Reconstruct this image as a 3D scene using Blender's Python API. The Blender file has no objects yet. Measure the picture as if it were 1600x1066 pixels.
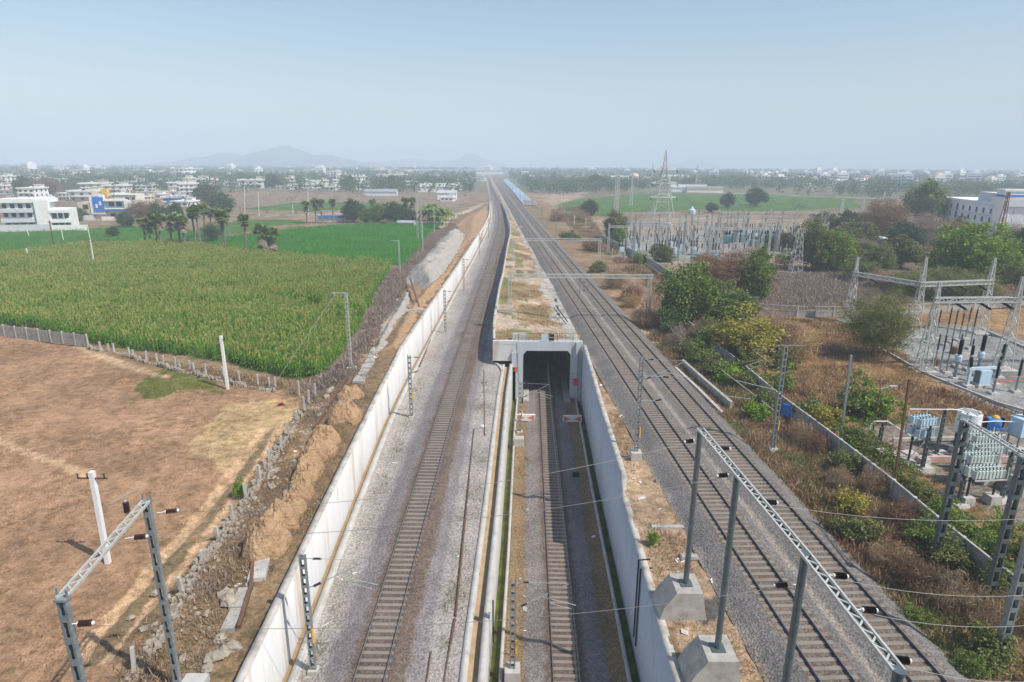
import bpy, math, random
import numpy as np
from mathutils import Vector, Matrix
random.seed(7); RNG = np.random.default_rng(7)
C = bpy.context.scene.collection
SC = bpy.context.scene
# ---------------------------------------------------------------- camera
FPX, CXP, CYP, CAMH = 978.0, 800.0, 533.0, 25.0
PITCH = math.atan(277/978.0); ROLL = math.radians(.317)
Fv = Vector((0, math.cos(PITCH), -math.sin(PITCH)))
r0 = Vector((1, 0, 0)); u0 = Vector((0, math.sin(PITCH), math.cos(PITCH)))
Rv = r0*math.cos(ROLL) + u0*math.sin(ROLL)
Uv = u0*math.cos(ROLL) - r0*math.sin(ROLL)
cam_d = bpy.data.cameras.new('camera'); cam = bpy.data.objects.new('camera', cam_d); C.objects.link(cam)
M3 = Matrix((Rv, Uv, -Fv)).transposed()
cam.matrix_world = Matrix.Translation((0, 0, CAMH)) @ M3.to_4x4()
cam_d.sensor_width = 36; cam_d.lens = FPX/1600*36
cam_d.clip_start = .5; cam_d.clip_end = 40000
SC.camera = cam
# ---------------------------------------------------------------- light
SUN_EL, SUN_DX, SUN_DY = math.radians(53), .87, -.493
sd = Vector((math.cos(SUN_EL)*SUN_DX, math.cos(SUN_EL)*SUN_DY, math.sin(SUN_EL)))
w = bpy.data.worlds.new('World'); SC.world = w; w.use_nodes = True
nt = w.node_tree; bg = nt.nodes['Background']
sky = nt.nodes.new('ShaderNodeTexSky'); sky.sky_type = 'NISHITA'; sky.sun_disc = False
sky.sun_elevation = SUN_EL; sky.sun_rotation = math.atan2(SUN_DX, SUN_DY)
sky.air_density = 1.4; sky.dust_density = 1.5; sky.ozone_density = 3.4; sky.altitude = 400
nt.links.new(sky.outputs[0], bg.inputs[0]); bg.inputs[1].default_value = .092
sun_d = bpy.data.lights.new('sun', 'SUN'); sun_d.energy = 3.6; sun_d.angle = math.radians(.6); sun_d.color = (1, .95, .87)
sun = bpy.data.objects.new('sun', sun_d); C.objects.link(sun)
sun.rotation_euler = sd.to_track_quat('Z', 'Y').to_euler(); sun.location = (60, -60, 90)
SC.view_settings.view_transform = 'Standard'; SC.view_settings.look = 'None'
SC.view_settings.exposure = .58; SC.view_settings.gamma = 1
SC.render.engine = 'CYCLES'
SC.cycles.max_bounces = 5; SC.cycles.diffuse_bounces = 2; SC.cycles.glossy_bounces = 2
SC.cycles.transmission_bounces = 2; SC.cycles.volume_bounces = 2; SC.cycles.transparent_max_bounces = 6
SC.cycles.use_denoising = True

# ---------------------------------------------------------------- pixel -> place
def ray(x, y): return Fv*FPX + Rv*(x-CXP) - Uv*(y-CYP)
def at(x, y, z=-1.0):
    d = ray(x, y); t = (z-CAMH)/d.z
    return Vector((d.x*t, d.y*t, z))
def at_y(x, y, Y):
    d = ray(x, y); t = Y/d.y
    return Vector((d.x*t, Y, CAMH+d.z*t))
def proj(v):
    d = Vector(v)-Vector((0, 0, CAMH)); zc = d.dot(Fv)
    return CXP+FPX*d.dot(Rv)/zc, CYP-FPX*d.dot(Uv)/zc
def lerp(x, xs, ys): return float(np.interp(x, xs, ys))
def hnoise(x, y, s=1.0, seed=0):
    """cheap smooth value noise, numpy"""
    x = np.asarray(x)/s+seed*17.3; y = np.asarray(y)/s-seed*9.1
    xi = np.floor(x).astype(np.int64); yi = np.floor(y).astype(np.int64); fx = x-xi; fy = y-yi
    fx = fx*fx*(3-2*fx); fy = fy*fy*(3-2*fy)
    def hsh(a, b):
        n = (a*374761393+b*668265263+seed*974711) & 0x7fffffff
        n = ((n ^ (n >> 13))*1274126177) & 0x7fffffff
        return ((n ^ (n >> 16)) & 0xffff)/65535.0
    return (hsh(xi, yi)*(1-fx)+hsh(xi+1, yi)*fx)*(1-fy)+(hsh(xi, yi+1)*(1-fx)+hsh(xi+1, yi+1)*fx)*fy

# ---------------------------------------------------------------- object helpers
def tag(o, label=None, cat=None, group=None, kind=None):
    if label: o['label'] = label
    if cat: o['category'] = cat
    if group: o['group'] = group
    if kind: o['kind'] = kind
    return o
def empty(name, loc=(0, 0, 0), rz=0, label=None, cat=None, group=None):
    o = bpy.data.objects.new(name, None); C.objects.link(o)
    o.location = loc; o.rotation_euler = (0, 0, rz); o.empty_display_size = .3
    return tag(o, label, cat, group)
def link_mesh(name, me, parent=None, loc=None):
    o = bpy.data.objects.new(name, me); C.objects.link(o)
    if parent: o.parent = parent
    if loc is not None: o.location = loc
    return o
KIDS = {}
def kids(o): return [c for c in C.objects if c.parent == o]
def copy_thing(root, loc=None, rz=None, scale=None, label=None, group=None, cache={}):
    if root.name not in cache:
        ch = [c for c in bpy.data.objects if c.parent == root]
        cache[root.name] = [(c, [g for g in bpy.data.objects if g.parent == c]) for c in ch]
    r = root.copy(); C.objects.link(r)
    if loc is not None: r.location = loc
    if rz is not None: r.rotation_euler = (0, 0, rz)
    if scale is not None: r.scale = scale if hasattr(scale, '__len__') else (scale,)*3
    if label: r['label'] = label
    if group: r['group'] = group
    for c, gs in cache[root.name]:
        d = c.copy(); C.objects.link(d); d.parent = r
        for g in gs:
            e = g.copy(); C.objects.link(e); e.parent = d
    return r
ORD = ('first second third fourth fifth sixth seventh eighth ninth tenth eleventh twelfth thirteenth fourteenth fifteenth sixteenth '
       'seventeenth eighteenth nineteenth twentieth twenty-first twenty-second twenty-third twenty-fourth twenty-fifth twenty-sixth twenty-seventh twenty-eighth twenty-ninth thirtieth').split()

class MB:
    """collects boxes, bars, tubes and prisms; build() links them as ONE mesh object"""
    def __init__(s): s.v = []; s.f = []; s.m = []
    def poly(s, pts, faces, mi=0):
        b = len(s.v); s.v += [tuple(p) for p in pts]
        for f in faces: s.f.append([b+i for i in f]); s.m.append(mi)
        return s
    def box(s, c, d, rz=0, mi=0, taper=1.0):
        cx, cy, cz = c; dx, dy, dz = d[0]/2, d[1]/2, d[2]/2; ca, sa = math.cos(rz), math.sin(rz)
        P = []
        for sz in (-1, 1):
            k = taper if sz > 0 else 1
            for sx, sy in ((-1, -1), (1, -1), (1, 1), (-1, 1)):
                x, y = sx*dx*k, sy*dy*k
                P.append((cx+x*ca-y*sa, cy+x*sa+y*ca, cz+sz*dz))
        return s.poly(P, [(3, 2, 1, 0), (4, 5, 6, 7), (0, 1, 5, 4), (1, 2, 6, 5), (2, 3, 7, 6), (3, 0, 4, 7)], mi)
    def bar(s, a, b, w, h=None, mi=0, up=(0, 0, 1)):
        a = Vector(a); b = Vector(b); h = h or w; d = (b-a)
        if d.length < 1e-6: return s
        d.normalize(); up = Vector(up)
        if abs(d.dot(up)) > .98: up = Vector((0, 1, 0))
        x = d.cross(up).normalized(); y = x.cross(d)
        P = []
        for e in (a, b):
            for sx, sy in ((-1, -1), (1, -1), (1, 1), (-1, 1)): P.append(e+x*(sx*w/2)+y*(sy*h/2))
        return s.poly(P, [(3, 2, 1, 0), (4, 5, 6, 7), (0, 1, 5, 4), (1, 2, 6, 5), (2, 3, 7, 6), (3, 0, 4, 7)], mi)
    def tube(s, a, b, ra, rb=None, n=8, mi=0, caps=True):
        a = Vector(a); b = Vector(b); rb = ra if rb is None else rb; d = (b-a)
        if d.length < 1e-6: return s
        d.normalize(); up = Vector((0, 0, 1)) if abs(d.z) < .9 else Vector((0, 1, 0))
        x = d.cross(up).normalized(); y = x.cross(d); P = []
        for e, r in ((a, ra), (b, rb)):
            for k in range(n):
                t = 2*math.pi*k/n; P.append(e+x*(r*math.cos(t))+y*(r*math.sin(t)))
        F = [(k, (k+1) % n, n+(k+1) % n, n+k) for k in range(n)]
        if caps: F += [tuple(range(n-1, -1, -1)), tuple(range(n, 2*n))]
        return s.poly(P, F, mi)
    def lathe(s, c, prof, n=12, mi=0, axis=None):
        """prof: list of (r, z) from bottom to top round the vertical through c, or along axis"""
        c = Vector(c); ax = Vector(axis or (0, 0, 1)).normalized()
        up = Vector((1, 0, 0)) if abs(ax.x) < .9 else Vector((0, 1, 0))
        x = ax.cross(up).normalized(); y = ax.cross(x); P = []
        for r, z in prof:
            for k in range(n):
                t = 2*math.pi*k/n; P.append(c+ax*z+x*(r*math.cos(t))+y*(r*math.sin(t)))
        F = []
        for j in range(len(prof)-1):
            for k in range(n): F.append((j*n+k, j*n+(k+1) % n, (j+1)*n+(k+1) % n, (j+1)*n+k))
        F += [tuple(range(n-1, -1, -1)), tuple(range((len(prof)-1)*n, len(prof)*n))]
        return s.poly(P, F, mi)
    def path(s, pts, r, n=5, mi=0):
        for a, b in zip(pts[:-1], pts[1:]): s.tube(a, b, r, r, n, mi, caps=False)
        return s
    def prism(s, poly, z0, z1, mi=0):
        n = len(poly); P = [(p[0], p[1], z0) for p in poly]+[(p[0], p[1], z1) for p in poly]
        F = [(k, (k+1) % n, n+(k+1) % n, n+k) for k in range(n)]+[tuple(range(n-1, -1, -1)), tuple(range(n, 2*n))]
        return s.poly(P, F, mi)
    def build(s, name, mats, parent=None, loc=None, smooth=False):
        me = bpy.data.meshes.new(name); me.from_pydata(s.v, [], s.f)
        for m in (mats if isinstance(mats, (list, tuple)) else [mats]): me.materials.append(m)
        if any(s.m): me.polygons.foreach_set('material_index', s.m)
        if smooth: me.polygons.foreach_set('use_smooth', [True]*len(s.f))
        me.update()
        return link_mesh(name, me, parent, loc)
def np_mesh(name, V, F, mats, parent=None, mi=None, smooth=False, attrs=None):
    """V (n,3), F (m,3|4) numpy arrays to one mesh object"""
    k = F.shape[1]; me = bpy.data.meshes.new(name)
    me.vertices.add(len(V)); me.vertices.foreach_set('co', V.astype(np.float32).ravel())
    me.loops.add(F.size); me.loops.foreach_set('vertex_index', F.astype(np.int32).ravel())
    me.polygons.add(len(F)); me.polygons.foreach_set('loop_start', np.arange(0, F.size, k, dtype=np.int32))
    me.polygons.foreach_set('loop_total', np.full(len(F), k, dtype=np.int32))
    for m in (mats if isinstance(mats, (list, tuple)) else [mats]): me.materials.append(m)
    if mi is not None: me.polygons.foreach_set('material_index', mi.astype(np.int32))
    if smooth: me.polygons.foreach_set('use_smooth', np.ones(len(F), dtype=bool))
    for an, (kind, dat) in (attrs or {}).items():
        a = me.attributes.new(an, kind, 'POINT')
        a.data.foreach_set('color' if 'COLOR' in kind else 'value', dat.astype(np.float32).ravel())
    me.update(calc_edges=True); me.validate()
    return link_mesh(name, me, parent)

# ---------------------------------------------------------------- materials
def nnode(nt, t, **kw):
    n = nt.nodes.new(t)
    for k, v in kw.items():
        if k in n.inputs: n.inputs[k].default_value = v
        else: setattr(n, k, v)
    return n
def rgba(c): return (c[0], c[1], c[2], 1)
def mat(name, stops, scale=3.0, rough=.85, metal=0.0, detail=5.0, bump=0.0, bscale=None, stretch=None, isl=0.0, spec=.25, vor=None, coord='pos'):
    """principled material whose colour runs through stops [(pos, rgb), ...] over a noise; isl mixes in a per-island random value"""
    m = bpy.data.materials.new(name); m.use_nodes = True; nt = m.node_tree; b = nt.nodes['Principled BSDF']
    b.inputs['Roughness'].default_value = rough; b.inputs['Metallic'].default_value = metal
    b.inputs['Specular IOR Level'].default_value = spec
    if not isinstance(stops[0], (list, tuple)): stops = [(0, stops)]
    if len(stops) == 1 and not bump:
        b.inputs['Base Color'].default_value = rgba(stops[0][1]); return m
    if coord == 'pos': src = nnode(nt, 'ShaderNodeNewGeometry').outputs['Position']
    else: src = nnode(nt, 'ShaderNodeTexCoord').outputs['Object']
    if stretch:
        mp = nnode(nt, 'ShaderNodeMapping'); mp.inputs['Scale'].default_value = stretch
        nt.links.new(src, mp.inputs[0]); src = mp.outputs[0]
    n = nnode(nt, 'ShaderNodeTexNoise', Scale=scale, Detail=detail, Roughness=.62); nt.links.new(src, n.inputs['Vector'])
    fac = n.outputs[0]
    if isl:
        g = nnode(nt, 'ShaderNodeNewGeometry'); mx = nnode(nt, 'ShaderNodeMix', data_type='FLOAT')
        mx.inputs[0].default_value = isl; nt.links.new(fac, mx.inputs[2]); nt.links.new(g.outputs['Random Per Island'], mx.inputs[3]); fac = mx.outputs[0]
    rp = nnode(nt, 'ShaderNodeValToRGB'); cr = rp.color_ramp
    while len(cr.elements) < len(stops): cr.elements.new(.5)
    if len(stops) == 1: stops = [stops[0], (1, stops[0][1])]; 
    for e, (p_, c) in zip(cr.elements, stops): e.position = p_; e.color = rgba(c)
    nt.links.new(fac, rp.inputs[0]); nt.links.new(rp.outputs[0], b.inputs['Base Color'])
    if bump:
        n2 = nnode(nt, 'ShaderNodeTexNoise', Scale=bscale or scale*4, Detail=4.0); nt.links.new(src, n2.inputs['Vector'])
        bp = nnode(nt, 'ShaderNodeBump', Strength=1.0, Distance=bump); nt.links.new(n2.outputs[0], bp.inputs['Height']); nt.links.new(bp.outputs[0], b.inputs['Normal'])
    return m
def leaf_mat(name, stops, trans=.25, scale=.35):
    """foliage: colour by clump noise plus a random value per leaf, some light let through"""
    m = mat(name, stops, scale=scale, rough=.7, isl=.5, detail=2.0, spec=.15); nt = m.node_tree; b = nt.nodes['Principled BSDF']
    if trans:
        t = nnode(nt, 'ShaderNodeBsdfTranslucent'); mx = nnode(nt, 'ShaderNodeMixShader'); mx.inputs[0].default_value = trans
        col = b.inputs['Base Color'].links[0].from_socket; nt.links.new(col, t.inputs['Color'])
        nt.links.new(b.outputs[0], mx.inputs[1]); nt.links.new(t.outputs[0], mx.inputs[2])
        nt.links.new(mx.outputs[0], nt.nodes['Material Output'].inputs['Surface'])
    return m
MT = {}
MT['galv'] = mat('galvanised_steel', [(.3, (.20, .23, .23)), (.7, (.33, .36, .36))], 4, rough=.5, metal=.35)
MT['galv_light'] = mat('pale_galvanised_steel', [(.3, (.42, .42, .39)), (.7, (.58, .58, .54))], 5, rough=.55, metal=.2)
MT['tube'] = mat('painted_tube_steel', [(.3, (.095, .125, .13)), (.7, (.16, .19, .195))], 3, rough=.4, metal=.4)
MT['black'] = mat('black_rubber', (.015, .015, .017), rough=.5)
MT['insul'] = mat('brown_porcelain', (.045, .022, .018), rough=.25, spec=.5)
MT['porc'] = mat('dark_green_porcelain', (.018, .025, .026), rough=.25, spec=.5)
MT['white'] = mat('white_paint', [(.3, (.70, .70, .68)), (.7, (.80, .80, .78))], 3)
MT['red'] = mat('red_paint', [(.3, (.55, .06, .05)), (.7, (.68, .10, .08))], 8)
MT['yellow'] = mat('yellow_paint', (.75, .45, .05), rough=.5)
MT['blue'] = mat('blue_paint', (.05, .22, .60), rough=.45)
MT['paleblue'] = mat('pale_blue_grey_enamel', [(.3, (.42, .56, .66)), (.7, (.50, .64, .73))], 3, rough=.45)
MT['conc'] = mat('concrete', [(.28, (.22, .205, .18)), (.45, (.34, .32, .285)), (.6, (.40, .375, .335)), (.75, (.47, .44, .395))], 1.4, bump=.01, bscale=20)
MT['conc_pale'] = mat('pale_concrete', [(.25, (.33, .31, .28)), (.5, (.44, .42, .385)), (.75, (.53, .51, .47))], 1.2, bump=.008, bscale=20)
MT['rust'] = mat('rusty_steel', [(.3, (.11, .055, .035)), (.7, (.20, .10, .06))], 5, rough=.8)
MT['wire'] = mat('wire_metal', (.16, .15, .14), rough=.5, metal=.3)
MT['wire_pale'] = mat('pale_wire_metal', (.34, .34, .33), rough=.5)
# ================================================================ long lines of the railway, X as a function of Y
def line(pts, smooth=0):
    ys = np.array([p[0] for p in pts], float); xs = np.array([p[1] for p in pts], float)
    if smooth:
        yy = np.arange(ys[0], ys[-1]+1, 1.0); xx = np.interp(yy, ys, xs)
        k = np.ones(smooth)/smooth; pad = np.pad(xx, smooth//2, mode='reflect', reflect_type='odd')
        xx = np.convolve(pad, k, 'same')[smooth//2:smooth//2+len(yy)]; ys, xs = yy, xx
    def fn(Y):
        Y = np.asarray(Y, float); r = np.interp(Y, ys, xs)
        s = (xs[-1]-xs[-2])/(ys[-1]-ys[-2]) if len(ys) > 1 else 0
        return np.where(Y > ys[-1], xs[-1]+(Y-ys[-1])*s, r)
    return fn
PY = 86.0                                     # the tunnel mouth
XL = line([(5, -8.15), (29, -8.14), (36, -8.1), (64, -7.62), (93, -7.13), (109, -6.8), (164, -6.0), (200, -5.5), (250, -5.2), (284, -5.4), (340, -6.5), (413, -9.4), (608, -18.6), (765, -26.3), (1500, -60)], 25)
ZL = line([(5, -3.7), (33, -3.6), (64, -2.5), (100, -2.05), (185, -1.75), (285, -1.0), (415, -.4), (610, -.1), (800, 0), (1500, 0)], 21)
XM = line([(5, 3.05), (145, 6.35)])
XR1 = line([(5, 17.45), (1500, -49.5)]); XR2 = line([(5, 22.1), (1500, -44.7)])
LWF = line([(5, -12.7), (29, -13.44), (43, -13.95), (66, -14.5), (81, -14.4), (118, -13.65), (150, -13.0), (190, -12.2), (250, -11.1), (300, -11.1), (350, -12.4), (420, -15.4), (460, -16.6), (1500, -63.5)], 9)
LWT = line([(5, -.1), (29, .1), (43, .3), (58, .65), (66, .85), (75, 1.3), (79, 1.75), (125, 1.55), (170, 1.5), (215, 1.6), (300, 1.4), (420, .9), (421, .9)])
TLF = line([(5, -1.9), (34, -1.41), (49, -.94), (75, -.35), (86, .1)])
RWF = line([(5, 8.3), (34, 8.74), (45, 9.02), (63, 9.44), (72, 9.74), (86, 10.15)])
ISL = line([(86, -2.75), (96, -3.05), (125, -2.75), (140, -2.3), (168, -1.95), (190, -1.7), (224, -1.0), (258, -1.1), (280, -1.9), (345, -4.0), (405, -6.7), (430, -8.0), (610, -15.1), (1500, -56.5)], 7)
IST = line([(86, .6), (100, 1.0), (230, 1.0), (345, 1.0), (405, .6), (430, -.2), (1500, -.4)])
def smooth01(t): t = np.clip(t, 0, 1); return t*t*(3-2*t)
GZ = -1.0; RUTS = []
def ground_z(X, Y):
    """height of the open ground, outside the cuttings"""
    X = np.asarray(X, float); Y = np.asarray(Y, float)
    n = (hnoise(X, Y, 9, 1)-.5)*.35+(hnoise(X, Y, 2.3, 2)-.5)*.14
    z = GZ+n*np.clip(np.minimum(Y, 400)/60, .6, 1.6)+((hnoise(X, Y, .9, 8)-.5)*.13+(hnoise(X, Y, .45, 9)-.5)*.07)*(Y < 110)
    if X.size > 500 and RUTS:
        for P, wd in RUTS: z = z-np.where((Y < 80) & (X < -14), .16*np.exp(-(seg_dist(X, Y, P)/wd)**2), 0)
    lw = LWF(Y)-.45; d = lw-X
    top = np.where(Y < 430, LWT(np.minimum(Y, 420))-.75, -1.0)
    z = np.where(d > -1, z+(np.maximum(top-GZ, 0))*(1-smooth01(d/11.0)), z)
    isl = (Y >= PY-1) & (X > ISL(Y)-2) & (X < XR1(Y)+1)
    t = smooth01((X-ISL(Y))/np.maximum(XR1(Y)-3.2-ISL(Y), 1))
    z = np.where(isl, IST(Y)-.35-(IST(Y)-.35+.75)*t+n*.6, z)
    return z
def gz(x, y): return float(ground_z(x, y))
def G(px, py, it=6):
    z = GZ
    for _ in range(it):
        p = at(px, py, z); z = gz(p.x, p.y)
    p = at(px, py, z); return p
def inpoly(X, Y, P):
    r = np.zeros(X.shape, bool); n = len(P)
    for i in range(n):
        x1, y1 = P[i][0], P[i][1]; x2, y2 = P[(i+1) % n][0], P[(i+1) % n][1]
        if y1 == y2: continue
        c = ((y1 > Y) != (y2 > Y)) & (X < (x2-x1)*(Y-y1)/(y2-y1)+x1); r ^= c
    return r
def pxpoly(pts, z=GZ): return [tuple(at(x, y, z))[:2] for x, y in pts]
def seg_dist(X, Y, P):
    d = np.full(X.shape, 1e9)
    for (x1, y1), (x2, y2) in zip(P[:-1], P[1:]):
        dx, dy = x2-x1, y2-y1; t = np.clip(((X-x1)*dx+(Y-y1)*dy)/(dx*dx+dy*dy), 0, 1)
        d = np.minimum(d, np.hypot(X-x1-t*dx, Y-y1-t*dy))
    return d
CORN = pxpoly([(-260, 470), (-40, 408), (60, 398), (150, 389), (250, 386), (320, 389), (400, 401), (500, 410), (560, 415), (612, 421), (590, 455), (560, 510), (530, 562), (500, 588), (455, 592), (400, 580), (330, 563), (262, 556), (190, 545), (120, 530), (60, 516), (-40, 500), (-260, 480)])
LUSH = [pxpoly(p) for p in (
    [(395, 399), (330, 389), (330, 374), (470, 357), (560, 350), (690, 352), (672, 366), (655, 392), (634, 417), (560, 413), (500, 408)],
    [(-400, 372), (0, 364), (90, 361), (205, 353), (300, 360), (330, 374), (325, 388), (250, 385), (150, 388), (60, 397), (-400, 440)],
    [(385, 343), (470, 343), (480, 350), (430, 353), (330, 372), (305, 360)],
    [(380, 327), (470, 316), (640, 318), (640, 327), (480, 330)],
    [(868, 320), (900, 312), (1000, 303), (1160, 303), (1330, 309), (1345, 325), (1180, 330), (1090, 328), (1000, 333), (930, 338), (885, 335)])]
FIELD = pxpoly([(-200, 520), (0, 512), (140, 547), (250, 580), (420, 612), (482, 625), (470, 655), (392, 770), (300, 905), (205, 1035), (130, 1140), (-200, 1140)])
STRAW = pxpoly([(270, 665), (330, 628), (455, 618), (465, 650), (420, 730), (330, 752), (290, 720)])
TURF = pxpoly([(238, 588), (262, 578), (352, 598), (340, 616), (262, 618), (190, 632)])
ZONES = [  # polygon, colour, edge raggedness in metres
    (pxpoly([(-400, 350), (-400, 300), (200, 300), (770, 300), (770, 330), (600, 350), (200, 352)]), (.25, .185, .13), 8),
    (pxpoly([(330, 350), (545, 332), (545, 350), (430, 356), (380, 362)]), (.29, .20, .14), 4),
    (FIELD, (.365, .22, .128), 1.0), (STRAW, (.48, .33, .175), 3.5), (TURF, (.15, .155, .04), 2.0),
    (pxpoly([(612, 421), (634, 417), (672, 370), (720, 350), (725, 372), (690, 420), (640, 470), (600, 540), (560, 585), (500, 630), (560, 510)]), (.22, .165, .125), 2.5),
    (pxpoly([(640, 450), (690, 400), (740, 340), (766, 322), (768, 345), (730, 390), (690, 440), (600, 570), (575, 580)]), (.40, .255, .16), 2.0),
    (pxpoly([(1640, 1066), (1180, 700), (990, 500), (905, 400), (850, 330), (810, 300), (900, 305), (950, 360), (1010, 430), (1060, 520), (1130, 600), (1260, 720), (1800, 1066)]), (.27, .18, .11), 2.5),
    (pxpoly([(960, 440), (1000, 450), (1030, 520), (1010, 500), (960, 430)]), (.50, .34, .22), 1.6),
    (pxpoly([(985, 510), (1035, 505), (1070, 560), (1120, 620), (1090, 610)]), (.46, .32, .21), 1.8),
    (pxpoly([(1180, 700), (1215, 705), (1330, 800), (1500, 950), (1640, 1066), (1560, 1066), (1420, 940), (1250, 760)]), (.36, .235, .14), 1.6),
    (pxpoly([(1080, 600), (1240, 500), (1420, 470), (1700, 480), (1800, 600), (1800, 1066), (1640, 1066)]), (.30, .185, .095), 3),
    (pxpoly([(1130, 470), (1200, 428), (1335, 420), (1420, 440), (1420, 475), (1240, 482)]), (.19, .13, .105), 4),
    (pxpoly([(1060, 400), (1300, 385), (1330, 420), (1170, 425), (1050, 425)]), (.28, .195, .14), 4),
    (pxpoly([(1395, 545), (1418, 523), (1470, 512), (1530, 510), (1700, 560), (1700, 660), (1610, 655), (1520, 622), (1440, 580)]), (.27, .26, .25), .5),
    (pxpoly([(1352, 668), (1420, 655), (1700, 668), (1700, 850), (1560, 815), (1480, 760), (1400, 705)]), (.25, .205, .165), 1.2),
    (pxpoly([(938, 372), (1000, 362), (1180, 362), (1290, 372), (1290, 388), (1230, 402), (1120, 412), (1000, 412), (950, 398)]), (.32, .30, .28), 2),
    (pxpoly([(925, 345), (1080, 340), (1290, 345), (1330, 372), (1180, 362), (940, 368)]), (.33, .25, .18), 5),
    (pxpoly([(840, 305), (920, 300), (900, 312), (866, 322)]), (.36, .27, .19), 4),
    (pxpoly([(1335, 385), (1480, 395), (1720, 400), (1720, 478), (1440, 482), (1345, 440)]), (.185, .14, .09), 4),
    (pxpoly([(1490, 383), (1600, 380), (1700, 400), (1560, 405)]), (.45, .37, .28), 2),
    ([(9.0, 10), (14.2, 10), (13.6, 50), (12.4, 84), (10.6, 84), (9.4, 50)], (.40, .275, .18), .7),
    (pxpoly([(1088, 945), (1118, 935), (1130, 965), (1105, 985), (1085, 970)]), (.10, .09, .085), .5),
]
PATHS = [  # centre line (pixels), half width m, colour
    ([(-20, 683), (60, 715), (140, 742)], .4, (.56, .37, .22)),
    ([(118, 540), (200, 575), (262, 592)], .55, (.52, .36, .22)),
    ([(440, 675), (400, 740), (330, 830), (250, 925), (165, 1030)], .65, (.60, .39, .235)),
    ([(410, 670), (360, 745), (285, 840), (205, 935), (120, 1040)], .6, (.60, .39, .23)),
    ([(425, 672), (380, 742), (308, 835), (228, 930), (145, 1035)], .45, (.235, .17, .095)), ([(455, 690), (420, 745), (355, 830), (280, 920), (190, 1030)], .5, (.25, .175, .10)),
    ([(762, 317), (735, 328), (705, 340), (692, 350), (705, 360), (724, 368), (722, 380), (705, 395)], 2.2, (.52, .39, .26)),
    ([(420, 338), (640, 330)], 1.6, (.50, .42, .33)), ([(1000, 296), (1160, 303), (1330, 309), (1420, 312)], 3.0, (.52, .45, .37)),
]
PATHS = [([tuple(at(x, y))[:2] for x, y in p], wd, c) for p, wd, c in PATHS]
RUTS += [(P, w_*.8) for P, w_, c in PATHS[2:4]]
def ground_colour(X, Y):
    n1 = hnoise(X, Y, 14, 3); n2 = hnoise(X, Y, 3.2, 4); n3 = hnoise(X, Y, 60, 5)
    col = np.empty(X.shape+(3,)); base = np.array([.25, .17, .10])
    far = np.clip((Y-250)/400, 0, 1)[..., None]
    col[:] = base*(1-far)+np.array([.17, .155, .10])*far
    g = (np.clip((n3-.5)*5, 0, 1)*np.clip((Y-350)/200, 0, 1))[..., None]
    col = col*(1-g)+np.array([.10, .15, .05])*g
    wx = (n2-.5)*2; wy = (hnoise(X, Y, 3.1, 6)-.5)*2; bx = (n1-.5)*2; by = (hnoise(X, Y, 13, 7)-.5)*2
    for P, c, rg in ZONES:
        a = np.array(P); m = (X > a[:, 0].min()-9) & (X < a[:, 0].max()+9) & (Y > a[:, 1].min()-9) & (Y < a[:, 1].max()+9)
        if not m.any(): continue
        ins = inpoly(X[m]+wx[m]*rg*.6+bx[m]*rg, Y[m]+wy[m]*rg*.6+by[m]*rg, P); i = np.where(m); col[i[0][ins], i[1][ins]] = c
    for P in LUSH+[CORN]:
        ins = inpoly(X+wx*.8, Y+wy*.8, P); col[ins] = (.075, .15, .03) if P is not CORN else (.09, .12, .035)
    for P, wd, c in PATHS:
        m = (seg_dist(X, Y, P)+wx*wd*.5 < wd) & (hnoise(X, Y, 1.7, 11) > .12); col[m] = c
    return col
def grid_faces(nr, nc):
    i = np.arange(nr-1)[:, None]*nc+np.arange(nc-1)[None, :]
    return np.stack([i, i+1, i+1+nc, i+nc], -1).reshape(-1, 4)
def rows(y0, y1, k=.0105, mn=.28):
    r = [y0]
    while r[-1] < y1: r.append(r[-1]+max(mn, r[-1]*k))
    r[-1] = y1; return np.array(r)
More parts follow.
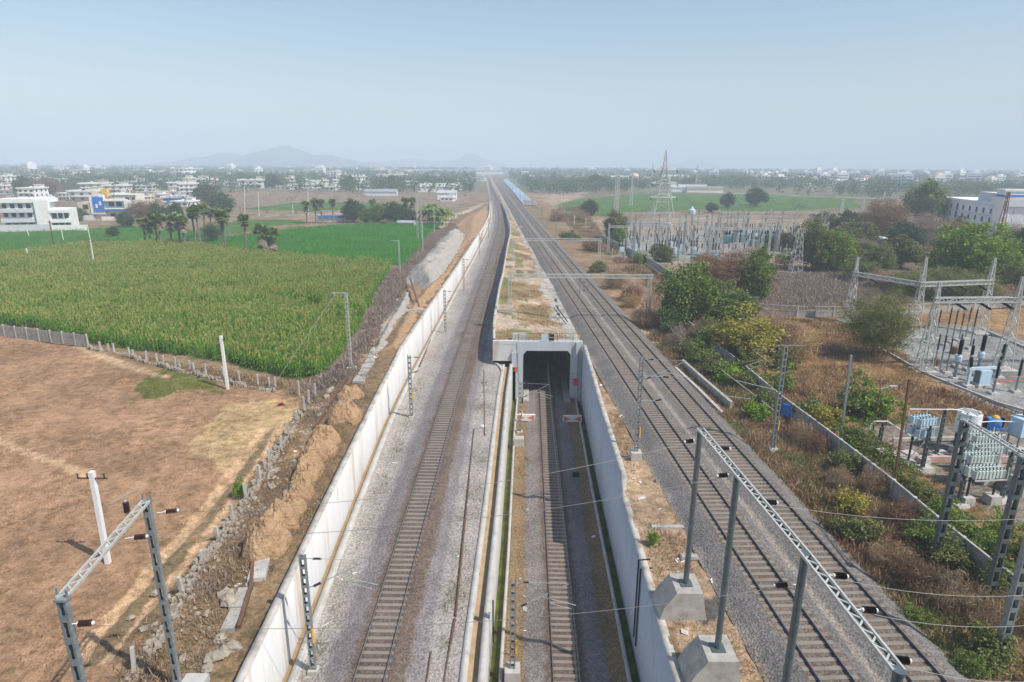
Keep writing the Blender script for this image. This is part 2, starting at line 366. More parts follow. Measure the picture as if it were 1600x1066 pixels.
def ground_mat():
    m = bpy.data.materials.new('open_ground'); m.use_nodes = True; nt = m.node_tree; b = nt.nodes['Principled BSDF']
    b.inputs['Roughness'].default_value = .95; b.inputs['Specular IOR Level'].default_value = .1
    a = nnode(nt, 'ShaderNodeAttribute', attribute_name='zone'); g = nnode(nt, 'ShaderNodeNewGeometry')
    prev = a.outputs['Color']
    for sc, lo, hi, dt in ((.11, .72, 1.28, 4), (.9, .68, 1.3, 6), (7.0, .72, 1.28, 4)):
        n = nnode(nt, 'ShaderNodeTexNoise', Scale=sc, Detail=float(dt), Roughness=.65); nt.links.new(g.outputs['Position'], n.inputs['Vector'])
        mr = nnode(nt, 'ShaderNodeMapRange'); mr.inputs[1].default_value = .3; mr.inputs[2].default_value = .7; mr.inputs[3].default_value = lo; mr.inputs[4].default_value = hi
        nt.links.new(n.outputs[0], mr.inputs[0]); mx = nnode(nt, 'ShaderNodeMix', data_type='RGBA', blend_type='MULTIPLY'); mx.inputs[0].default_value = 1
        nt.links.new(prev, mx.inputs[6]); nt.links.new(mr.outputs[0], mx.inputs[7]); prev = mx.outputs[2]
    # dry weeds: olive-brown blotches
    n = nnode(nt, 'ShaderNodeTexNoise', Scale=.55, Detail=8.0, Roughness=.7); nt.links.new(g.outputs['Position'], n.inputs['Vector'])
    mr = nnode(nt, 'ShaderNodeMapRange'); mr.inputs[1].default_value = .53; mr.inputs[2].default_value = .66; mr.inputs[4].default_value = .6; nt.links.new(n.outputs[0], mr.inputs[0])
    mx = nnode(nt, 'ShaderNodeMix', data_type='RGBA', blend_type='MULTIPLY'); nt.links.new(mr.outputs[0], mx.inputs[0]); nt.links.new(prev, mx.inputs[6]); mx.inputs[7].default_value = (.62, .66, .58, 1)
    prev = mx.outputs[2]
    # tufts and bare scrapes at two sizes, stronger in some places than in others
    big = nnode(nt, 'ShaderNodeTexNoise', Scale=.09, Detail=3.0); nt.links.new(g.outputs['Position'], big.inputs['Vector'])
    for sc, lo, hi, amt, c in ((1.7, .50, .60, .75, (.56, .58, .50, 1)), (4.5, .54, .64, .7, (.60, .58, .52, 1)), (1.1, .60, .70, .6, (1.38, 1.3, 1.2, 1))):
        n = nnode(nt, 'ShaderNodeTexNoise', Scale=sc, Detail=6.0, Roughness=.72); nt.links.new(g.outputs['Position'], n.inputs['Vector'])
        sm = nnode(nt, 'ShaderNodeMath', operation='MULTIPLY_ADD'); nt.links.new(big.outputs[0], sm.inputs[0]); sm.inputs[1].default_value = .35; nt.links.new(n.outputs[0], sm.inputs[2])
        mr = nnode(nt, 'ShaderNodeMapRange'); mr.inputs[1].default_value = lo+.17; mr.inputs[2].default_value = hi+.17; mr.inputs[4].default_value = amt; nt.links.new(sm.outputs[0], mr.inputs[0])
        mx = nnode(nt, 'ShaderNodeMix', data_type='RGBA', blend_type='MULTIPLY'); nt.links.new(mr.outputs[0], mx.inputs[0]); nt.links.new(prev, mx.inputs[6]); mx.inputs[7].default_value = c; prev = mx.outputs[2]
    nt.links.new(prev, b.inputs['Base Color'])
    n = nnode(nt, 'ShaderNodeTexNoise', Scale=3.0, Detail=8.0, Roughness=.7); nt.links.new(g.outputs['Position'], n.inputs['Vector'])
    bp = nnode(nt, 'ShaderNodeBump', Strength=.9, Distance=.12); nt.links.new(n.outputs[0], bp.inputs['Height']); nt.links.new(bp.outputs[0], b.inputs['Normal'])
    return m
MT['ground'] = ground_mat()
def build_ground():
    YS = rows(8.0, 16000.0); VV = []; FF = []; CC = []; base = 0
    kk = np.arange(0, 240)*.0058; kk = np.concatenate([kk, kk[-1]+np.cumsum(np.linspace(.01, .25, 22))])
    sc = np.maximum(YS, 24)[:, None]
    for side in (-1, 1):
        if side < 0: X = (LWF(YS)-.4)[:, None]-kk[None, :]*sc
        else:
            e = np.where(YS < PY, RWF(YS)+.35, 10.5-np.clip((YS-PY)*.03, 0, 2.2)); far = XR1(YS)-3.0
            X = np.where(YS < 200, e, np.minimum(e, far))[:, None]+kk[None, :]*sc
        Y = np.repeat(YS[:, None], X.shape[1], 1); Z = ground_z(X, Y)
        Z = Z-np.where(side > 0, 1.0*((X > XR1(Y)-2.6) & (X < XR2(Y)+2.4))*.3, 0)
        c = ground_colour(X, Y)
        if side < 0: X, Y, Z, c = X[:, ::-1], Y[:, ::-1], Z[:, ::-1], c[:, ::-1]
        VV.append(np.stack([X, Y, Z], -1).reshape(-1, 3)); CC.append(c.reshape(-1, 3)); FF.append(grid_faces(*X.shape)+base); base += X.size
    ys = YS[YS > PY]; ys = np.concatenate([[PY], ys]); t = np.linspace(0, 1, 46)
    e = 10.5-np.clip((ys-PY)*.03, 0, 2.2); e = np.where(ys < 200, e, np.minimum(e, XR1(ys)-3.0)); a = ISL(ys)+.3
    X = a[:, None]*(1-t)+e[:, None]*t; Y = np.repeat(ys[:, None], 46, 1); Z = ground_z(X, Y)
    n1 = hnoise(X, Y, 5, 21); c = np.empty(X.shape+(3,)); c[:] = (.40, .265, .155); c[n1 > .58] = (.26, .19, .10); c[(n1 < .34)] = (.44, .35, .26)
    c[(hnoise(X, Y, 4, 22) > .66) & (t[None, :] < .45)] = (.20, .20, .08); c[t[None, :].repeat(len(ys), 0)+(n1-.5)*.25 > .78] = (.40, .375, .34)
    VV.append(np.stack([X, Y, Z], -1).reshape(-1, 3)); CC.append(c.reshape(-1, 3)); FF.append(grid_faces(*X.shape)+base)
    V = np.concatenate(VV); F = np.concatenate(FF); c = np.concatenate(CC); c = np.concatenate([c, np.ones((len(c), 1))], 1)
    o = np_mesh('ground', V, F, MT['ground'], smooth=True, attrs={'zone': ('FLOAT_COLOR', c)}); tag(o, kind='structure'); return o
build_ground()

# ---------------------------------------------------------------- track beds and cutting floors, lofted along Y
def bed_mat(name, core, ball, bench, dust):
    """ballast: colour by distance from the track's centre line (attribute d), grained like broken stone"""
    m = bpy.data.materials.new(name); m.use_nodes = True; nt = m.node_tree; b = nt.nodes['Principled BSDF']
    b.inputs['Roughness'].default_value = .95; b.inputs['Specular IOR Level'].default_value = .1
    a = nnode(nt, 'ShaderNodeAttribute', attribute_name='d'); g = nnode(nt, 'ShaderNodeNewGeometry')
    n = nnode(nt, 'ShaderNodeTexNoise', Scale=.8, Detail=6.0, Roughness=.65); nt.links.new(g.outputs['Position'], n.inputs['Vector'])
    ad = nnode(nt, 'ShaderNodeMath', operation='MULTIPLY_ADD'); nt.links.new(n.outputs[0], ad.inputs[0]); ad.inputs[1].default_value = 1.6; nt.links.new(a.outputs['Fac'], ad.inputs[2])
    mr = nnode(nt, 'ShaderNodeMapRange'); mr.inputs[1].default_value = .8; mr.inputs[2].default_value = 6.8; nt.links.new(ad.outputs[0], mr.inputs[0])
    rp = nnode(nt, 'ShaderNodeValToRGB'); cr = rp.color_ramp
    for _ in range(4): cr.elements.new(.5)
    for e, (p_, c) in zip(cr.elements, [(0, core), (.16, core), (.27, ball), (.44, ball), (.53, bench), (1, dust)]): e.position = p_; e.color = rgba(c)
    nt.links.new(mr.outputs[0], rp.inputs[0]); prev = rp.outputs[0]
    vo = nnode(nt, 'ShaderNodeTexVoronoi', Scale=9.0); nt.links.new(g.outputs['Position'], vo.inputs['Vector'])
    sx = nnode(nt, 'ShaderNodeSeparateColor'); nt.links.new(vo.outputs['Color'], sx.inputs[0])
    m2 = nnode(nt, 'ShaderNodeMapRange'); m2.inputs[3].default_value = .68; m2.inputs[4].default_value = 1.36; nt.links.new(sx.outputs[0], m2.inputs[0])
    mx = nnode(nt, 'ShaderNodeMix', data_type='RGBA', blend_type='MULTIPLY'); mx.inputs[0].default_value = 1; nt.links.new(prev, mx.inputs[6]); nt.links.new(m2.outputs[0], mx.inputs[7])
    n3 = nnode(nt, 'ShaderNodeTexNoise', Scale=.25, Detail=5.0); nt.links.new(g.outputs['Position'], n3.inputs['Vector'])
    m3 = nnode(nt, 'ShaderNodeMapRange'); m3.inputs[1].default_value = .3; m3.inputs[2].default_value = .7; m3.inputs[3].default_value = .84; m3.inputs[4].default_value = 1.16; nt.links.new(n3.outputs[0], m3.inputs[0])
    my = nnode(nt, 'ShaderNodeMix', data_type='RGBA', blend_type='MULTIPLY'); my.inputs[0].default_value = 1; nt.links.new(mx.outputs[2], my.inputs[6]); nt.links.new(m3.outputs[0], my.inputs[7])
    nt.links.new(my.outputs[2], b.inputs['Base Color'])
    bp = nnode(nt, 'ShaderNodeBump', Strength=.8, Distance=.06); nt.links.new(vo.outputs['Distance'], bp.inputs['Height']); nt.links.new(bp.outputs[0], b.inputs['Normal'])
    return m
MT['bed_left'] = bed_mat('ballast_left', (.14, .102, .08), (.195, .172, .168), (.275, .25, .235), (.33, .295, .26))
MT['bed_mid'] = bed_mat('ballast_cutting', (.14, .10, .078), (.21, .188, .175), (.21, .145, .085), (.23, .16, .09))
MT['bed_right'] = bed_mat('ballast_right', (.165, .125, .098), (.165, .152, .142), (.27, .23, .19), (.30, .24, .185))
MT['drain_dirt'] = mat('silted_drain', [(.3, (.30, .20, .11)), (.7, (.42, .30, .18))], 1.2)
MT['algae'] = mat('algae_water', [(.3, (.035, .045, .012)), (.55, (.11, .13, .015)), (.75, (.20, .20, .03))], .8, rough=.3, detail=6)
def loft(name, YS, cols, mats, kind='structure', attr=True, parent=None):
    """cols: list of (X array, Z array, d array, material index of the strip to the next column)"""
    X = np.stack([np.broadcast_to(c[0], YS.shape) for c in cols], 1); Z = np.stack([np.broadcast_to(c[1], YS.shape) for c in cols], 1)
    D = np.stack([np.broadcast_to(c[2], YS.shape) for c in cols], 1); Y = np.repeat(YS[:, None], len(cols), 1)
    F = grid_faces(*X.shape); mi = np.tile(np.array([c[3] for c in cols[:-1]]), len(YS)-1)
    o = np_mesh(name, np.stack([X, Y, Z], -1).reshape(-1, 3), F, mats, parent=parent, mi=mi, attrs={'d': ('FLOAT', D.reshape(-1))})
    return tag(o, kind=kind) if kind else o
def track_cols(xc, zr, toe=3.1, drop=.72, se=.142):
    return [(xc-toe, zr-drop, toe, 0), (xc-1.7, zr-.2, 1.75, 0), (xc-1.12, zr-se, .9, 0), (xc-.8, zr-.19, .4, 0), (xc, zr-.205, .1, 0), (xc+.8, zr-.19, .4, 0), (xc+1.12, zr-se, .9, 0), (xc+1.7, zr-.2, 1.75, 0), (xc+toe, zr-drop, toe, 0)]
ya = rows(5, PY+1.5, .01, .5); yb = rows(PY+1.5, 1500, .01, .5)
def left_bed(YS, right, rd):
    x0 = LWF(YS); z = ZL(YS); xc = XL(YS); bz = z-.74
    c = [(x0-.1, bz-.22, 9, 1), (x0+.42, bz-.22, 9, 2), (x0+.43, bz+.05, 9, 2), (x0+.95, bz+.05, 9, 2), (x0+.97, bz, 8, 0), ((x0+xc-3.1)/2, bz+.03, 6, 0)]
    return c+[(a_, b_, (.7 if 1 < i_-3 < 5 and i_ > 6 else d_), m_) for i_, (a_, b_, d_, m_) in enumerate(track_cols(xc, z, 3.1, .72, .125))]+[((right+xc+3.1)/2, bz+.02, 5.2, 0), (right, bz+.02, rd, 0)]
loft('ballast_bed', ya, left_bed(ya, TLF(ya)-1.5, 5.0), [MT['bed_left'], MT['drain_dirt'], MT['conc_pale']])
loft('ballast_bed', yb, left_bed(yb, ISL(yb)+.2, 3.6), [MT['bed_left'], MT['drain_dirt'], MT['conc_pale']])
ym = rows(5, 150, .01, .5)
def mid_cols(YS):
    xt = TLF(np.minimum(YS, 86)); xr = RWF(np.minimum(YS, 86)); xc = XM(YS); z = np.full(YS.shape, -7.5); s = z*0
    return [(xt-.2, s-8.55, 9, 1), (xt+.62, s-8.55, 9, 2), (xt+.63, s-7.98, 9, 2), (xt+.85, s-7.98, 9, 2), (xt+.87, s-8.1, 6, 0)]+track_cols(xc, z, 2.7, .6, .125)+[
        (xr-.93, s-8.1, 6, 2), (xr-.91, s-7.98, 9, 2), (xr-.66, s-7.98, 9, 2), (xr-.65, s-8.6, 9, 1), (xr+.2, s-8.6, 9, 1)]
loft('ballast_bed', ym, mid_cols(ym), [MT['bed_mid'], MT['algae'], MT['conc_pale']])
yr = rows(5, 1500, .01, .5)
a1, a2 = XR1(yr), XR2(yr); z0 = np.zeros(yr.shape)
tc1 = track_cols(a1, z0, 3.2, .95, .16); tc2 = track_cols(a2, z0, 3.0, .95, .16)
loft('ballast_bed', yr, tc1[:-1]+[((a1+a2)/2, z0-.42, 3.6, 0)]+tc2[1:], [MT['bed_right']])
# ================================================================ railway tracks
MT['rail'] = mat('rail_steel', [(.3, (.075, .055, .045)), (.7, (.125, .09, .07))], 3, rough=.7, metal=.1)
MT['railtop'] = mat('worn_rail_head', (.25, .245, .24), rough=.3, metal=.6)
MT['sleeper'] = mat('concrete_sleeper', [(.3, (.165, .14, .115)), (.7, (.265, .235, .20))], .9, isl=.35, detail=4)
def sweep(name, xs, ys, zs, prof, mats, mi_of, parent):
    n = len(ys); k = len(prof); V = np.empty((n, k, 3)); dx = np.gradient(xs); dy = np.gradient(ys); L = np.hypot(dx, dy); nx, ny = dy/L, -dx/L
    for j, (u, v) in enumerate(prof): V[:, j, 0] = xs+nx*u; V[:, j, 1] = ys+ny*u; V[:, j, 2] = zs+v
    i = np.arange(n-1)[:, None]*k; j = np.arange(k)[None, :]; j2 = (j+1) % k
    F = np.stack([i+j, i+j2, i+k+j2, i+k+j], -1).reshape(-1, 4); mi = np.tile(np.array([mi_of(q) for q in range(k)]), n-1)
    return np_mesh(name, V.reshape(-1, 3), F, mats, parent=parent, mi=mi)
RPROF = [(-.037, 0), (-.037, -.05), (-.012, -.06), (-.012, -.15), (-.075, -.172), (.075, -.172), (.012, -.15), (.012, -.06), (.037, -.05), (.037, 0)]
sl = MB().box((0, 0, -.09), (2.75, .27, .18), taper=.96)
SLEEP = None
def make_track(fx, fz, y0, y1, label):
    global SLEEP
    root = empty('railway_track', (0, 0, 0), 0, label, 'railway track', 'broad gauge railway tracks')
    ys = rows(y0, y1, .01, .6); xs = fx(ys); zs = fz(ys)+0*ys
    for s in (-1, 1):
        dx = np.gradient(xs)/np.gradient(ys); sweep('rail', xs+s*.875, ys-s*.875*dx, zs, RPROF, [MT['rail'], MT['railtop']], lambda q: 1 if q == 9 else 0, root)
    y = y0+.3; k = 0; far = MB()
    ystart = next(v for v in np.arange(y0+.3, y1, .6) if proj((float(fx(v)), v, float(fz(v))))[1] < 1090)
    for q in np.arange(ystart-.6, max(y0, ystart-14), -.6): far.box((float(fx(q)), q, float(fz(q))-.24), (2.75, .27, .18), -math.atan(float(fx(q+1)-fx(q-1))/2))
    y = ystart
    while y < min(y1, 460):
        x = float(fx(y)); z = float(fz(y)); a = -math.atan(float(fx(y+1)-fx(y-1))/2)
        if k < 100:
            if SLEEP is None: o = sl.build('sleeper', MT['sleeper'], root); SLEEP = o
            else: o = SLEEP.copy(); C.objects.link(o); o.parent = root
            o.location = (x, y, z-.15); o.rotation_euler = (0, 0, a)
        else: far.box((x, y, z-.24), (2.75, .27, .18), a)
        y += .6; k += 1
    if far.v: tag(far.build('sleeper', MT['sleeper'], root), kind='stuff')
    return root
make_track(XL, ZL, 6, 1500, 'railway track along the foot of the bright white retaining wall')
make_track(XM, lambda y: -7.5+0*y, 6, 149, 'railway track in the deep cutting running into the tunnel')
make_track(XR1, lambda y: 0*y, 6, 1500, 'upper level railway track nearer to the tunnel cutting, beside the concrete footings')
make_track(XR2, lambda y: 0*y, 6, 1500, 'upper level railway track nearer to the substation, under the lattice beam')

# ================================================================ retaining walls, tunnel mouth
def wall_mat(name, c1, c2, stain, amount):
    """white-washed concrete: faint vertical streaks and shutter joints, rust runs where amount > 0"""
    m = bpy.data.materials.new(name); m.use_nodes = True; nt = m.node_tree; b = nt.nodes['Principled BSDF']; b.inputs['Roughness'].default_value = .9; b.inputs['Specular IOR Level'].default_value = .15
    g = nnode(nt, 'ShaderNodeNewGeometry'); mp = nnode(nt, 'ShaderNodeMapping'); mp.inputs['Scale'].default_value = (.6, 1.0, .16); nt.links.new(g.outputs['Position'], mp.inputs[0])
    n = nnode(nt, 'ShaderNodeTexNoise', Scale=1.6, Detail=7.0, Roughness=.65); nt.links.new(mp.outputs[0], n.inputs['Vector'])
    rp = nnode(nt, 'ShaderNodeValToRGB'); cr = rp.color_ramp; cr.elements.new(.5)
    for e, (p_, c) in zip(cr.elements, [(.28, c2), (.45, c1), (.9, c1)]): e.position = p_; e.color = rgba(c)
    nt.links.new(n.outputs[0], rp.inputs[0])
    mp2 = nnode(nt, 'ShaderNodeMapping'); mp2.inputs['Scale'].default_value = (.2, .33, .03); nt.links.new(g.outputs['Position'], mp2.inputs[0])
    n2 = nnode(nt, 'ShaderNodeTexNoise', Scale=1.0, Detail=6.0, Roughness=.7); nt.links.new(mp2.outputs[0], n2.inputs['Vector'])
    mr = nnode(nt, 'ShaderNodeMapRange'); mr.inputs[1].default_value = .53; mr.inputs[2].default_value = .70; mr.inputs[4].default_value = amount; nt.links.new(n2.outputs[0], mr.inputs[0])
    mx = nnode(nt, 'ShaderNodeMix', data_type='RGBA'); nt.links.new(mr.outputs[0], mx.inputs[0]); nt.links.new(rp.outputs[0], mx.inputs[6]); mx.inputs[7].default_value = rgba(stain)
    wv = nnode(nt, 'ShaderNodeTexNoise', Scale=2.5, Detail=3.0); nt.links.new(g.outputs['Position'], wv.inputs['Vector'])
    sp = nnode(nt, 'ShaderNodeSeparateXYZ'); nt.links.new(g.outputs['Position'], sp.inputs[0]); fr = nnode(nt, 'ShaderNodeMath', operation='PINGPONG'); nt.links.new(sp.outputs[1], fr.inputs[0]); fr.inputs[1].default_value = 1.55
    jl = nnode(nt, 'ShaderNodeMapRange'); jl.inputs[1].default_value = .0; jl.inputs[2].default_value = .035; jl.inputs[3].default_value = .72; jl.inputs[4].default_value = 1.0; nt.links.new(fr.outputs[0], jl.inputs[0])
    mj = nnode(nt, 'ShaderNodeMix', data_type='RGBA', blend_type='MULTIPLY'); mj.inputs[0].default_value = 1; nt.links.new(mx.outputs[2], mj.inputs[6]); nt.links.new(jl.outputs[0], mj.inputs[7])
    nt.links.new(mj.outputs[2], b.inputs['Base Color'])
    bp = nnode(nt, 'ShaderNodeBump', Strength=.5, Distance=.02); nt.links.new(wv.outputs[0], bp.inputs['Height']); nt.links.new(bp.outputs[0], b.inputs['Normal'])
    return m
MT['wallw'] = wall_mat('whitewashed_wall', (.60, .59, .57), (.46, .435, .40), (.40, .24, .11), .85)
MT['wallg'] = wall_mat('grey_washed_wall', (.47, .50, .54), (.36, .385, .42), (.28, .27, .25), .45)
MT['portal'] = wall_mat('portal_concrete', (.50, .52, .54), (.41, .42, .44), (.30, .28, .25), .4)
MT['coping'] = mat('wall_coping', [(.3, (.20, .175, .145)), (.42, (.34, .31, .265)), (.55, (.46, .43, .385)), (.8, (.54, .51, .465))], .9, detail=9)
def wall(name, YS, xf, th, zt, zb, m, label, cat, group=None, cop=True):
    """a wall with its visible face at xf, th thick on the other side, capped by a coping"""
    root = empty(name, (0, 0, 0), 0, label, cat, group)
    x = xf(YS); s = -1 if th < 0 else 1; t = zt(YS)-.02; o = 0*YS
    loft('face', YS, [(x, zb(YS), 0, 0), (x, t, 0, 0), (x+th, t, 0, 0), (x+th, zb(YS), 0, 0)] if s < 0 else [(x+th, zb(YS), 0, 0), (x+th, t, 0, 0), (x, t, 0, 0), (x, zb(YS), 0, 0)], [m], kind=None, parent=root)
    if cop:
        a, b = x-s*.015, x+th+s*.05; c = t+.03+(hnoise(YS, o, .8, 31)-.5)*.05
        q = [(a, t-.05, 0, 0), (a, c, 0, 0), (b, c, 0, 0), (b, t-.05, 0, 0)]; loft('coping', YS, q if s < 0 else q[::-1], [MT['coping']], kind=None, parent=root)
    return root
wall('retaining_wall', rows(5, 420, .01, .5), LWF, -.38, LWT, lambda Y: ZL(Y)-1.4, MT['wallw'], 'long bright white retaining wall beside the left railway track, streaked with rust stains', 'retaining wall')
TLT = lambda Y: ZL(Y)-.45
wall('retaining_wall', rows(5, PY, .01, .5), TLF, -.42, TLT, lambda Y: 0*Y-8.7, MT['conc_pale'], 'low white wall between the left track bench and the sunken track', 'retaining wall', cop=False)
yw1, yw2 = rows(5, 46.3, .01, .5), rows(46.3, PY, .01, .5)
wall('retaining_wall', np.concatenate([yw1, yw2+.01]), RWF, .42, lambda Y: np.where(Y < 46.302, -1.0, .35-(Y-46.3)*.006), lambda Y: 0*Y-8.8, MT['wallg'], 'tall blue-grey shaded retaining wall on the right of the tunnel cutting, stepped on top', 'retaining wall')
wall('retaining_wall', rows(PY+.5, 430, .01, .5), ISL, .32, lambda Y: IST(Y)+.25, lambda Y: ZL(Y)-1.2, MT['wallw'], 'thin white parapet wall curving away from the tunnel mouth beside the left track', 'retaining wall')
# bench kerb and silted drain beside the low wall
yk = rows(5, PY, .01, .5); xk = TLF(yk); zk = ZL(yk)-.72
k = loft('drain_channel', yk, [(xk-1.52, zk-.2, 9, 1), (xk-1.52, zk+.1, 9, 1), (xk-1.12, zk+.1, 9, 1), (xk-1.1, zk-.3, 9, 0), (xk-.42, zk-.3, 9, 0)], [MT['drain_dirt'], MT['conc_pale']])
m = MB()
for i in range(6):
    t0, t1 = i/6, (i+1)/6; f = lambda t: Vector((TLF(83)-1.32-t*t*1.6, 83+t*4.2, ZL(84)-.62))
    m.bar(f(t0), f(t1), .36, .3)
tag(m.build('kerb', MT['conc_pale']), 'curved pale concrete kerb bending left at the tunnel wing wall', 'kerb')
# tunnel mouth
def portal():
    root = empty('tunnel_portal', (5.2, PY, -8), 0, 'square grey concrete tunnel mouth over the sunken track, with railing on top', 'tunnel portal')
    Lx, Rx, zt, zb = .55-5.2, 10.1-5.2, 8.55, -.6; ol, orr, ot, ch = 1.62-5.2, 8.5-5.2, 7.2, .62
    P = [(Lx, zb), (ol, zb), (ol, ot-ch), (ol+ch*.8, ot), (orr-ch*.8, ot), (orr, ot-ch), (orr, zb), (Rx, zb), (Rx, zt), (Lx, zt)]
    m = MB(); n = len(P); d = .9
    V = [(x, 0, z) for x, z in P]+[(x, d, z) for x, z in P]
    F = [(k, (k+1) % n, n+(k+1) % n, n+k) for k in range(n)]
    fr = [(0, 1, 2, 9), (2, 3, 9), (3, 4, 8, 9), (4, 5, 8), (5, 6, 7, 8)]
    m.poly(V, F+fr+[tuple(n+i for i in reversed(q)) for q in fr]); m.build('headwall', MT['portal'], root)
    MB().box((orr+1.05-.25, -.19, 5.9), (.3, .38, 5.3)).box((orr+.52, -.1, 1.0+.9), (1.2, .2, 3.8)).build('pilaster', MT['portal'], root)
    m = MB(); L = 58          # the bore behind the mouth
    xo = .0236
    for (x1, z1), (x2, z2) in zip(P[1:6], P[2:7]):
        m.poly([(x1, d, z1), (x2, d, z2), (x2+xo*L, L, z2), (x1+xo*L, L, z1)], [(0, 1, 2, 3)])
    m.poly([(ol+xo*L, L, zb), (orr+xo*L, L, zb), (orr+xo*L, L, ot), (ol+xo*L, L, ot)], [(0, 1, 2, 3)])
    m.build('tunnel_lining', mat('shade_darkened_lining', [(.3, (.05, .05, .05)), (.7, (.10, .10, .10))], .6), root)  # concrete lining coloured near black: the bore's darkness is put into its colour
    for x in (ol+.45, orr-.5):
        w = .85; y0 = -2.1; MB().poly([(x-w/2, y0, -.25), (x+w/2, y0, -.25), (x+w/2, y0, .35), (x-w/2, y0, .35), (x-w/2+xo*L, L-1, -.25), (x+w/2+xo*L, L-1, -.25), (x+w/2+xo*L, L-1, .35), (x-w/2+xo*L, L-1, .35)],
            [(0, 1, 2, 3), (0, 3, 7, 4), (1, 5, 6, 2), (3, 2, 6, 7)]).box((x, y0-.65, -.3), (.9, 1.1, .12)).build('walkway', MT['conc'], root)
    MB().box(((-2.75+.55)/2-5.2, .3, 7.15), (3.3, .55, 3.0)).build('wing_wall', MT['wallw'], root)
    MB().box((-.6-4.25, .12, 5.9), (.75, .9, 2.2)).build('wing_wall', MT['portal'], root)
    m = MB()
    for k in range(9):
        x = Lx+.35+k*(Rx-Lx-.6)/8; m.bar((x, .15, zt), (x, .15, zt+1.2), .05)
    for z in (.55, 1.17): m.bar((Lx+.35, .15, zt+z), (Rx-.25, .15, zt+z), .04)
    m.build('railing', MT['rust'], root)
    s = MB().box((-.55, .08, zt+.6), (.95, .04, 1.1)).build('notice_board', MT['paleblue'], root)
    MB().box((.45, .08, zt+.62), (.68, .04, .95)).build('notice_board', MT['black'], root)
    MB().box((.45, .055, zt+.62), (.6, .012, .05)).build('plate_line', MT['white'], root)
    MB().box((-6.6+1.9, -.02, 4.6-.2), (.62, .05, .75)).box((-6.6+1.9, -.05, 4.4), (.5, .01, .04), mi=1).box((-6.6+1.9, -.05, 4.4), (.05, .01, .6), mi=1).build('sign_plate', [MT['red'], MT['conc_pale']], root)
    MB().box((orr+.72, -.24, 2.55), (.78, .06, 1.1)).box((orr+.47, -.275, 2.55), (.07, .01, .9), mi=1).build('sign_plate', [MT['red'], MT['conc_pale']], root)
    MB().bar((Lx+.1, -.35, 8.3), (Lx+.45, -.35, 2.4), .06).build('conduit', MT['black'], root)
    return root
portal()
# white and red chevron barriers at the drain ends
def barrier(x, y, w, label):
    z = -7.98; root = empty('barrier', (x, y, z), 0, label, 'barrier', 'barriers at the tunnel mouth')
    MB().box((0, 0, .45), (w, .28, .9)).build('panel', MT['white'], root)
    m = MB(); h = .9
    for a, b, c in (((-.46*w, .06), (-.46*w, .84), (-.04*w, .45)), ((.46*w, .06), (.46*w, .84), (.04*w, .45))):
        m.poly([(a[0], -.145, a[1]), (b[0], -.145, b[1]), (c[0], -.145, c[1])], [(0, 2, 1) if a[0] < 0 else (0, 1, 2)])
    m.build('chevron', mat('faded_red_paint', [(.3, (.60, .14, .10)), (.7, (.72, .30, .24))], 5), root)
    return root
barrier(1.9, 77.5, 2.5, 'red and white chevron barrier left of the tunnel track')
barrier(8.05, 77.2, 2.5, 'red and white chevron barrier right of the tunnel track')
# ================================================================ masts, beams, wires
def insulator(m, a, b, r=.11, n=8, mi=0, cap=1):
    """ribbed insulator between a and b, with end caps of material cap"""
    a = Vector(a); b = Vector(b); d = b-a; L = d.length; ax = d.normalized(); prof = []
    k = max(3, int(L/.07))
    for i in range(k):
        z = .08*L+i*(L*.84/k); prof += [(r*.55, z), (r, z+.25*L*.84/k), (r*.55, z+.6*L*.84/k)]
    m.lathe(a, prof, n, mi, axis=ax)
    m.lathe(a-ax*.03, [(.05, 0), (.075, .02), (.075, .09*L+.03), (.05, .1*L+.03)], 6, cap, axis=ax); m.lathe(b-ax*(.1*L), [(.05, 0), (.075, .02), (.075, .1*L), (.05, .1*L+.03)], 6, cap, axis=ax)
def batten_post(m, H, w=.34, d=.2, step=.62, mi=0, face='y', bar=.16):
    """two rolled channels held apart by batten plates; the open faces look along +-y"""
    for s in (-1, 1):
        x = s*w/2
        m.box((x, 0, H/2), (.035, d, H), mi=mi); m.box((x-s*.03, d/2, H/2), (.075, .022, H-.02), mi=mi); m.box((x-s*.03, -d/2, H/2), (.075, .022, H-.02), mi=mi)
    z = .35
    while z < H:
        for s in (-1, 1): m.box((0, s*(d/2+.014), z), (w+.02, .012, bar), mi=mi)
        z += step
def top_z(px, py, Y): return at_y(px, py, Y).z
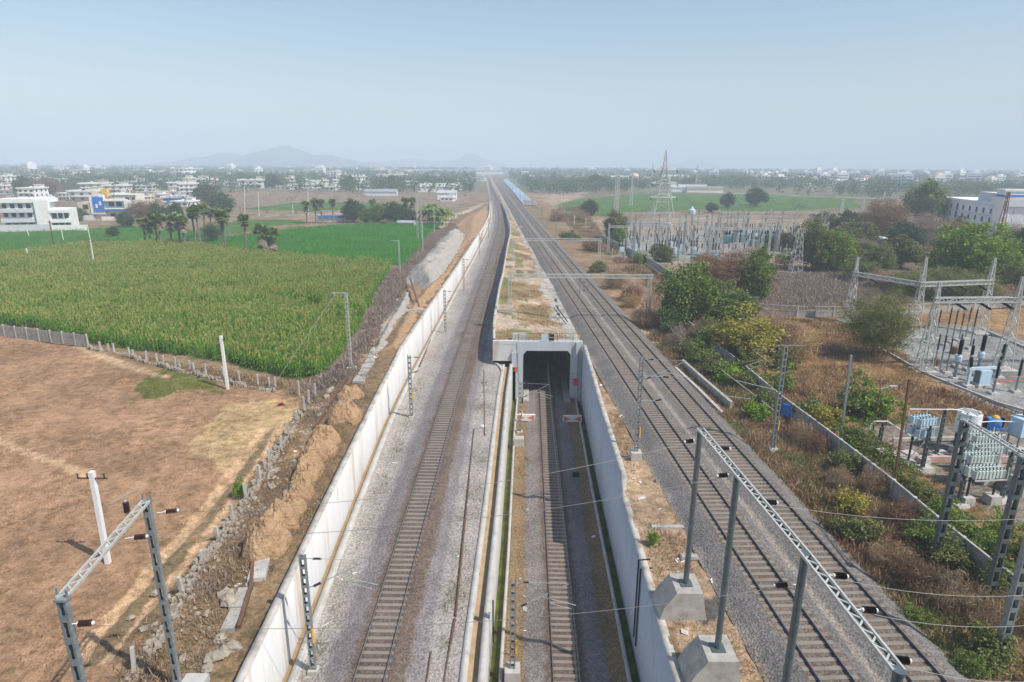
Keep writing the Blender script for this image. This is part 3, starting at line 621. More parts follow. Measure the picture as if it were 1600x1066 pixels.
def ohe_mast(base, H, label, arm=None, rz=0, group=None, block=True, w=.34, yellow=True, bh=.35, bw=.8):
    """electrification mast: batten post on a concrete block; arm = (dx to track, height) adds a cantilever"""
    root = empty('electrification_mast', base, rz, label, 'mast', group)
    m = MB(); batten_post(m, H, w); m.build('post', MT['galv'], root)
    if block: MB().box((0, 0, bh/2-.2), (bw, bw, bh+.4), taper=.93).build('base_block', MT['conc_pale'], root)
    if yellow: MB().box((w/2+.06, -.14, 2.6), (.11, .06, 1.0)).build('number_plate', MT['yellow'], root)
    if arm:
        dx, h = arm; s = 1 if dx > 0 else -1; c = MB()
        z1, z2 = H-.25, H-2.15
        c.tube((s*.17, 0, z1), (s*.62, 0, z1), .022); insulator(c, (s*.6, 0, z1), (s*1.05, 0, z1), .085, mi=1, cap=0); c.tube((s*1.05, 0, z1), (dx, 0, z1-.1), .014, mi=2)
        c.tube((s*.17, 0, z2), (s*.5, 0, z2+.1), .03); insulator(c, (s*.5, 0, z2+.1), (s*.95, 0, z2+.34), .085, mi=1, cap=0); c.tube((s*.95, 0, z2+.34), (dx, 0, z1-.1), .026, mi=2)
        c.tube((s*1.9, 0, z2+.82), (s*(abs(dx)+.5), 0, z2+.2), .025, mi=2); c.tube((s*(abs(dx)-1.1), 0, z2+.33), (s*(abs(dx)+.2), 0, z2-.08), .02, mi=2)
        c.build('cantilever', [MT['galv'], MT['insul'], MT['wire_pale']], root)
    return root
LWM = 'masts along the white retaining wall'
for (bx, by), (tx, ty), lab in [
    ((490, 1048), (467, 867), 'batten mast by the white wall, nearest the bottom of the picture'), ((643, 652), (640, 555), 'batten mast by the white wall at the rust streaked bulge'),
    ((696, 520), (694, 453), 'batten mast by the white wall opposite the stub beam on the earth bank'), ((724.7, 455), (724, 404), 'batten mast by the white wall beside the grey spoil heap')]:
    z = -4.2 if by > 1000 else -3.2 if by > 600 else -2.75 if by > 500 else -2.6
    p = at(bx, by, z); ohe_mast(p, top_z(tx, ty, p.y)-z, lab, ((float(XL(p.y))-p.x), 0), group=LWM, bh=.15, bw=.6)
for Y, lab in ((190, 'fifth batten mast along the white wall counted from the camera'), (240, 'sixth batten mast along the white wall, where it bends'), (292, 'seventh batten mast along the white wall counted from the camera'), (345, 'far batten mast at the vanishing end of the white wall')):
    ohe_mast((float(LWF(Y))+2.2, Y, float(ZL(Y))-.72), 7.2, lab, (float(XL(Y)-LWF(Y))-2.2, 0), group=LWM, yellow=False, bh=.15, bw=.6)
ohe_mast((.15, 34.1, -8.05), 7.7, 'batten mast in the sunken cutting, on a white block by the algae drain', (3.55, 0), bh=.85, bw=1.1)
ohe_mast((1.05, 73.8, -8.05), 6.9, 'batten mast in the sunken cutting in front of the tunnel mouth', (3.6, 0), bh=.2)
RCM = ohe_mast(at(993, 716, -.85), 9.7, 'batten mast on a concrete block between the cutting wall and upper tracks', (3.9, 0), bh=.7, bw=1.0)
m = MB(); m.tube((0, 0, 9.6), (-1.5, 0, 9.65), .03).tube((.1, 0, 7.9), (1.9, 0, 7.9), .05); insulator(m, (1.9, 0, 7.9), (2.5, 0, 7.8), .1, mi=1, cap=0); m.tube((.1, 0, 5.6), (1.4, 0, 5.6), .05); insulator(m, (1.4, 0, 5.6), (2.0, 0, 5.75), .1, mi=1, cap=0); m.tube((2.0, 0, 5.75), (3.4, 0, 7.6), .03, mi=2)
m.build('bracket_arm', [MT['galv'], MT['insul'], MT['wire_pale']], RCM)
ROM = ohe_mast(at(1207, 704, -1), 10.3, 'tall batten mast in the scrub right of the tracks, with T shaped top', (-3.0, 0), bh=.3)
m = MB().bar((-.8, 0, 10.35), (1.6, 0, 10.35), .08).tube((-.1, 0, 6.0), (-4.2, 0, 7.0), .03, mi=2).tube((-.1, 0, 3.9), (-5.6, 0, 8.0), .035, mi=2).tube((-2.6, 0, 5.2), (-5.2, 0, 5.5), .03, mi=2); insulator(m, (-.75, 0, 10.3), (-.75, 0, 9.5), .09, mi=1, cap=0); insulator(m, (-1.6, 0, 5.0), (-2.2, 0, 5.5), .1, mi=1, cap=0)
m.build('bracket_arm', [MT['galv'], MT['insul'], MT['wire_pale']], ROM)
# further masts beside the upper tracks, and their far portals
for i, Y in enumerate((225, 282, 340, 398, 456, 515, 575, 635)):
    ohe_mast((float(XR2(Y))+3.2, Y, -.8), 8.6, f'{ORD[i]} far mast right of the upper tracks beyond the gantries', (-3.0, 0), group='far masts beside the upper tracks', yellow=False, block=False)
    ohe_mast((float(XR1(Y))-3.3, Y, -.6), 8.4, f'{ORD[i]} far mast between the left track and the upper tracks', (3.2, 0), group='far masts between the tracks', yellow=False, block=False)
for i, Y in enumerate((470, 540, 610)):
    ohe_mast((float(XL(Y))-3.6, Y, -.9), 8.2, f'{ORD[i]} far mast left of the left track past the end of the wall', (3.4, 0), group='far masts left of the track', yellow=False, block=False)
def truss(m, a, b, w=.45, h=.5, n=None, bar=.06, mi=0):
    """box lattice beam between a and b"""
    a = Vector(a); b = Vector(b); d = (b-a); L = d.length; u = d.normalized(); s = u.cross(Vector((0, 0, 1))).normalized(); up = Vector((0, 0, 1)); n = n or max(4, int(L/.8))
    c = [s*(w/2)+up*(h/2), s*(-w/2)+up*(h/2), s*(-w/2)+up*(-h/2), s*(w/2)+up*(-h/2)]
    for q in c: m.bar(a+q, b+q, bar*1.35, mi=mi)
    for k in range(n):
        p0, p1 = a+d*(k/n), a+d*((k+1)/n)
        for i in range(4):
            j = (i+1) % 4; q0, q1 = (c[i], c[j]) if k % 2 == 0 else (c[j], c[i]); m.bar(p0+q0, p1+q1, bar*.75, mi=mi)
        if k: 
            for i in range(4): m.bar(p0+c[i], p0+c[(i+1) % 4], bar*.6, mi=mi)
def lattice_leg(m, H, w0, w1, n, bar=.07, mi=0, cen=(0, 0, 0), top=None):
    cx, cy, cz = cen
    tp = top or (cx, cy)
    P = lambda t, sx, sy: Vector((cx+(tp[0]-cx)*t+sx*(w0+(w1-w0)*t)/2, cy+(tp[1]-cy)*t+sy*(w0+(w1-w0)*t)/2, cz+H*t)); S = ((-1, -1), (1, -1), (1, 1), (-1, 1))
    for s in S: m.bar(P(0, *s), P(1, *s), bar*1.2, mi=mi)
    for k in range(n):
        t0, t1 = k/n, (k+1)/n
        for i in range(4):
            a, b = S[i], S[(i+1) % 4]
            if k % 2: a, b = b, a
            m.bar(P(t0, *a), P(t1, *b), bar*.7, mi=mi)
            m.bar(P(t1, *S[i]), P(t1, *S[(i+1) % 4]), bar*.6, mi=mi)
def gantry(xa, za, xb, zb, Y, top, label, drops, grp):
    root = empty('portal_gantry', (xa, Y, 0), 0, label, 'gantry', grp); L = xb-xa
    m = MB(); lattice_leg(m, top-za+.3, .62, .5, 14, .06, cen=(0, 0, za)); m.build('leg', MT['galv_light'], root)
    m = MB(); lattice_leg(m, top-zb+.3, .62, .5, 14, .06, cen=(L, 0, zb)); m.build('leg', MT['galv_light'], root)
    m = MB(); truss(m, (-.2, 0, top), (L+.6, 0, top), .5, .55, int(L/.85), .06); m.build('beam', MT['galv_light'], root)
    for dx in drops:
        m = MB(); x = dx-xa; m.tube((x, 0, top-.2), (x, 0, top-2.9), .12, n=8)
        for z in (.9, 2.3): m.tube((x, 0, top-z), (x+.5, 0, top-z-.1), .03); insulator(m, (x+.5, 0, top-z-.1), (x+.95, 0, top-z-.2), .1, mi=1, cap=0); m.tube((x+.95, 0, top-z-.2), (x+2.2, 0, top-z-.35), .02, mi=0)
        m.build('drop_arm', [MT['galv'], MT['insul']], root)
    m = MB().tube((L+.1, 0, top+.3), (L+.1, 0, top+2.1), .04).bar((L-1.1, 0, top+2.1), (L+1.5, 0, top+2.1), .06); m.build('top_bracket', MT['galv'], root)
    return root
gantry(-.4, .1, 22.9, -1, 103.0, 7.1, 'grey lattice gantry spanning the upper tracks just behind the tunnel mouth', (11.3,), 'gantries over the tracks')
gantry(.2, .3, 22.6, -.9, 162.8, 6.2, 'second lattice gantry over the upper tracks, further from the tunnel', (10.4,), 'gantries over the tracks')
# strainer portals: rows of posts joined by lattice beams
def ladder_beam(m, a, b, w=.34, n=None):
    a = Vector(a); b = Vector(b); d = b-a; u = d.normalized(); s = u.cross(Vector((0, 0, 1))).normalized(); n = n or int(d.length/.34)
    for k in (-1, 1): m.bar(a+s*(k*w/2), b+s*(k*w/2), .07, .12)
    for k in range(n):
        p0, p1 = a+d*(k/n), a+d*((k+1)/n); q = 1 if k % 2 else -1; m.bar(p0+s*(q*w/2), p1-s*(q*w/2), .06, .04)
def wedge():
    """tall concrete footing, one side running out in a long slope"""
    t = [(-.75, -.95), (.8, -.95), (.8, .95), (-.75, .95)]; b = [(-1.75, -1.1), (1.15, -1.1), (1.15, 1.1), (-1.75, 1.1)]; md = [(-1.45, -1.0), (.95, -1.0), (.95, 1.0), (-1.45, 1.0)]
    return MB().poly([(x, y, -1.9) for x, y in b]+[(x, y, -1.0) for x, y in md]+[(x, y, 0) for x, y in t], [(3, 2, 1, 0), (8, 9, 10, 11)]+[(k, (k+1) % 4, 4+(k+1) % 4, 4+k) for k in range(4)]+[(4+k, 4+(k+1) % 4, 8+(k+1) % 4, 8+k) for k in range(4)])
def post_row(pts, kind, label_of, beam_label, grp, blocks):
    for i, (x, y, zb, zt) in enumerate(pts):
        root = empty('portal_post', (x, y, zb), 0, label_of[i], 'post', grp); m = MB(); H = zt-zb
        if kind == 'tube':
            m.tube((0, 0, 0), (0, 0, H), .165, .15, 16).tube((0, 0, H), (0, 0, H+.12), .19, .19, 16).box((0, 0, .03), (.7, .7, .06)); m.build('tube', MT['tube'], root)
        else:
            m2 = MB(); k_ = 1.0 if x > 0 else .68; batten_post(m2, H, .44*k_, .28*k_, .95, bar=.3); m2.build('post', MT['tube' if x > 0 else 'galv'], root)
            MB().box((0, .02, H+.03), (.62*k_, .5*k_, .1)).box((.3*k_, 0, H+.2), (.06, .06, .4)).box((-.3*k_, .1, H+.2), (.06, .06, .4)).build('cap_plate', MT['galv'], root)
        if blocks: wedge().build('footing', MT['conc'], root)
        else: MB().box((.75, .1, -.1), (1.2, 1.0, .75), taper=.95).build('footing', MT['conc_pale'], root)
    for i, (p, q) in enumerate(zip(pts[:-1], pts[1:])):
        m = MB(); ladder_beam(m, (p[0], p[1], p[3]+.08), (q[0], q[1], q[3]+.08)); tag(m.build('lattice_beam', MT['galv_light'] if kind == 'tube' else MT['galv_light']), beam_label[i], 'beam', 'beams of the strainer portals')
TZ = 10.75
TUBE = [(*at(1094, 672, TZ)[:2], .75, TZ), (*at(1152, 742, TZ)[:2], .75, TZ), (*at(1258, 868, TZ)[:2], .75, TZ), (*at(1404, 1052, TZ)[:2], .75, TZ)]
post_row(TUBE, 'tube', ['dark steel tube post on the farthest of the concrete footings by the upper tracks', 'dark steel tube post on the second concrete footing by the upper tracks',
    'dark steel tube post whose foot is cut off at the bottom of the picture', 'dark steel tube post showing only its head at the bottom right'],
    ['pale lattice beam between the two farther tube posts', 'pale lattice beam between the second and third tube posts', 'long pale lattice beam running to the bottom edge over the right track'], 'tube posts beside the upper tracks', True)
LZ = 9.9
LEFT = [(*at(229, 785, LZ)[:2], -.55, LZ), (*at(97, 937, LZ)[:2], -.7, LZ)]
post_row(LEFT, 'batten', ['green-grey batten post by the broken fence, farther end of the left beam', 'green-grey batten post in the brown field at the left edge of the picture'], ['lattice beam high above the brown field between two batten posts'], 'batten posts left of the white wall', False)
RZ = 9.4
RIGHT = [(*at(1508, 658, RZ)[:2], -1, RZ), (*at(1600, 714, RZ)[:2], -1, RZ)]
post_row(RIGHT, 'batten', ['grey batten post in front of the substation, carrying a lattice beam', 'grey batten post at the right edge of the picture by the substation'], ['lattice beam from the batten post towards the right edge, over the capacitor racks'], 'batten posts by the substation', False)
p = at(1558, 1037, -1); q = empty('portal_post', p, 0, 'weathered green batten post standing in scrub at the bottom right corner', 'post', 'batten posts by the substation'); m = MB(); batten_post(m, 9.6, .42, .3, .8, bar=.28); m.build('post', MT['galv'], q)
p = at(1596, 960, -1); q = empty('portal_post', p, 0, 'batten post half hidden behind the green one at the right edge', 'post', 'batten posts by the substation'); m = MB(); batten_post(m, 9.4, .42, .3, .8, bar=.28); m.build('post', MT['galv'], q)
# wires
def wire(a, b, sag=.3, r=.012, label=None, name='wire', mat_='wire', group=None, n=10):
    a = Vector(a); b = Vector(b); pts = [a.lerp(b, t/n)-Vector((0, 0, 4*sag*(t/n)*(1-t/n))) for t in range(n+1)]
    o = MB().path(pts, r, 4).build(name, MT[mat_]); return tag(o, label, 'wire', group)
def strain(a, b, label, name='strain_insulator', L=.55, r=.13):
    a = Vector(a); d = (Vector(b)-a).normalized(); m = MB(); insulator(m, a+d*.35, a+d*(.35+L), r, mi=0, cap=1); m.tube(a, a+d*.36, .02, mi=1)
    return tag(m.build(name, [MT['insul'], MT['white']]), label, 'insulator', 'brown strain insulators on the cross wires')
L0, L1 = Vector(LEFT[0][:2]+(LZ-.15,)), Vector(LEFT[1][:2]+(LZ-.15,)); T0, T1, T2, T3 = [Vector((x, y, TZ-.1)) for x, y, a, b in TUBE]; Q0, Q1 = [Vector((x, y, RZ-.1)) for x, y, a, b in RIGHT]
def ln(a, b, t): return a.lerp(b, t)
CW = [(ln(L0, L1, .33)-Vector((0, 0, .3)), ln(T0, T1, .95), 'left lattice beam above the field', 'upper tracks near the second tube post'), (L1-Vector((0, 0, .9)), ln(T2, T3, -.05)-Vector((0, 0, 1.4)), 'batten post at the left edge', 'third tube post'),
      (L0+Vector((.4, 0, -.4)), T0-Vector((0, 0, .5)), 'far batten post of the left beam', 'farthest tube post')]
for i, (a, b, la, lb) in enumerate(CW):
    strain(a, b, f'ribbed brown strain insulator hung at the {la}'); strain(b, a, f'ribbed brown strain insulator pulling on the {lb}'); wire(a, b, .9, .013, f'thin wire over the white wall from the {la}', group='cross wires between the portals', n=16)
RW_ = [((1148, 714), (1420, 712), 10.4), ((1218, 798), (1640, 808), 9.6), ((1322, 912), (1660, 925), 9.6), ((1366, 966), (1680, 968), 9.6), ((1414, 1043), (1690, 1057), 9.6)]
for i, ((x, y), (x2, y2), z2) in enumerate(RW_):
    a = at(x-34, y-14, TZ); b = at(x2, y2, z2)
    strain(a, b, f'{ORD[i]} brown insulator along the tube post beam, counted from the far end')
    if i: wire(a, b, .5, .009, f'{ORD[i]} pale cross wire from the tube post beam to the right edge', mat_='wire_pale', group='cross wires to the substation', n=12)
for i, (t, dx) in enumerate(((.18, .3), (.42, .2), (.66, .3), (.85, .2))):
    a = ln(Q0, Q1, t); strain(a, a+Vector((3, 1+dx, -.4)), f'{ORD[i]} dark insulator on the beam before the capacitor racks, counted from its tall post')
m = MB(); insulator(m, L0+Vector((-.35, -.9, .15)), L0+Vector((-.35, -.9, .75)), .14, mi=0, cap=1); m.tube(L0+Vector((-.9, -1.1, .7)), L0+Vector((.2, -.6, 1.25)), .03, mi=1)
tag(m.build('line_isolator', [MT['insul'], MT['wire_pale']]), 'isolator switch with brown insulator mounted on the left beam', 'isolator')
for fx, fz, y0, y1, nm, sp in ((XL, ZL, 8, 420, 'left track', 36), (XM, lambda y: -7.5, 8, 84, 'sunken track', 39.5), (XR1, lambda y: 0, 8, 420, 'upper track nearer the cutting', 55), (XR2, lambda y: 0, 8, 420, 'upper track nearer the substation', 55)):
    for hh, r, wn in ((5.6, .011, 'contact wire'), (6.9, .011, 'messenger wire')):
        ys = np.arange(y0, y1+.1, 6.0); m = MB(); P = [Vector((float(fx(y)), y, float(fz(y))+hh-(0 if hh < 6 else .9*4*((y % sp)/sp)*(1-(y % sp)/sp)))) for y in ys]
        tag(m.path(P, r, 4).build(wn.replace(' ', '_'), MT['wire']), f'thin {wn} above the {nm}', 'wire', 'overhead line wires')
# ---- feeder posts left of the wall, with an inverted L top
def feeder(bx, by, tx, ty, lab, arm=True, w=.3, zb=-.6, twin=False):
    p = at(bx, by, zb); p.z = gz(p.x, p.y); H = top_z(tx, ty, p.y)-p.z
    root = empty('feeder_post', p, 0, lab, 'post', 'feeder posts along the fields'); m = MB(); batten_post(m, H, w, .2, .6); m.build('post', MT['galv_light'], root)
    if twin:
        m = MB(); batten_post(m, H-.8, w, .2, .7); o = m.build('post', MT['galv_light'], root); o.location = (1.3, 1.2, 0)
    if arm:
        m = MB().bar((0, 0, H), (-1.75, 0, H), .09); insulator(m, (-1.6, 0, H-.06), (-1.6, 0, H-.75), .09, mi=1, cap=0); m.build('bracket_arm', [MT['galv_light'], MT['insul']], root)
    MB().box((.1, 0, .1), (1.1, .9, .5)).build('base_block', MT['conc_pale'], root)
    return p, H
pf, hf = feeder(549, 583, 547, 458, 'feeder post with bent top by the corner of the maize field')
wire(pf+Vector((-1.2, 0, hf)), at(408, 630, -.9), .02, .018, 'pale stay wire slanting from the bent feeder post to the brown field', 'stay_wire', 'wire_pale')
feeder(625, 428, 624, 376, 'feeder post with bent top at the far edge of the maize'); feeder(653, 376, 653, 290, 'tall twin lattice post at the edge of the lush green field', False, .5, -1, True)
feeder(661, 392, 661, 345, 'slim straight feeder post beside the twin lattice post', False, .24); feeder(679, 365, 679, 325, 'feeder post with bent top near the coconut palms'); feeder(693, 342, 692, 312, 'small feeder post with bent top beyond the coconut palms')
for i, (bx, by, ty) in enumerate(((716, 322, 300), (722, 318, 296), (731, 312, 293), (703, 328, 306), (540, 330, 296), (583, 322, 300), (634, 314, 294))): feeder(bx, by, bx, ty, f'{ORD[i]} thin distant post beyond the green field', False, .24, -1)
# ================================================================ left side: fences, poles, heaps, loose rails
MT['rock'] = mat('rock', [(.3, (.24, .20, .155)), (.7, (.42, .36, .29))], 2.5, detail=6, bump=.05, bscale=6)
def pole(bx, by, tx, ty, label, name='concrete_pole', r0=.19, r1=.12, arm=0, m_='white', lean=True, z=None, cat='pole', group='poles standing in the fields'):
    p = G(bx, by) if z is None else at(bx, by, z); t = at_y(tx, ty, p.y); root = empty(name, p, 0, label, cat, group); d = t-p
    if not lean: d.x = 0
    MB().bar((0, 0, -.3), d, r0*1.5, r0*1.5).build('shaft', MT[m_], root)
    if arm:
        m = MB(); z = .93; m.bar((d.x*z-arm, 0, d.z*z), (d.x*z+arm, 0, d.z*z), .09)
        for k in (-1, -.35, .8): insulator(m, (d.x*z+arm*k, 0, d.z*z+.02), (d.x*z+arm*k, 0, d.z*z+.3), .06, mi=1, cap=1)
        m.build('cross_arm', [MT['rust'], MT['insul']], root)
    return root
pole(356, 608, 345, 525, 'leaning white concrete pole at the grass patch by the maize fence', arm=.45); pole(169, 880, 143, 737, 'leaning white concrete pole with cross arm in the middle of the brown field', arm=.95)
pole(148, 418, 141, 375, 'grey pole rising from the maize near its middle', r0=.14, arm=.6); pole(86, 395, 77, 345, 'dark pole behind the maize on the left', m_='rust', r0=.15, arm=.5); pole(45, 407, 41, 388, 'short pale stump of a pole at the left of the maize', r0=.16)
pole(45, 368, 42, 359, 'very short white pole on the lush strip before the big white house', r0=.13); pole(99, 375, 95, 355, 'white pole on the lush strip right of the big white house', r0=.13); pole(141, 374, 136, 351, 'white pole before the blue fronted house', r0=.13)
pole(482, 337, 481, 293, 'tall pale pole on the bare land behind the palms', r0=.14); pole(405, 338, 403, 300, 'tall pale pole right of the palm grove', r0=.14); pole(383, 345, 382, 290, 'tallest thin pole above the palm grove', r0=.12); pole(458, 335, 457, 320, 'low white pole on the bare strip behind the lush field', r0=.12)
# -- panelled wall
def panels():
    a, b = G(-60, 518), G(138, 543); root = empty('panel_wall', a, 0, 'grey precast panel wall at the left end of the maize field', 'wall'); d = b-a; n = 11; ax = math.atan2(d.y, d.x)
    for k in range(n):
        p0, p1 = d*(k/n), d*((k+1)/n); c = (p0+p1)/2
        m = MB()
        for j in range(4): m.box((c.x, c.y, .22+.44*j), ((p1-p0).length-.2, .06+.006*(j % 2), .43), ax)
        m.build('panel', MT['conc'], root)
    for k in range(n+1):
        p0 = d*(k/n); MB().box((p0.x, p0.y, .95), (.2, .2, 2.0), ax).build('post', MT['conc_pale'], root)
panels()
def rubble_wall(pts, label, h=.4, w=.4, seed=1):
    """a collapsed wall of rough stones, two or three courses of uneven blocks with gaps"""
    rng = random.Random(seed); V = [G(*p) for p in pts]; m = MB()
    for a, b in zip(V[:-1], V[1:]):
        L = (b-a).length; d = (b-a)/L; s = Vector((-d.y, d.x, 0)); ax = math.atan2(d.y, d.x); n = max(1, int(L/.3)); ph = rng.random()*9
        for k in range(n):
            hh = h*max(0, .65+.75*math.sin(k*.17+ph)*rng.uniform(.4, 1)); z = 0
            while z < hh+.05:
                for q in (-.5, .5):
                    c = a.lerp(b, (k+rng.uniform(.2, .8))/n)+s*(q*w*.55+rng.uniform(-.1, .1)*(1+2*(rng.random() < .12))); e = rng.uniform(.18, .36); m.box((c.x, c.y, c.z+z+e*.3-.05), (e*rng.uniform(.9, 1.5), e*rng.uniform(.8, 1.1), e*rng.uniform(.6, .9)), ax+rng.uniform(-.7, .7), taper=rng.uniform(.55, .85))
                z += .24
    return tag(m.build('rubble_wall', MT['rock']), label, 'wall')
rubble_wall([(139, 546), (182, 552), (240, 570), (300, 585), (355, 598), (430, 612)], 'low broken stone wall between the brown field and the maize', seed=3)
rubble_wall([(470, 645), (441, 695), (405, 755), (362, 815), (345, 848), (312, 885), (288, 930), (262, 985), (228, 1030), (205, 1066)], 'low broken stone wall running down the right side of the brown field', .36, .6, 4)
PB = MB().box((0, 0, .9), (.2, .22, 1.9), taper=.94); POST = None
def fpost(bx, by, ty, i, where):
    global POST
    p = G(bx, by); H = max(.8, min(2.6, (top_z(bx, ty, p.y)-p.z)*1.18)); lab = f'{where}'
    if POST is None: POST = PB.build('fence_post', MT['conc_pale']); o = POST
    else: o = POST.copy(); C.objects.link(o)
    o.location = p; o.scale = (1, 1, H/1.85); o.rotation_euler = (random.uniform(-.05, .05), random.uniform(-.08, .08), random.uniform(-.4, .4)); tag(o, lab, 'fence post', 'broken concrete fence posts')
A = [(158, 548, 536), (170, 549, 539), (178, 551, 539), (203, 558, 545), (208, 558, 548), (230, 566, 551), (247, 570, 555), (255, 569, 558), (275, 574, 560), (281, 574, 564), (298, 580, 566), (303, 580, 569), (322, 586, 571), (349, 590, 576), (374, 597, 582), (404, 604, 588), (422, 605, 592), (431, 607, 592)]
for i, (x, y, t) in enumerate(A): fpost(x, y, t, i, f'{ORD[i]} short concrete post along the maize edge, counted from the panel wall')
B = [(467, 618, 599), (483, 631, 613), (477, 645, 624), (493, 621, 603), (463, 660, 645), (452, 682, 663), (439, 703, 685), (422, 727, 706), (406, 755, 732), (386, 782, 760), (364, 815, 793), (342, 846, 826), (316, 886, 864), (286, 932, 906), (210, 1049, 1018)]
for i, (x, y, t) in enumerate(B): fpost(x, y, t, i, f'{ORD[i]} concrete post down the broken wall, counted from its far corner')
# -- heaps of dumped earth against the wall
def heap(name, c, rx, ry, h, m, label, cat, rz=0, seed=0, group=None, n=30, k=.18):
    rng = np.random.default_rng(seed); u = np.linspace(0, 1, n); th = np.linspace(0, 2*np.pi, n*2, endpoint=False); R, T = np.meshgrid(u, th, indexing='ij')
    x = R*np.cos(T); y = R*np.sin(T); nz = hnoise(x*3+seed*7, y*3, 1, seed)-.5; nz2 = hnoise(x*9+seed, y*9, 1, seed+1)-.5
    e = 1+(hnoise(np.cos(T)*2+seed, np.sin(T)*2, 1, seed+2)-.5)*.5
    z = h*((1-R**2)**.75)*(1+nz*k*2)+h*nz2*k*(1-R); z += h*.10*(hnoise(x*16+seed, y*16, 1, seed+4)-.5)+h*.06*(hnoise(x*30+seed, y*30, 1, seed+5)-.5); z -= .25*(R > .97)
    X = x*rx*e; Y = y*ry*e; ca, sa = math.cos(rz), math.sin(rz); V = np.stack([X*ca-Y*sa, X*sa+Y*ca, z], -1).reshape(-1, 3)
    i = np.arange(n-1)[:, None]*(2*n); j = np.arange(2*n)[None, :]; j2 = (j+1) % (2*n); F = np.stack([i+j, i+2*n+j, i+2*n+j2, i+j2], -1).reshape(-1, 4)
    o = np_mesh(name, V, F, m, smooth=True); o.location = c; return tag(o, label, cat, group)
MT['earth'] = mat('dumped_earth', [(.3, (.22, .13, .075)), (.45, (.37, .23, .125)), (.6, (.43, .28, .16)), (.8, (.50, .345, .21))], 1.6, detail=9, bump=.2, bscale=5)
MT['spoil'] = mat('grey_spoil', [(.25, (.28, .24, .20)), (.5, (.37, .335, .295)), (.8, (.45, .41, .365))], .9, detail=9, bump=.25, bscale=3)
H = [(558, 622, 1.7, 1.7, 1.0), (552, 655, 2.1, 2.3, 1.3), (520, 692, 1.9, 1.9, 1.15), (508, 713, 2.1, 1.9, 1.3), (495, 742, 1.9, 1.8, 1.25), (485, 768, 1.6, 1.5, 1.1), (478, 782, 1.4, 1.2, .9), (466, 800, 1.6, 1.4, 1.0), (450, 820, 2.0, 1.8, 1.3), (430, 860, 2.0, 2.3, 1.5)]
for i, (x, y, rx, ry, h) in enumerate(H):
    p = G(x-5, y); heap('earth_heap', p+Vector((-.35, 0, -.05)), rx*.86, ry*.72, h*1.4, MT['earth'], f'{ORD[i]} heap of orange-brown earth along the white wall, counted from the far end', 'earth heap', random.uniform(0, 3), i+3, 'dumped earth heaps along the wall', n=44, k=.26)
def poly_heap(name, pix, h, edge, m, label, seed, step=.5, rough=.5, cat='spoil heap'):
    """a dumped heap filling an outline on the ground, h high inside, falling off over edge metres"""
    P = [tuple(G(x, y))[:2] for x, y in pix]; a = np.array(P); x = np.arange(a[:, 0].min()-1, a[:, 0].max()+1, step); y = np.arange(a[:, 1].min()-1, a[:, 1].max()+1, step*1.5); X, Y = np.meshgrid(x, y, indexing='ij')
    wx = (hnoise(X, Y, 2.2, seed)-.5)*1.2; ins = inpoly(X+wx, Y+wx, P); d = seg_dist(X, Y, P+[P[0]]); d = np.where(ins, d, -.15)
    n = hnoise(X, Y, 3.5, seed+1)*.6+hnoise(X, Y, 1.3, seed+2)*.4; z = h*smooth01(d/edge)*(1-rough+rough*2*n); Z = ground_z(X, Y)+np.where(ins, z+.02+.30*(hnoise(X, Y, 1.1, seed+3)-.3)+.16*hnoise(X, Y, .55, seed+6), -.3)
    k = np.where(ins, 1, 0); F = grid_faces(*X.shape); kk = k.reshape(-1)[F].sum(1) > 0; F = F[kk][:, ::-1]; V = np.stack([X, Y, Z], -1).reshape(-1, 3); u, inv = np.unique(F, return_inverse=True)
    return tag(np_mesh(name, V[u], inv.reshape(F.shape), m, smooth=True), label, cat)
poly_heap('spoil_heap', [(630, 440), (640, 425), (668, 398), (690, 372), (712, 357), (727, 366), (722, 380), (708, 405), (694, 425), (684, 444), (672, 452), (650, 446)], 2.3, 4.0, MT['spoil'], 'long heap of grey spoil beside the white wall', 40)
poly_heap('spoil_heap', [(583, 548), (600, 515), (618, 488), (630, 462), (642, 458), (640, 475), (620, 505), (604, 535), (592, 556)], 1.0, 1.4, MT['spoil'], 'narrow ridge of grey rubble below the long spoil heap', 41, .3)
poly_heap('earth_bank', [(606, 545), (622, 510), (640, 478), (660, 456), (690, 430), (712, 400), (718, 398), (700, 430), (672, 468), (646, 505), (622, 545)], .9, 2.0, MT['earth'], 'strip of orange earth between the grey spoil and the white wall', 42, .4, cat='earth heap')
poly_heap('earth_bank', [(716, 392), (725, 370), (712, 352), (735, 335), (758, 325), (762, 345), (752, 362)], 1.6, 9, MT['earth'], 'far bank of brown earth beside the end of the white wall', 43, 1.0, cat='earth heap')
def rock(name, px, py, s, seed, label, m='rock', z=None, flat=.6, cat='rock', group='loose rocks left of the white wall'):
    rng = random.Random(seed); b = MB(); n1, n2 = 7, 5; prof = []
    for j in range(n2):
        t = j/(n2-1)*math.pi
        for k in range(n1):
            a = 2*math.pi*k/n1; r = s*(.75+.5*rng.random()); b.v.append((r*math.sin(t)*math.cos(a), r*math.sin(t)*math.sin(a)*.8, r*math.cos(t)*flat))
    for j in range(n2-1):
        for k in range(n1): b.f.append([j*n1+k, (j+1)*n1+k, (j+1)*n1+(k+1) % n1, j*n1+(k+1) % n1]); b.m.append(0)
    p = G(px, py) if z is None else at(px, py, z); o = b.build(name, MT[m]); o.location = p+Vector((0, 0, s*flat*.4)); o.rotation_euler = (rng.uniform(-.2, .2), rng.uniform(-.2, .2), rng.uniform(0, 6)); return tag(o, label, cat, group)
BL = ['beside the second post of the broken wall', 'at the broken wall corner', 'below the orange heaps', 'on the broken wall', 'against the old rail line', 'in the dry weeds', 'near the large boulder']
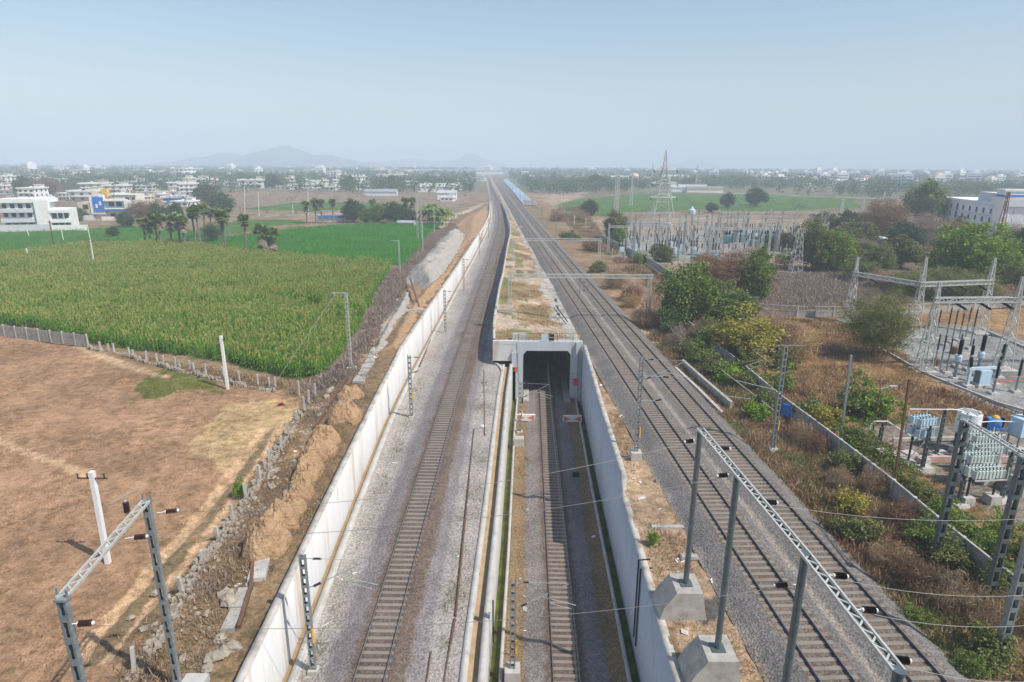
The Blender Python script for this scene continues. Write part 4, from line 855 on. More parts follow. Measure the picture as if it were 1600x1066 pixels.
RK = [(357, 940, .62), (352, 930, .5), (447, 772, .42), (425, 740, .4), (430, 737, .45), (420, 745, .35), (425, 762, .4), (408, 722, .3), (458, 722, .32), (473, 718, .3), (245, 928, .35), (262, 935, .3), (225, 985, .3), (243, 978, .26), (300, 935, .3), (345, 1000, .35), (336, 1030, .55), (350, 1020, .4), (365, 1015, .5), (325, 1045, .45), (322, 960, .28), (205, 966, .25), (287, 1030, .3), (495, 640, .45), (510, 622, .5), (516, 612, .6), (485, 640, .4), (500, 650, .4), (398, 780, .3), (378, 800, .3), (350, 840, .3), (333, 868, .25), (470, 700, .28), (440, 790, .3)]
for i, (x, y, s) in enumerate(RK): rock('rock', x, y, s, i, (f'{ORD[i % 30]} loose pale rock by the broken wall' if i < 30 else f'{ORD[i-30]} smaller pale rock beside the leaning posts'))
# -- old stone-lined ditch with rusty rails beside the heaps
def slabs(pts, w, h, m_, label, cat, name, gap=.04, step=2.0, seed=2, grp=None):
    rng = random.Random(seed); V = [G(*p) for p in pts]; m = MB()
    for a, b in zip(V[:-1], V[1:]):
        L = (b-a).length; n = max(1, round(L/step)); ax = math.atan2(b.y-a.y, b.x-a.x)
        for k in range(n):
            c = a.lerp(b, (k+.5)/n); m.box((c.x, c.y, c.z+h/2-.05+rng.uniform(-.04, .04)), (L/n-gap, w*rng.uniform(.8, 1.1), h), ax+rng.uniform(-.05, .05), taper=.97)
    return tag(m.build(name, MT[m_]), label, cat, grp)
slabs([(590, 545), (572, 578), (560, 600)], 1.3, .3, 'conc', 'grey stone apron beside the white wall above the heaps', 'apron', 'stone_apron'); slabs([(545, 620), (532, 645), (522, 660)], 1.5, .3, 'rock', 'pale stone apron between the first orange heaps', 'apron', 'stone_apron', seed=5)
slabs([(468, 755), (455, 795)], 1.2, .3, 'conc', 'grey stone apron left of the middle heaps', 'apron', 'stone_apron', seed=6); slabs([(412, 870), (400, 910)], 1.3, .35, 'conc_pale', 'pale concrete slab lying beside the rusty rail', 'slab', 'concrete_slab', seed=7); slabs([(385, 920), (355, 990)], .9, .25, 'conc', 'grey slab line leading down to the bottom left', 'apron', 'stone_apron', seed=8)
def loose_rail(a, b, label, za, zb, m_='rust', w=.13):
    m = MB(); A, B = at(*a, za), at(*b, zb); A.z += .09; B.z += .09
    m.bar(A, B, .07, .05); m.bar(A-Vector((0, 0, .08)), B-Vector((0, 0, .08)), .03, .12); m.bar(A-Vector((0, 0, .15)), B-Vector((0, 0, .15)), w, .03)
    return tag(m.build('loose_rail', MT[m_]), label, 'loose rail', 'rusty spare rails lying beside the tracks')
zz = lambda y: lerp(y, (560, 680, 850, 1066), (-2.95, -3.3, -3.9, -4.3))
loose_rail((756, 578), (757.5, 681), 'rusty rail lying on the bench, nearest the tunnel wing wall', zz(578), zz(681)); loose_rail((740.6, 671), (730, 780), 'rusty rail lying on the bench right of the left track, middle length', zz(671), zz(780)); loose_rail((731, 770), (712, 963), 'long rusty rail lying among weeds by the pale kerb', zz(770), zz(963)); loose_rail((711, 966), (694, 1066), 'rusty rail lying by the kerb at the bottom edge', zz(966), zz(1066))
loose_rail((674, 1019), (666, 1072), 'short thick orange rusty rail at the bottom edge', zz(1019), zz(1070), w=.2); loose_rail((673, 531), (655, 573), 'rusty rail lying beside the drain of the white wall', -2.75, -2.85); loose_rail((868, 477), (887, 503), 'dark spare rail piece beside the upper track above the tunnel', -.3, -.3)
pa, pb = G(545, 585), G(445, 760)
for a, b, l in (((543, 592), (512, 640), 'upper rusty rail in the scrub left of the heaps'), ((511, 641), (492, 672), 'lower rusty rail in the scrub left of the heaps'), ((397, 860), (393, 925), 'rusty channel beside the pale slab'), ((392, 925), (374, 985), 'rusty channel below the pale slab')):
    A, B = G(*a), G(*b); m = MB(); A.z += .25; B.z += .25; m.bar(A, B, .22, .22); tag(m.build('loose_rail', MT['rust']), l, 'loose rail')
# -- stub concrete beam and leaning post by the wall, pale stones
p = G(650, 492); q = empty('culvert_beam', p, .15, 'short concrete beam on stub supports behind the white wall', 'concrete beam'); MB().box((0, 0, .75), (3.4, .5, .4)).build('beam', MT['conc_pale'], q); MB().box((-1.0, 0, .3), (.5, .45, .6)).build('stub', MT['conc'], q); MB().box((1.0, 0, .3), (.5, .45, .6)).build('stub', MT['conc'], q)
rock('rock', 644, 483, .8, 77, 'pale boulder beside the stub concrete beam behind the wall'); rock('rock', 620, 470, .5, 78, 'white stone on the rubble ridge below the spoil heap')
A, B = G(641, 448), G(655, 484); tag(MB().bar(A+Vector((0, 0, 2.0)), B+Vector((0, 0, .5)), .3, .25).build('leaning_beam', MT['rust']), 'dark beam lying slanted down the end of the grey spoil heap', 'beam')
# -- red rag by the track in the field
p = G(440, 634); b = MB(); rr = random.Random(4)
for k in range(14):
    a = rr.uniform(0, 6.3); r = rr.uniform(.1, .5); b.poly([(r*math.cos(a)-.15, r*math.sin(a)-.12, .05+rr.random()*.1), (r*math.cos(a)+.2, r*math.sin(a)-.1, .1+rr.random()*.2), (r*math.cos(a)+.12, r*math.sin(a)+.2, .06+rr.random()*.2), (r*math.cos(a)-.2, r*math.sin(a)+.15, .04)], [(0, 1, 2, 3)])
MT['rag'] = mat('crimson_cloth', (.55, .05, .12)); tag(b.build('cloth', MT['rag'], None, p), 'crumpled crimson cloth lying at the corner of the brown field', 'cloth')
# -- loose items between the cutting and the upper tracks, and in the cutting
def block(px, py, z, d, m_, label, cat, name, rz=0):
    p = at(px, py, z); return tag(MB().box((0, 0, d[2]/2), d, rz, taper=.94).box((0, 0, d[2]+.03), (d[0]*.85, d[1]*.85, .06), rz).build(name, MT[m_], None, p), label, cat)
block(811, 695, -8.1, (1.25, 1.1, .9), 'conc_pale', 'white concrete block beside the sunken track, left of the rails', 'concrete block', 'concrete_block'); block(814, 652, -8.1, (.5, .9, .5), 'conc_pale', 'small white stone block near the tunnel, left of the rails', 'concrete block', 'concrete_block')
p = at(899, 752, -8.0); q = empty('signal_box', p, 0, 'small black trackside box on a post right of the sunken rails', 'trackside box'); MB().box((0, 0, .8), (.7, .3, .5)).build('box', MT['black'], q); MB().bar((0, 0, 0), (0, 0, .6), .08).build('post', MT['galv'], q)
for a, b, z0, z1, l in (((991.5, 878), (986, 985), -1.1, -6.3, 'left black drain pipe fixed to the blue-grey wall'), ((995.5, 892), (990.5, 1003), -1.2, -7.0, 'right black drain pipe fixed to the blue-grey wall')):
    A = at(*a, z0); A.x = float(RWF(A.y))-.09; tag(MB().path([A+Vector((.8, .1, .15)), A+Vector((0, 0, .12)), Vector((float(RWF(A.y))-.09, A.y-.05, -7.2))], .055, 8).build('drain_pipe', MT['black']), l, 'drain pipe', 'drain pipes on the cutting walls')
A = at(771, 910, -4.4); tag(MB().path([Vector((float(TLF(37.2))+.08, 37.2, -4.4)), Vector((float(TLF(37.2))+.08, 37.25, -8.0))], .05, 8).build('drain_pipe', MT['black']), 'black drain pipe on the white wall by the algae drain', 'drain pipe', 'drain pipes on the cutting walls')
block(812, 531, .25, (2.2, 1.0, .9), 'conc_pale', 'pale concrete block standing on the earth above the tunnel', 'concrete block', 'concrete_block'); 
for x, y, l, d in ((1050, 825, 'flat concrete slab in the dirt left of the upper tracks', (3.6, .45, .1)), (1077, 872, 'concrete slab by the farthest footing', (1.3, .5, .15)), (842, 352, 'pale slab on the island between the tracks', (4, .8, .4)), (800, 365, 'white slab beside the left track at the bend', (2.5, .8, .5)), (815, 356, 'flat pale slab on the island farther off', (5, 1.2, .4)), (690, 335, 'stack of concrete poles lying on the brown bank', (16, 2, .7))):
    q = at(x, y, -.9 if y > 400 else .2); block(x, y, -1.0 if y > 700 else gz(q.x, q.y), d, 'conc', l, 'slab', 'concrete_slab')
# ================================================================ vegetation
RUB = 1
def leaf_quads(P, size, rng, flat=.35, aspect=.55, droop=0):
    """one small four-sided leaf or leaf spray at each point"""
    n = len(P); d = rng.normal(size=(n, 3)); d[:, 2] = d[:, 2]*flat-droop; d /= np.linalg.norm(d, axis=1)[:, None]+1e-9
    t = rng.normal(size=(n, 3)); s = np.cross(d, t); s /= np.linalg.norm(s, axis=1)[:, None]+1e-9
    L = (size*rng.uniform(.6, 1.35, n))[:, None]; a = d*L*.5; b = s*L*.5*aspect; c = np.cross(d, s)*L*.12
    V = np.stack([P-a, P+b+c, P+a, P-b+c], 1).reshape(-1, 3); return V
def quads_mesh(name, V, m, parent=None): return np_mesh(name, V, np.arange(len(V)).reshape(-1, 4), m, parent)
def cloud(rng, n_cl, n_leaf, R, spread, low=-.4, hollow=.45, lump=.35):
    """points in leaf clumps through a lumpy crown with half-axes R"""
    out = []; ph = rng.uniform(0, 6.28, 4)
    for _ in range(n_cl):
        while True:
            u = rng.uniform(-1, 1, 3); r = np.linalg.norm(u)
            if hollow < r < 1 and u[2] > low: break
        a = math.atan2(u[1], u[0]); k = 1+lump*(math.sin(2*a+ph[0])*.5+math.sin(3*a+ph[1]+2*u[2])*.5)
        c = u*np.array(R)*k; out.append(c+rng.normal(size=(n_leaf, 3))*spread*np.array([1, 1, .7])*rng.uniform(.6, 1.25))
    return np.concatenate(out)
def trunk(m, H, r, rng, limbs=6, reach=2.0, spread=.6):
    p = Vector((0, 0, -.3)); top = Vector((rng.uniform(-.2, .2), rng.uniform(-.2, .2), H)); m.tube(p, top, r, r*.6, 7)
    for k in range(limbs):
        a = 2*math.pi*k/limbs+rng.uniform(-.4, .4); s = top.lerp(p, rng.uniform(0, .35)); e = s+Vector((math.cos(a)*reach*spread, math.sin(a)*reach*spread, reach*rng.uniform(.5, .9)))
        m.tube(s, e, r*.45, r*.2, 5); e2 = e+Vector((math.cos(a+.5)*reach*.5, math.sin(a+.5)*reach*.5, reach*.4)); m.tube(e, e2, r*.2, r*.07, 4)
        e3 = e+Vector((math.cos(a-.7)*reach*.45, math.sin(a-.7)*reach*.45, reach*.3)); m.tube(e, e3, r*.18, r*.06, 4)
MT['bark'] = mat('bark', [(.3, (.10, .075, .055)), (.7, (.20, .155, .115))], 5)
LM = {
 'bright': leaf_mat('bright_green_leaves', [(.3, (.14, .24, .025)), (.6, (.24, .36, .045)), (.8, (.36, .44, .08))]),
 'green': leaf_mat('green_leaves', [(.3, (.105, .165, .038)), (.6, (.19, .27, .055)), (.8, (.30, .36, .095))]),
 'dark': leaf_mat('dark_green_leaves', [(.3, (.05, .095, .033)), (.6, (.095, .15, .05)), (.8, (.15, .20, .07))]),
 'olive': leaf_mat('olive_leaves', [(.3, (.13, .155, .045)), (.6, (.21, .225, .07)), (.8, (.30, .28, .10))]),
 'yellow': leaf_mat('yellow_green_leaves', [(.3, (.22, .22, .04)), (.6, (.38, .34, .06)), (.8, (.52, .42, .08))]),
 'brown': leaf_mat('russet_twigs', [(.3, (.18, .10, .06)), (.6, (.28, .165, .10)), (.8, (.32, .23, .11))], trans=.2),
 'dry': leaf_mat('dry_weeds', [(.3, (.27, .175, .10)), (.6, (.40, .28, .17)), (.8, (.50, .38, .23))], trans=.3),
 'grey': leaf_mat('bare_grey_twigs', [(.3, (.26, .195, .155)), (.6, (.37, .29, .235)), (.8, (.45, .37, .30))], trans=.3),
 'straw': leaf_mat('straw_grass', [(.3, (.38, .25, .12)), (.6, (.52, .36, .18)), (.8, (.62, .46, .25))], trans=.3),
}
PROTO = {}
def tree_proto(key, leafm, R, H, ncl, nl, size, spread, low=-.45, lump=.35, seed=1, limbs=6, hollow=.45, aspect=.55, flat=.35):
    rng = np.random.default_rng(seed); P = cloud(rng, ncl, nl, R, spread, low, hollow, lump); P[:, 2] += H
    PROTO[key] = (leafm, P, size, H, R, seed, limbs, aspect, flat)
tree_proto('round', 'green', (3.2, 3.2, 3.0), 3.35, 190, 55, .40, .42, -.8, seed=1)
tree_proto('broad', 'green', (4.6, 4.2, 2.9), 3.4, 270, 60, .40, .5, -.75, .45, 2)
tree_proto('airy', 'olive', (3.3, 3.3, 3.0), 4.3, 120, 34, .36, .5, -.6, .5, 3, 8, .2)
tree_proto('bare', 'grey', (3.0, 3.0, 2.8), 3.1, 210, 55, .6, .5, -.8, .4, 4, 10, .1, .07, 1.0)
tree_proto('shrub', 'green', (1.5, 1.5, 1.15), .8, 60, 34, .26, .26, -.6, .45, 5, 4)
tree_proto('bush', 'green', (1.7, 1.5, 1.3), .9, 70, 40, .24, .24, -.6, .6, 6, 4, .3)
tree_proto('twiggy', 'dry', (1.3, 1.3, .8), .5, 90, 40, .42, .28, -.6, .5, 7, 5, .1, .06, 1.0)
MADE = {}
def tree(kind, leafm, base, w, h, label, name='tree', rz=None, group=None, cat='tree'):
    """a tree of a kind: crown about w wide, whole tree h high"""
    lm, P, size, H, R, seed, limbs, asp, flat = PROTO[kind]; leafm = leafm or lm; k = (kind, leafm)
    if k not in MADE:
        rng = np.random.default_rng(seed+50); root = empty(name, (0, 0, 0), 0, label, cat); quads_mesh('crown', leaf_quads(P, size, rng, flat, asp), LM[leafm], root)
        m = MB(); pr = random.Random(seed); trunk(m, max(H-R[2]*.35, .3), .2*H/4 if H > 2 else .06, pr, limbs, R[2]*.8, R[0]/R[2]*.6); m.build('trunk', MT['bark'], root); MADE[k] = root; o = root
        if group: o['group'] = group
    else: o = copy_thing(MADE[k], label=label); o.name = name; o.pop('group', None); 
    if group: o['group'] = group
    sx = w/(2*R[0]); sz = h/(H+R[2]); o.location = base; o.scale = (sx, sx, sz); o.rotation_euler = (0, 0, random.uniform(0, 6.28) if rz is None else rz); return o
def ptree(kind, leafm, bx, by, wpx, hpx, label, **kw):
    p = G(bx, by); Y = p.y; a = at_y(bx-wpx/2, by, Y).x; b = at_y(bx+wpx/2, by, Y).x; return tree(kind, leafm, p, b-a, max(.8, top_z(bx, by-hpx, Y)-p.z), label, **kw)
T = [('broad', 'green', 1075, 512, 84, 90, 'large fresh green tree by the boundary wall right of the gantry'), ('bare', 'brown', 1140, 462, 116, 68, 'wide russet thicket tree behind the large green tree'), ('round', 'green', 1178, 470, 46, 76, 'green tree at the right side of the russet thicket'),
 ('broad', 'olive', 1120, 500, 70, 55, 'olive green bushy tree between the russet thicket and the wall'), ('round', 'green', 1140, 512, 66, 52, 'mid green tree beside the street lamp near the palisade wall'), ('airy', 'yellow', 1165, 565, 92, 74, 'yellow-green thorn tree with spreading branches by the tracks scrub'), ('bare', 'dry', 1205, 545, 90, 50, 'pale dry bush to the right of the yellow-green thorn tree'),
 ('bare', 'olive', 1363, 558, 92, 98, 'thin leaved olive tree standing alone before the gravel yard'), ('broad', 'olive', 1268, 422, 62, 68, 'light olive tree right of the lattice tower'), ('broad', 'bright', 1296, 424, 60, 58, 'yellow-green tree beside the light olive tree'), ('round', 'olive', 1322, 420, 38, 46, 'small pale tree at the right end of the olive pair'),
 ('round', 'green', 1438, 350, 52, 62, 'tall dense green tree left of the big white building'), ('broad', 'bright', 1512, 440, 96, 84, 'vivid lime green tree before the white building'), ('round', 'bright', 1548, 452, 56, 70, 'second vivid green tree overlapping the lime green one'), ('airy', 'yellow', 1468, 432, 46, 36, 'yellow flowering tree below the lime green tree'),
 ('bare', 'brown', 1375, 378, 66, 64, 'brown leafless spreading tree above the little green hut'), ('bare', 'grey', 1442, 392, 46, 56, 'pale grey bare tree below the tall dense tree'), ('round', 'dark', 1322, 372, 40, 40, 'dark green tree left of the brown leafless tree'), ('round', 'olive', 1288, 368, 46, 34, 'olive tree at the right of the far substation'), ('broad', 'olive', 1332, 394, 58, 44, 'olive spreading tree in front of the dark green one'),
 ('round', 'dark', 1412, 392, 40, 42, 'dark round tree right of the little green hut'), ('round', 'olive', 1408, 420, 48, 46, 'grey-green tree below the dark round tree'), ('broad', 'olive', 1370, 430, 56, 42, 'scrubby tree behind the left end of the pale gantry'), ('bare', 'brown', 1490, 378, 60, 32, 'dark brown bush row before the white building'), ('round', 'olive', 1592, 420, 56, 64, 'olive tree at the right edge below the white building'), ('bare', 'grey', 1575, 392, 50, 40, 'grey bushy tree at the right edge under the white building'), ('round', 'dark', 1520, 358, 40, 26, 'dark tree against the shaded wing of the white building'),
 ('bare', 'olive', 1420, 462, 60, 36, 'grey-olive scrub tree behind the middle gantry leg'), ('bare', 'olive', 1500, 470, 90, 46, 'low dull thicket under the lime green tree'), ('round', 'olive', 960, 374, 33, 42, 'olive tree at the corner of the far substation'), ('round', 'bright', 968, 378, 22, 22, 'small bright bush at the foot of the far substation tree'), ('round', 'dark', 921, 336, 28, 22, 'dark round tree at the edge of the distant green field'), ('round', 'dark', 933, 297, 26, 22, 'dark blob of a tree before the distant water tower'),
 ('broad', 'olive', 1034, 408, 36, 24, 'pale green tree in front of the far substation'), ('round', 'dark', 1201, 392, 15, 22, 'small dark tree with a thin trunk by the far yard'), ('broad', 'dark', 1228, 392, 34, 26, 'dark flat crowned tree behind the lattice tower'), ('round', 'dark', 1135, 325, 20, 22, 'dark tree in the distant green field, left one'), ('round', 'dark', 1182, 322, 28, 26, 'dark tree in the distant green field, right one'), ('round', 'dark', 1112, 332, 16, 14, 'small dark bush before the pale blue shed'),
 ('round', 'dark', 552, 347, 32, 33, 'round dark tree behind the lush green field'), ('broad', 'green', 590, 348, 40, 26, 'spreading tree right of the round dark tree'), ('broad', 'dark', 618, 349, 44, 30, 'dark spreading tree before the thatched sheds'), ('round', 'green', 575, 349, 22, 20, 'low bush between the round tree and the spreading tree'), ('broad', 'dark', 634, 350, 30, 22, 'low dark tree left of the coconut palms'),
 ('round', 'dark', 197, 355, 25, 22, 'dark tree beside the blue fronted house'), ('round', 'dark', 177, 369, 17, 14, 'small dark tree on an earth patch in the lush strip'), ('broad', 'dark', 323, 314, 36, 24, 'dark broad tree at the right end of the village'), ('bare', 'brown', 225, 344, 40, 30, 'brown bare trees behind the palm grove'), ('round', 'dark', 248, 348, 26, 28, 'dark tree behind the palm grove, left'), ('round', 'dark', 275, 345, 22, 26, 'dark tree behind the palm grove, middle'), ('bare', 'dark', 332, 377, 24, 28, 'dark shrub under the tall palms'), ('round', 'dark', 345, 330, 40, 26, 'dark thicket right of the palm grove'), ('round', 'green', 122, 345, 22, 18, 'garden tree right of the big white house'),
 ('broad', 'dark', 40, 306, 30, 28, 'garden tree behind the big white house'), ('bare', 'brown', 74, 308, 40, 28, 'brown bare tree behind the big white house roof'), ('round', 'dark', 428, 294, 24, 20, 'dark tree between the far villas'), ('round', 'dark', 545, 296, 22, 20, 'dark tree before the distant bungalows'), ('round', 'dark', 612, 296, 26, 20, 'dark tree left of the far two-storey house')]
T += [('airy', 'olive', 1345, 440, 50, 34, 'low olive thorn bush left of the pale gantry leg'), ('bare', 'dry', 1390, 452, 54, 28, 'dry thicket right of the left gantry leg'), ('airy', 'olive', 1455, 456, 56, 36, 'olive thorn tree behind the middle gantry beam'), ('bare', 'grey', 1400, 372, 44, 36, 'grey bare tree behind the little green hut'), ('round', 'olive', 1352, 366, 36, 30, 'dusty olive tree left of the brown leafless tree'), ('broad', 'olive', 1345, 418, 50, 36, 'dusty olive tree left of the grey-green one'),
 ('broad', 'olive', 1575, 465, 60, 46, 'olive tree at the right edge behind the gantry beam'), ('bare', 'dry', 1545, 475, 70, 30, 'dry low thicket at the right behind the second gantry'), ('airy', 'olive', 1600, 470, 60, 50, 'thin olive tree cut by the right edge'), ('round', 'green', 1565, 410, 40, 36, 'green tree between the vivid trees and the right edge'), ('bare', 'brown', 1470, 400, 44, 30, 'russet bush above the yellow flowering tree'), ('bare', 'grey', 1345, 400, 34, 26, 'grey twiggy bush left of the little green hut'), ('airy', 'olive', 1225, 420, 34, 26, 'sparse olive bush beside the pale lattice tower'),
 ('bare', 'brown', 1105, 440, 60, 36, 'russet bush in front of the far substation'), ('airy', 'olive', 1095, 415, 30, 18, 'olive bush at the front edge of the far substation'), ('bare', 'dry', 1150, 555, 60, 36, 'dry thicket at the foot of the yellow-green thorn tree'), ('airy', 'green', 1110, 545, 50, 40, 'loose green bush between the big green tree and the thorn tree'), ('bush', 'olive', 1222, 575, 40, 26, 'olive bush on the dry grass before the lone olive tree')]
for t in T: ptree(*t)
# -- palms
def fan_frond(m, c, d, L, n=9, mi=0):
    """palmyra fan leaf on a stalk"""
    c = Vector(c); d = Vector(d).normalized(); s = d.cross(Vector((0, 0, 1)));
    if s.length < .1: s = Vector((1, 0, 0))
    s.normalize(); u = s.cross(d); e = c+d*L*.55; m.tube(c, e, .03, .02, 3, mi, False)
    for k in range(n):
        a = (k/(n-1)-.5)*3.6; t = e+(d*math.cos(a)+s*math.sin(a))*L*.55-u*(abs(a)*.06*L); q = (d*math.sin(a)*-1+s*math.cos(a)); w_ = L*.07
        b = e.lerp(t, .55); m.poly([e, b+q*w_, t, b-q*w_], [(0, 1, 2, 3)], mi)
MT['frond'] = leaf_mat('palm_fan_leaves', [(.3, (.10, .16, .04)), (.6, (.20, .27, .08)), (.8, (.36, .40, .17))])
MT['dead'] = leaf_mat('dead_palm_fronds', [(.3, (.22, .17, .12)), (.8, (.40, .33, .26))], trans=.1)
MT['ptrunk'] = mat('palm_trunk', [(.3, (.13, .11, .09)), (.7, (.26, .22, .185))], 4, stretch=(1, 1, 4))
def palm_proto(H, seed, skirt=.35, lab=''):
    rng = random.Random(seed); root = empty('palmyra_palm', (0, 0, 0), 0, lab, 'palm tree'); m = MB(); lx, ly = rng.uniform(-.4, .4), rng.uniform(-.4, .4)
    pts = [Vector((lx*t*t, ly*t*t, H*t-.3*(1-t))) for t in (0, .1, .4, .75, 1)]; rs = (.36, .25, .19, .2, .2)
    for (a, b, ra, rb) in zip(pts[:-1], pts[1:], rs[:-1], rs[1:]): m.tube(a, b, ra, rb, 8, caps=False)
    m.build('trunk', MT['ptrunk'], root); m = MB(); c = pts[-1]
    for k in range(44):
        z = rng.uniform(-.55, 1); a = rng.uniform(0, 6.283); q = math.sqrt(max(0, 1-z*z*.8)); fan_frond(m, c+Vector((0, 0, rng.uniform(-.3, .4))), (q*math.cos(a), q*math.sin(a), z), rng.uniform(1.25, 1.75))
    m.build('crown', MT['frond'], root); m = MB()
    for k in range(int(40*skirt)): 
        a = rng.uniform(0, 6.283); fan_frond(m, c+Vector((0, 0, -.3-rng.random()*skirt*2.5)), (math.cos(a)*.7, math.sin(a)*.7, -.8), rng.uniform(.9, 1.4))
    m.build('dead_skirt', MT['dead'], root); return root
PALM = {}
def palm(bx, by, ty, v, label):
    p = G(bx, by); H = max(1.4, top_z(bx, ty, p.y)-p.z-1.4)
    base = {0: (8.0, .25), 1: (7.0, .8), 2: (5.0, 1.6)}[v]
    if v not in PALM: PALM[v] = palm_proto(base[0], 60+v, base[1], label); o = PALM[v]
    else: o = copy_thing(PALM[v], label=label)
    o['group'] = 'palmyra palms by the fields'; o.location = p; k = H/base[0]; s_ = {0: 1.45, 1: 1.5, 2: 1.9}[v]; o.scale = (s_, s_, k); o.rotation_euler = (0, 0, random.uniform(0, 6))
for i, a in enumerate([(228, 383, 340, 0), (236, 384, 346, 1), (247, 384, 331, 0), (252, 385, 334, 1), (270, 388, 336, 1), (283, 388, 334, 1), (290, 389, 337, 1), (306, 379, 326, 0), (313, 381, 322, 0), (322, 372, 320, 0), (332, 370, 326, 0), (350, 394, 330, 0), (353, 394, 331, 0), (357, 367, 325, 1), (386, 398, 336, 0), (480, 349, 314, 1), (494, 349, 311, 1), (503, 349, 311, 1), (521, 349, 311, 0), (583, 340, 311, 1), (634, 348, 309, 1), (645, 349, 309, 1)]):
    palm(*a, f'{ORD[i]} palmyra palm by the fields, counted from the left')
palm(416, 402, 355, 2, 'short bushy palmyra palm with dead skirt at the edge of the maize'); palm(424, 399, 358, 2, 'short palmyra palm half behind the bushy one at the maize edge')
def coconut():
    rng = random.Random(5); root = empty('coconut_palm', (0, 0, 0), 0, '', 'palm tree', 'coconut palms by the sheds'); m = MB(); m.tube((0, 0, -.3), (.5, .2, 5.2), .22, .15, 7).build('trunk', MT['ptrunk'], root); m = MB(); c = Vector((.5, .2, 5.2))
    for k in range(26):
        a = k*2.4; e = rng.uniform(-.2, 1.1); L = rng.uniform(3.2, 4.4); pts = [c+Vector((math.cos(a)*L*t*math.cos(e*(1-t)), math.sin(a)*L*t*math.cos(e*(1-t)), L*(math.sin(e)*t-.75*t*t))) for t in np.linspace(0, 1, 8)]
        s = Vector((-math.sin(a), math.cos(a), 0))
        for j in range(7):
            w_ = .75*math.sin((j+.7)/7.7*math.pi)+.1; d = pts[j+1]-pts[j]
            for q in (-1, 1): m.poly([pts[j], pts[j+1], pts[j+1]+s*q*w_+d*.5-Vector((0, 0, .35)), pts[j]+s*q*w_+d*.5-Vector((0, 0, .35))], [(0, 1, 2, 3)])
    m.build('crown', LM['green'] if 0 else MT['frond'], root); return root
cp = coconut()
for i, (bx, by, s) in enumerate([(668, 350, 1.15), (680, 352, 1.2), (674, 345, 1.3), (690, 350, 1.1), (697, 345, .95), (684, 358, .9)]):
    p = G(bx, by); lab = f'{ORD[i]} coconut palm of the dense clump beside the twin lattice post'
    if i == 0: cp['label'] = lab; o = cp
    else: o = copy_thing(cp, label=lab)
    o.location = p; o.scale = (s,)*3; o.rotation_euler = (0, 0, i*1.3)
# -- maize: one mass of stalks with drooping leaves and tassels
def maize(name, P, dens, h, rngseed, mats, label, leaves=5, keep=None, ymax=None, tassel=.8, rows_=None):
    rng = np.random.default_rng(rngseed); a = np.array(P); x0, y0, x1, y1 = a[:, 0].min(), a[:, 1].min(), a[:, 0].max(), a[:, 1].max(); n = int((x1-x0)*(y1-y0)*dens); X = rng.uniform(x0, x1, n); Y = rng.uniform(y0, y1, n)
    if rows_: ca, sa = math.cos(rows_), math.sin(rows_); u = X*ca+Y*sa; v = -X*sa+Y*ca; v = np.round(v/.8)*.8+rng.normal(size=n)*.07; X, Y = u*ca-v*sa, u*sa+v*ca
    ok = inpoly(X, Y, P) & (np.abs(X) < Y*.95+10); X, Y = X[ok], Y[ok]
    k = (hnoise(X, Y, 5, 61) > .10); X, Y = X[k], Y[k]; n = len(X); Z = ground_z(X, Y); hh = h*rng.uniform(.75, 1.15, n)*(.74+.32*hnoise(X, Y, 8, 62)+.22*hnoise(X, Y, 2.2, 63)); VV = []; MI = []
    for j in range(leaves):
        t = (j+.6)/leaves; a = rng.uniform(0, 6.283, n); L = h*.42*rng.uniform(.7, 1.2, n); zb = Z+hh*t*.85; dx, dy = np.cos(a), np.sin(a); b = np.stack([X, Y, zb], 1); m_ = np.stack([X+dx*L*.5, Y+dy*L*.5, zb+L*.42], 1); e = np.stack([X+dx*L, Y+dy*L, zb+L*.1], 1)
        w_ = np.stack([-dy, dx, 0*dx], 1)*(.07*h/2); VV.append(np.stack([b, m_-w_, e, m_+w_], 1)); MI.append(np.zeros(n))
    s = np.stack([X, Y, Z], 1); t = np.stack([X, Y, Z+hh], 1); w_ = np.array([.03, .02, 0]); VV.append(np.stack([s-w_, s+w_, t+w_*.4, t-w_*.4], 1)); MI.append(np.zeros(n))
    q = rng.random(n) < tassel
    for dd in ((.10, 0), (0, .10)):
        t2 = t[q]; e = t2+np.stack([rng.normal(size=q.sum())*.08, rng.normal(size=q.sum())*.08, np.full(q.sum(), .42*h/2)], 1); w_ = np.array([dd[0], dd[1], 0]); VV.append(np.stack([t2-w_*.3-np.array([0, 0, .1]), e-w_, e+w_, t2+w_*.3-np.array([0, 0, .1])], 1)); MI.append(np.ones(q.sum()))
    V = np.concatenate(VV).reshape(-1, 3); o = np_mesh(name, V, np.arange(len(V)).reshape(-1, 4), mats, mi=np.concatenate(MI)); print(name, n); return tag(o, label, None, None, 'stuff')
MT['maize'] = leaf_mat('maize_leaves', [(.3, (.08, .19, .02)), (.55, (.155, .31, .03)), (.8, (.27, .42, .06))], trans=.3, scale=.12); MT['tassel'] = leaf_mat('maize_tassels', [(.3, (.29, .31, .07)), (.8, (.46, .42, .15))], trans=.2, scale=.12)
MT['lush'] = leaf_mat('lush_crop_leaves', [(.3, (.045, .20, .022)), (.55, (.07, .29, .035)), (.8, (.12, .38, .055))], trans=.3, scale=.08)
NEARC = [p for p in CORN]
maize('maize_crop', CORN, 4.6, 2.0, 5, [MT['maize'], MT['tassel']], 'tall maize in tassel filling the field left of the railway', tassel=.62, rows_=.5)
maize('lush_crop', LUSH[0], 2.2, 1.0, 6, [MT['lush'], MT['lush']], 'lush low green crop beyond the maize', 5, tassel=.2); maize('lush_crop', LUSH[1], 1.0, .8, 7, [MT['lush'], MT['lush']], 'bright green crop left of the palm grove', 5, tassel=.2)
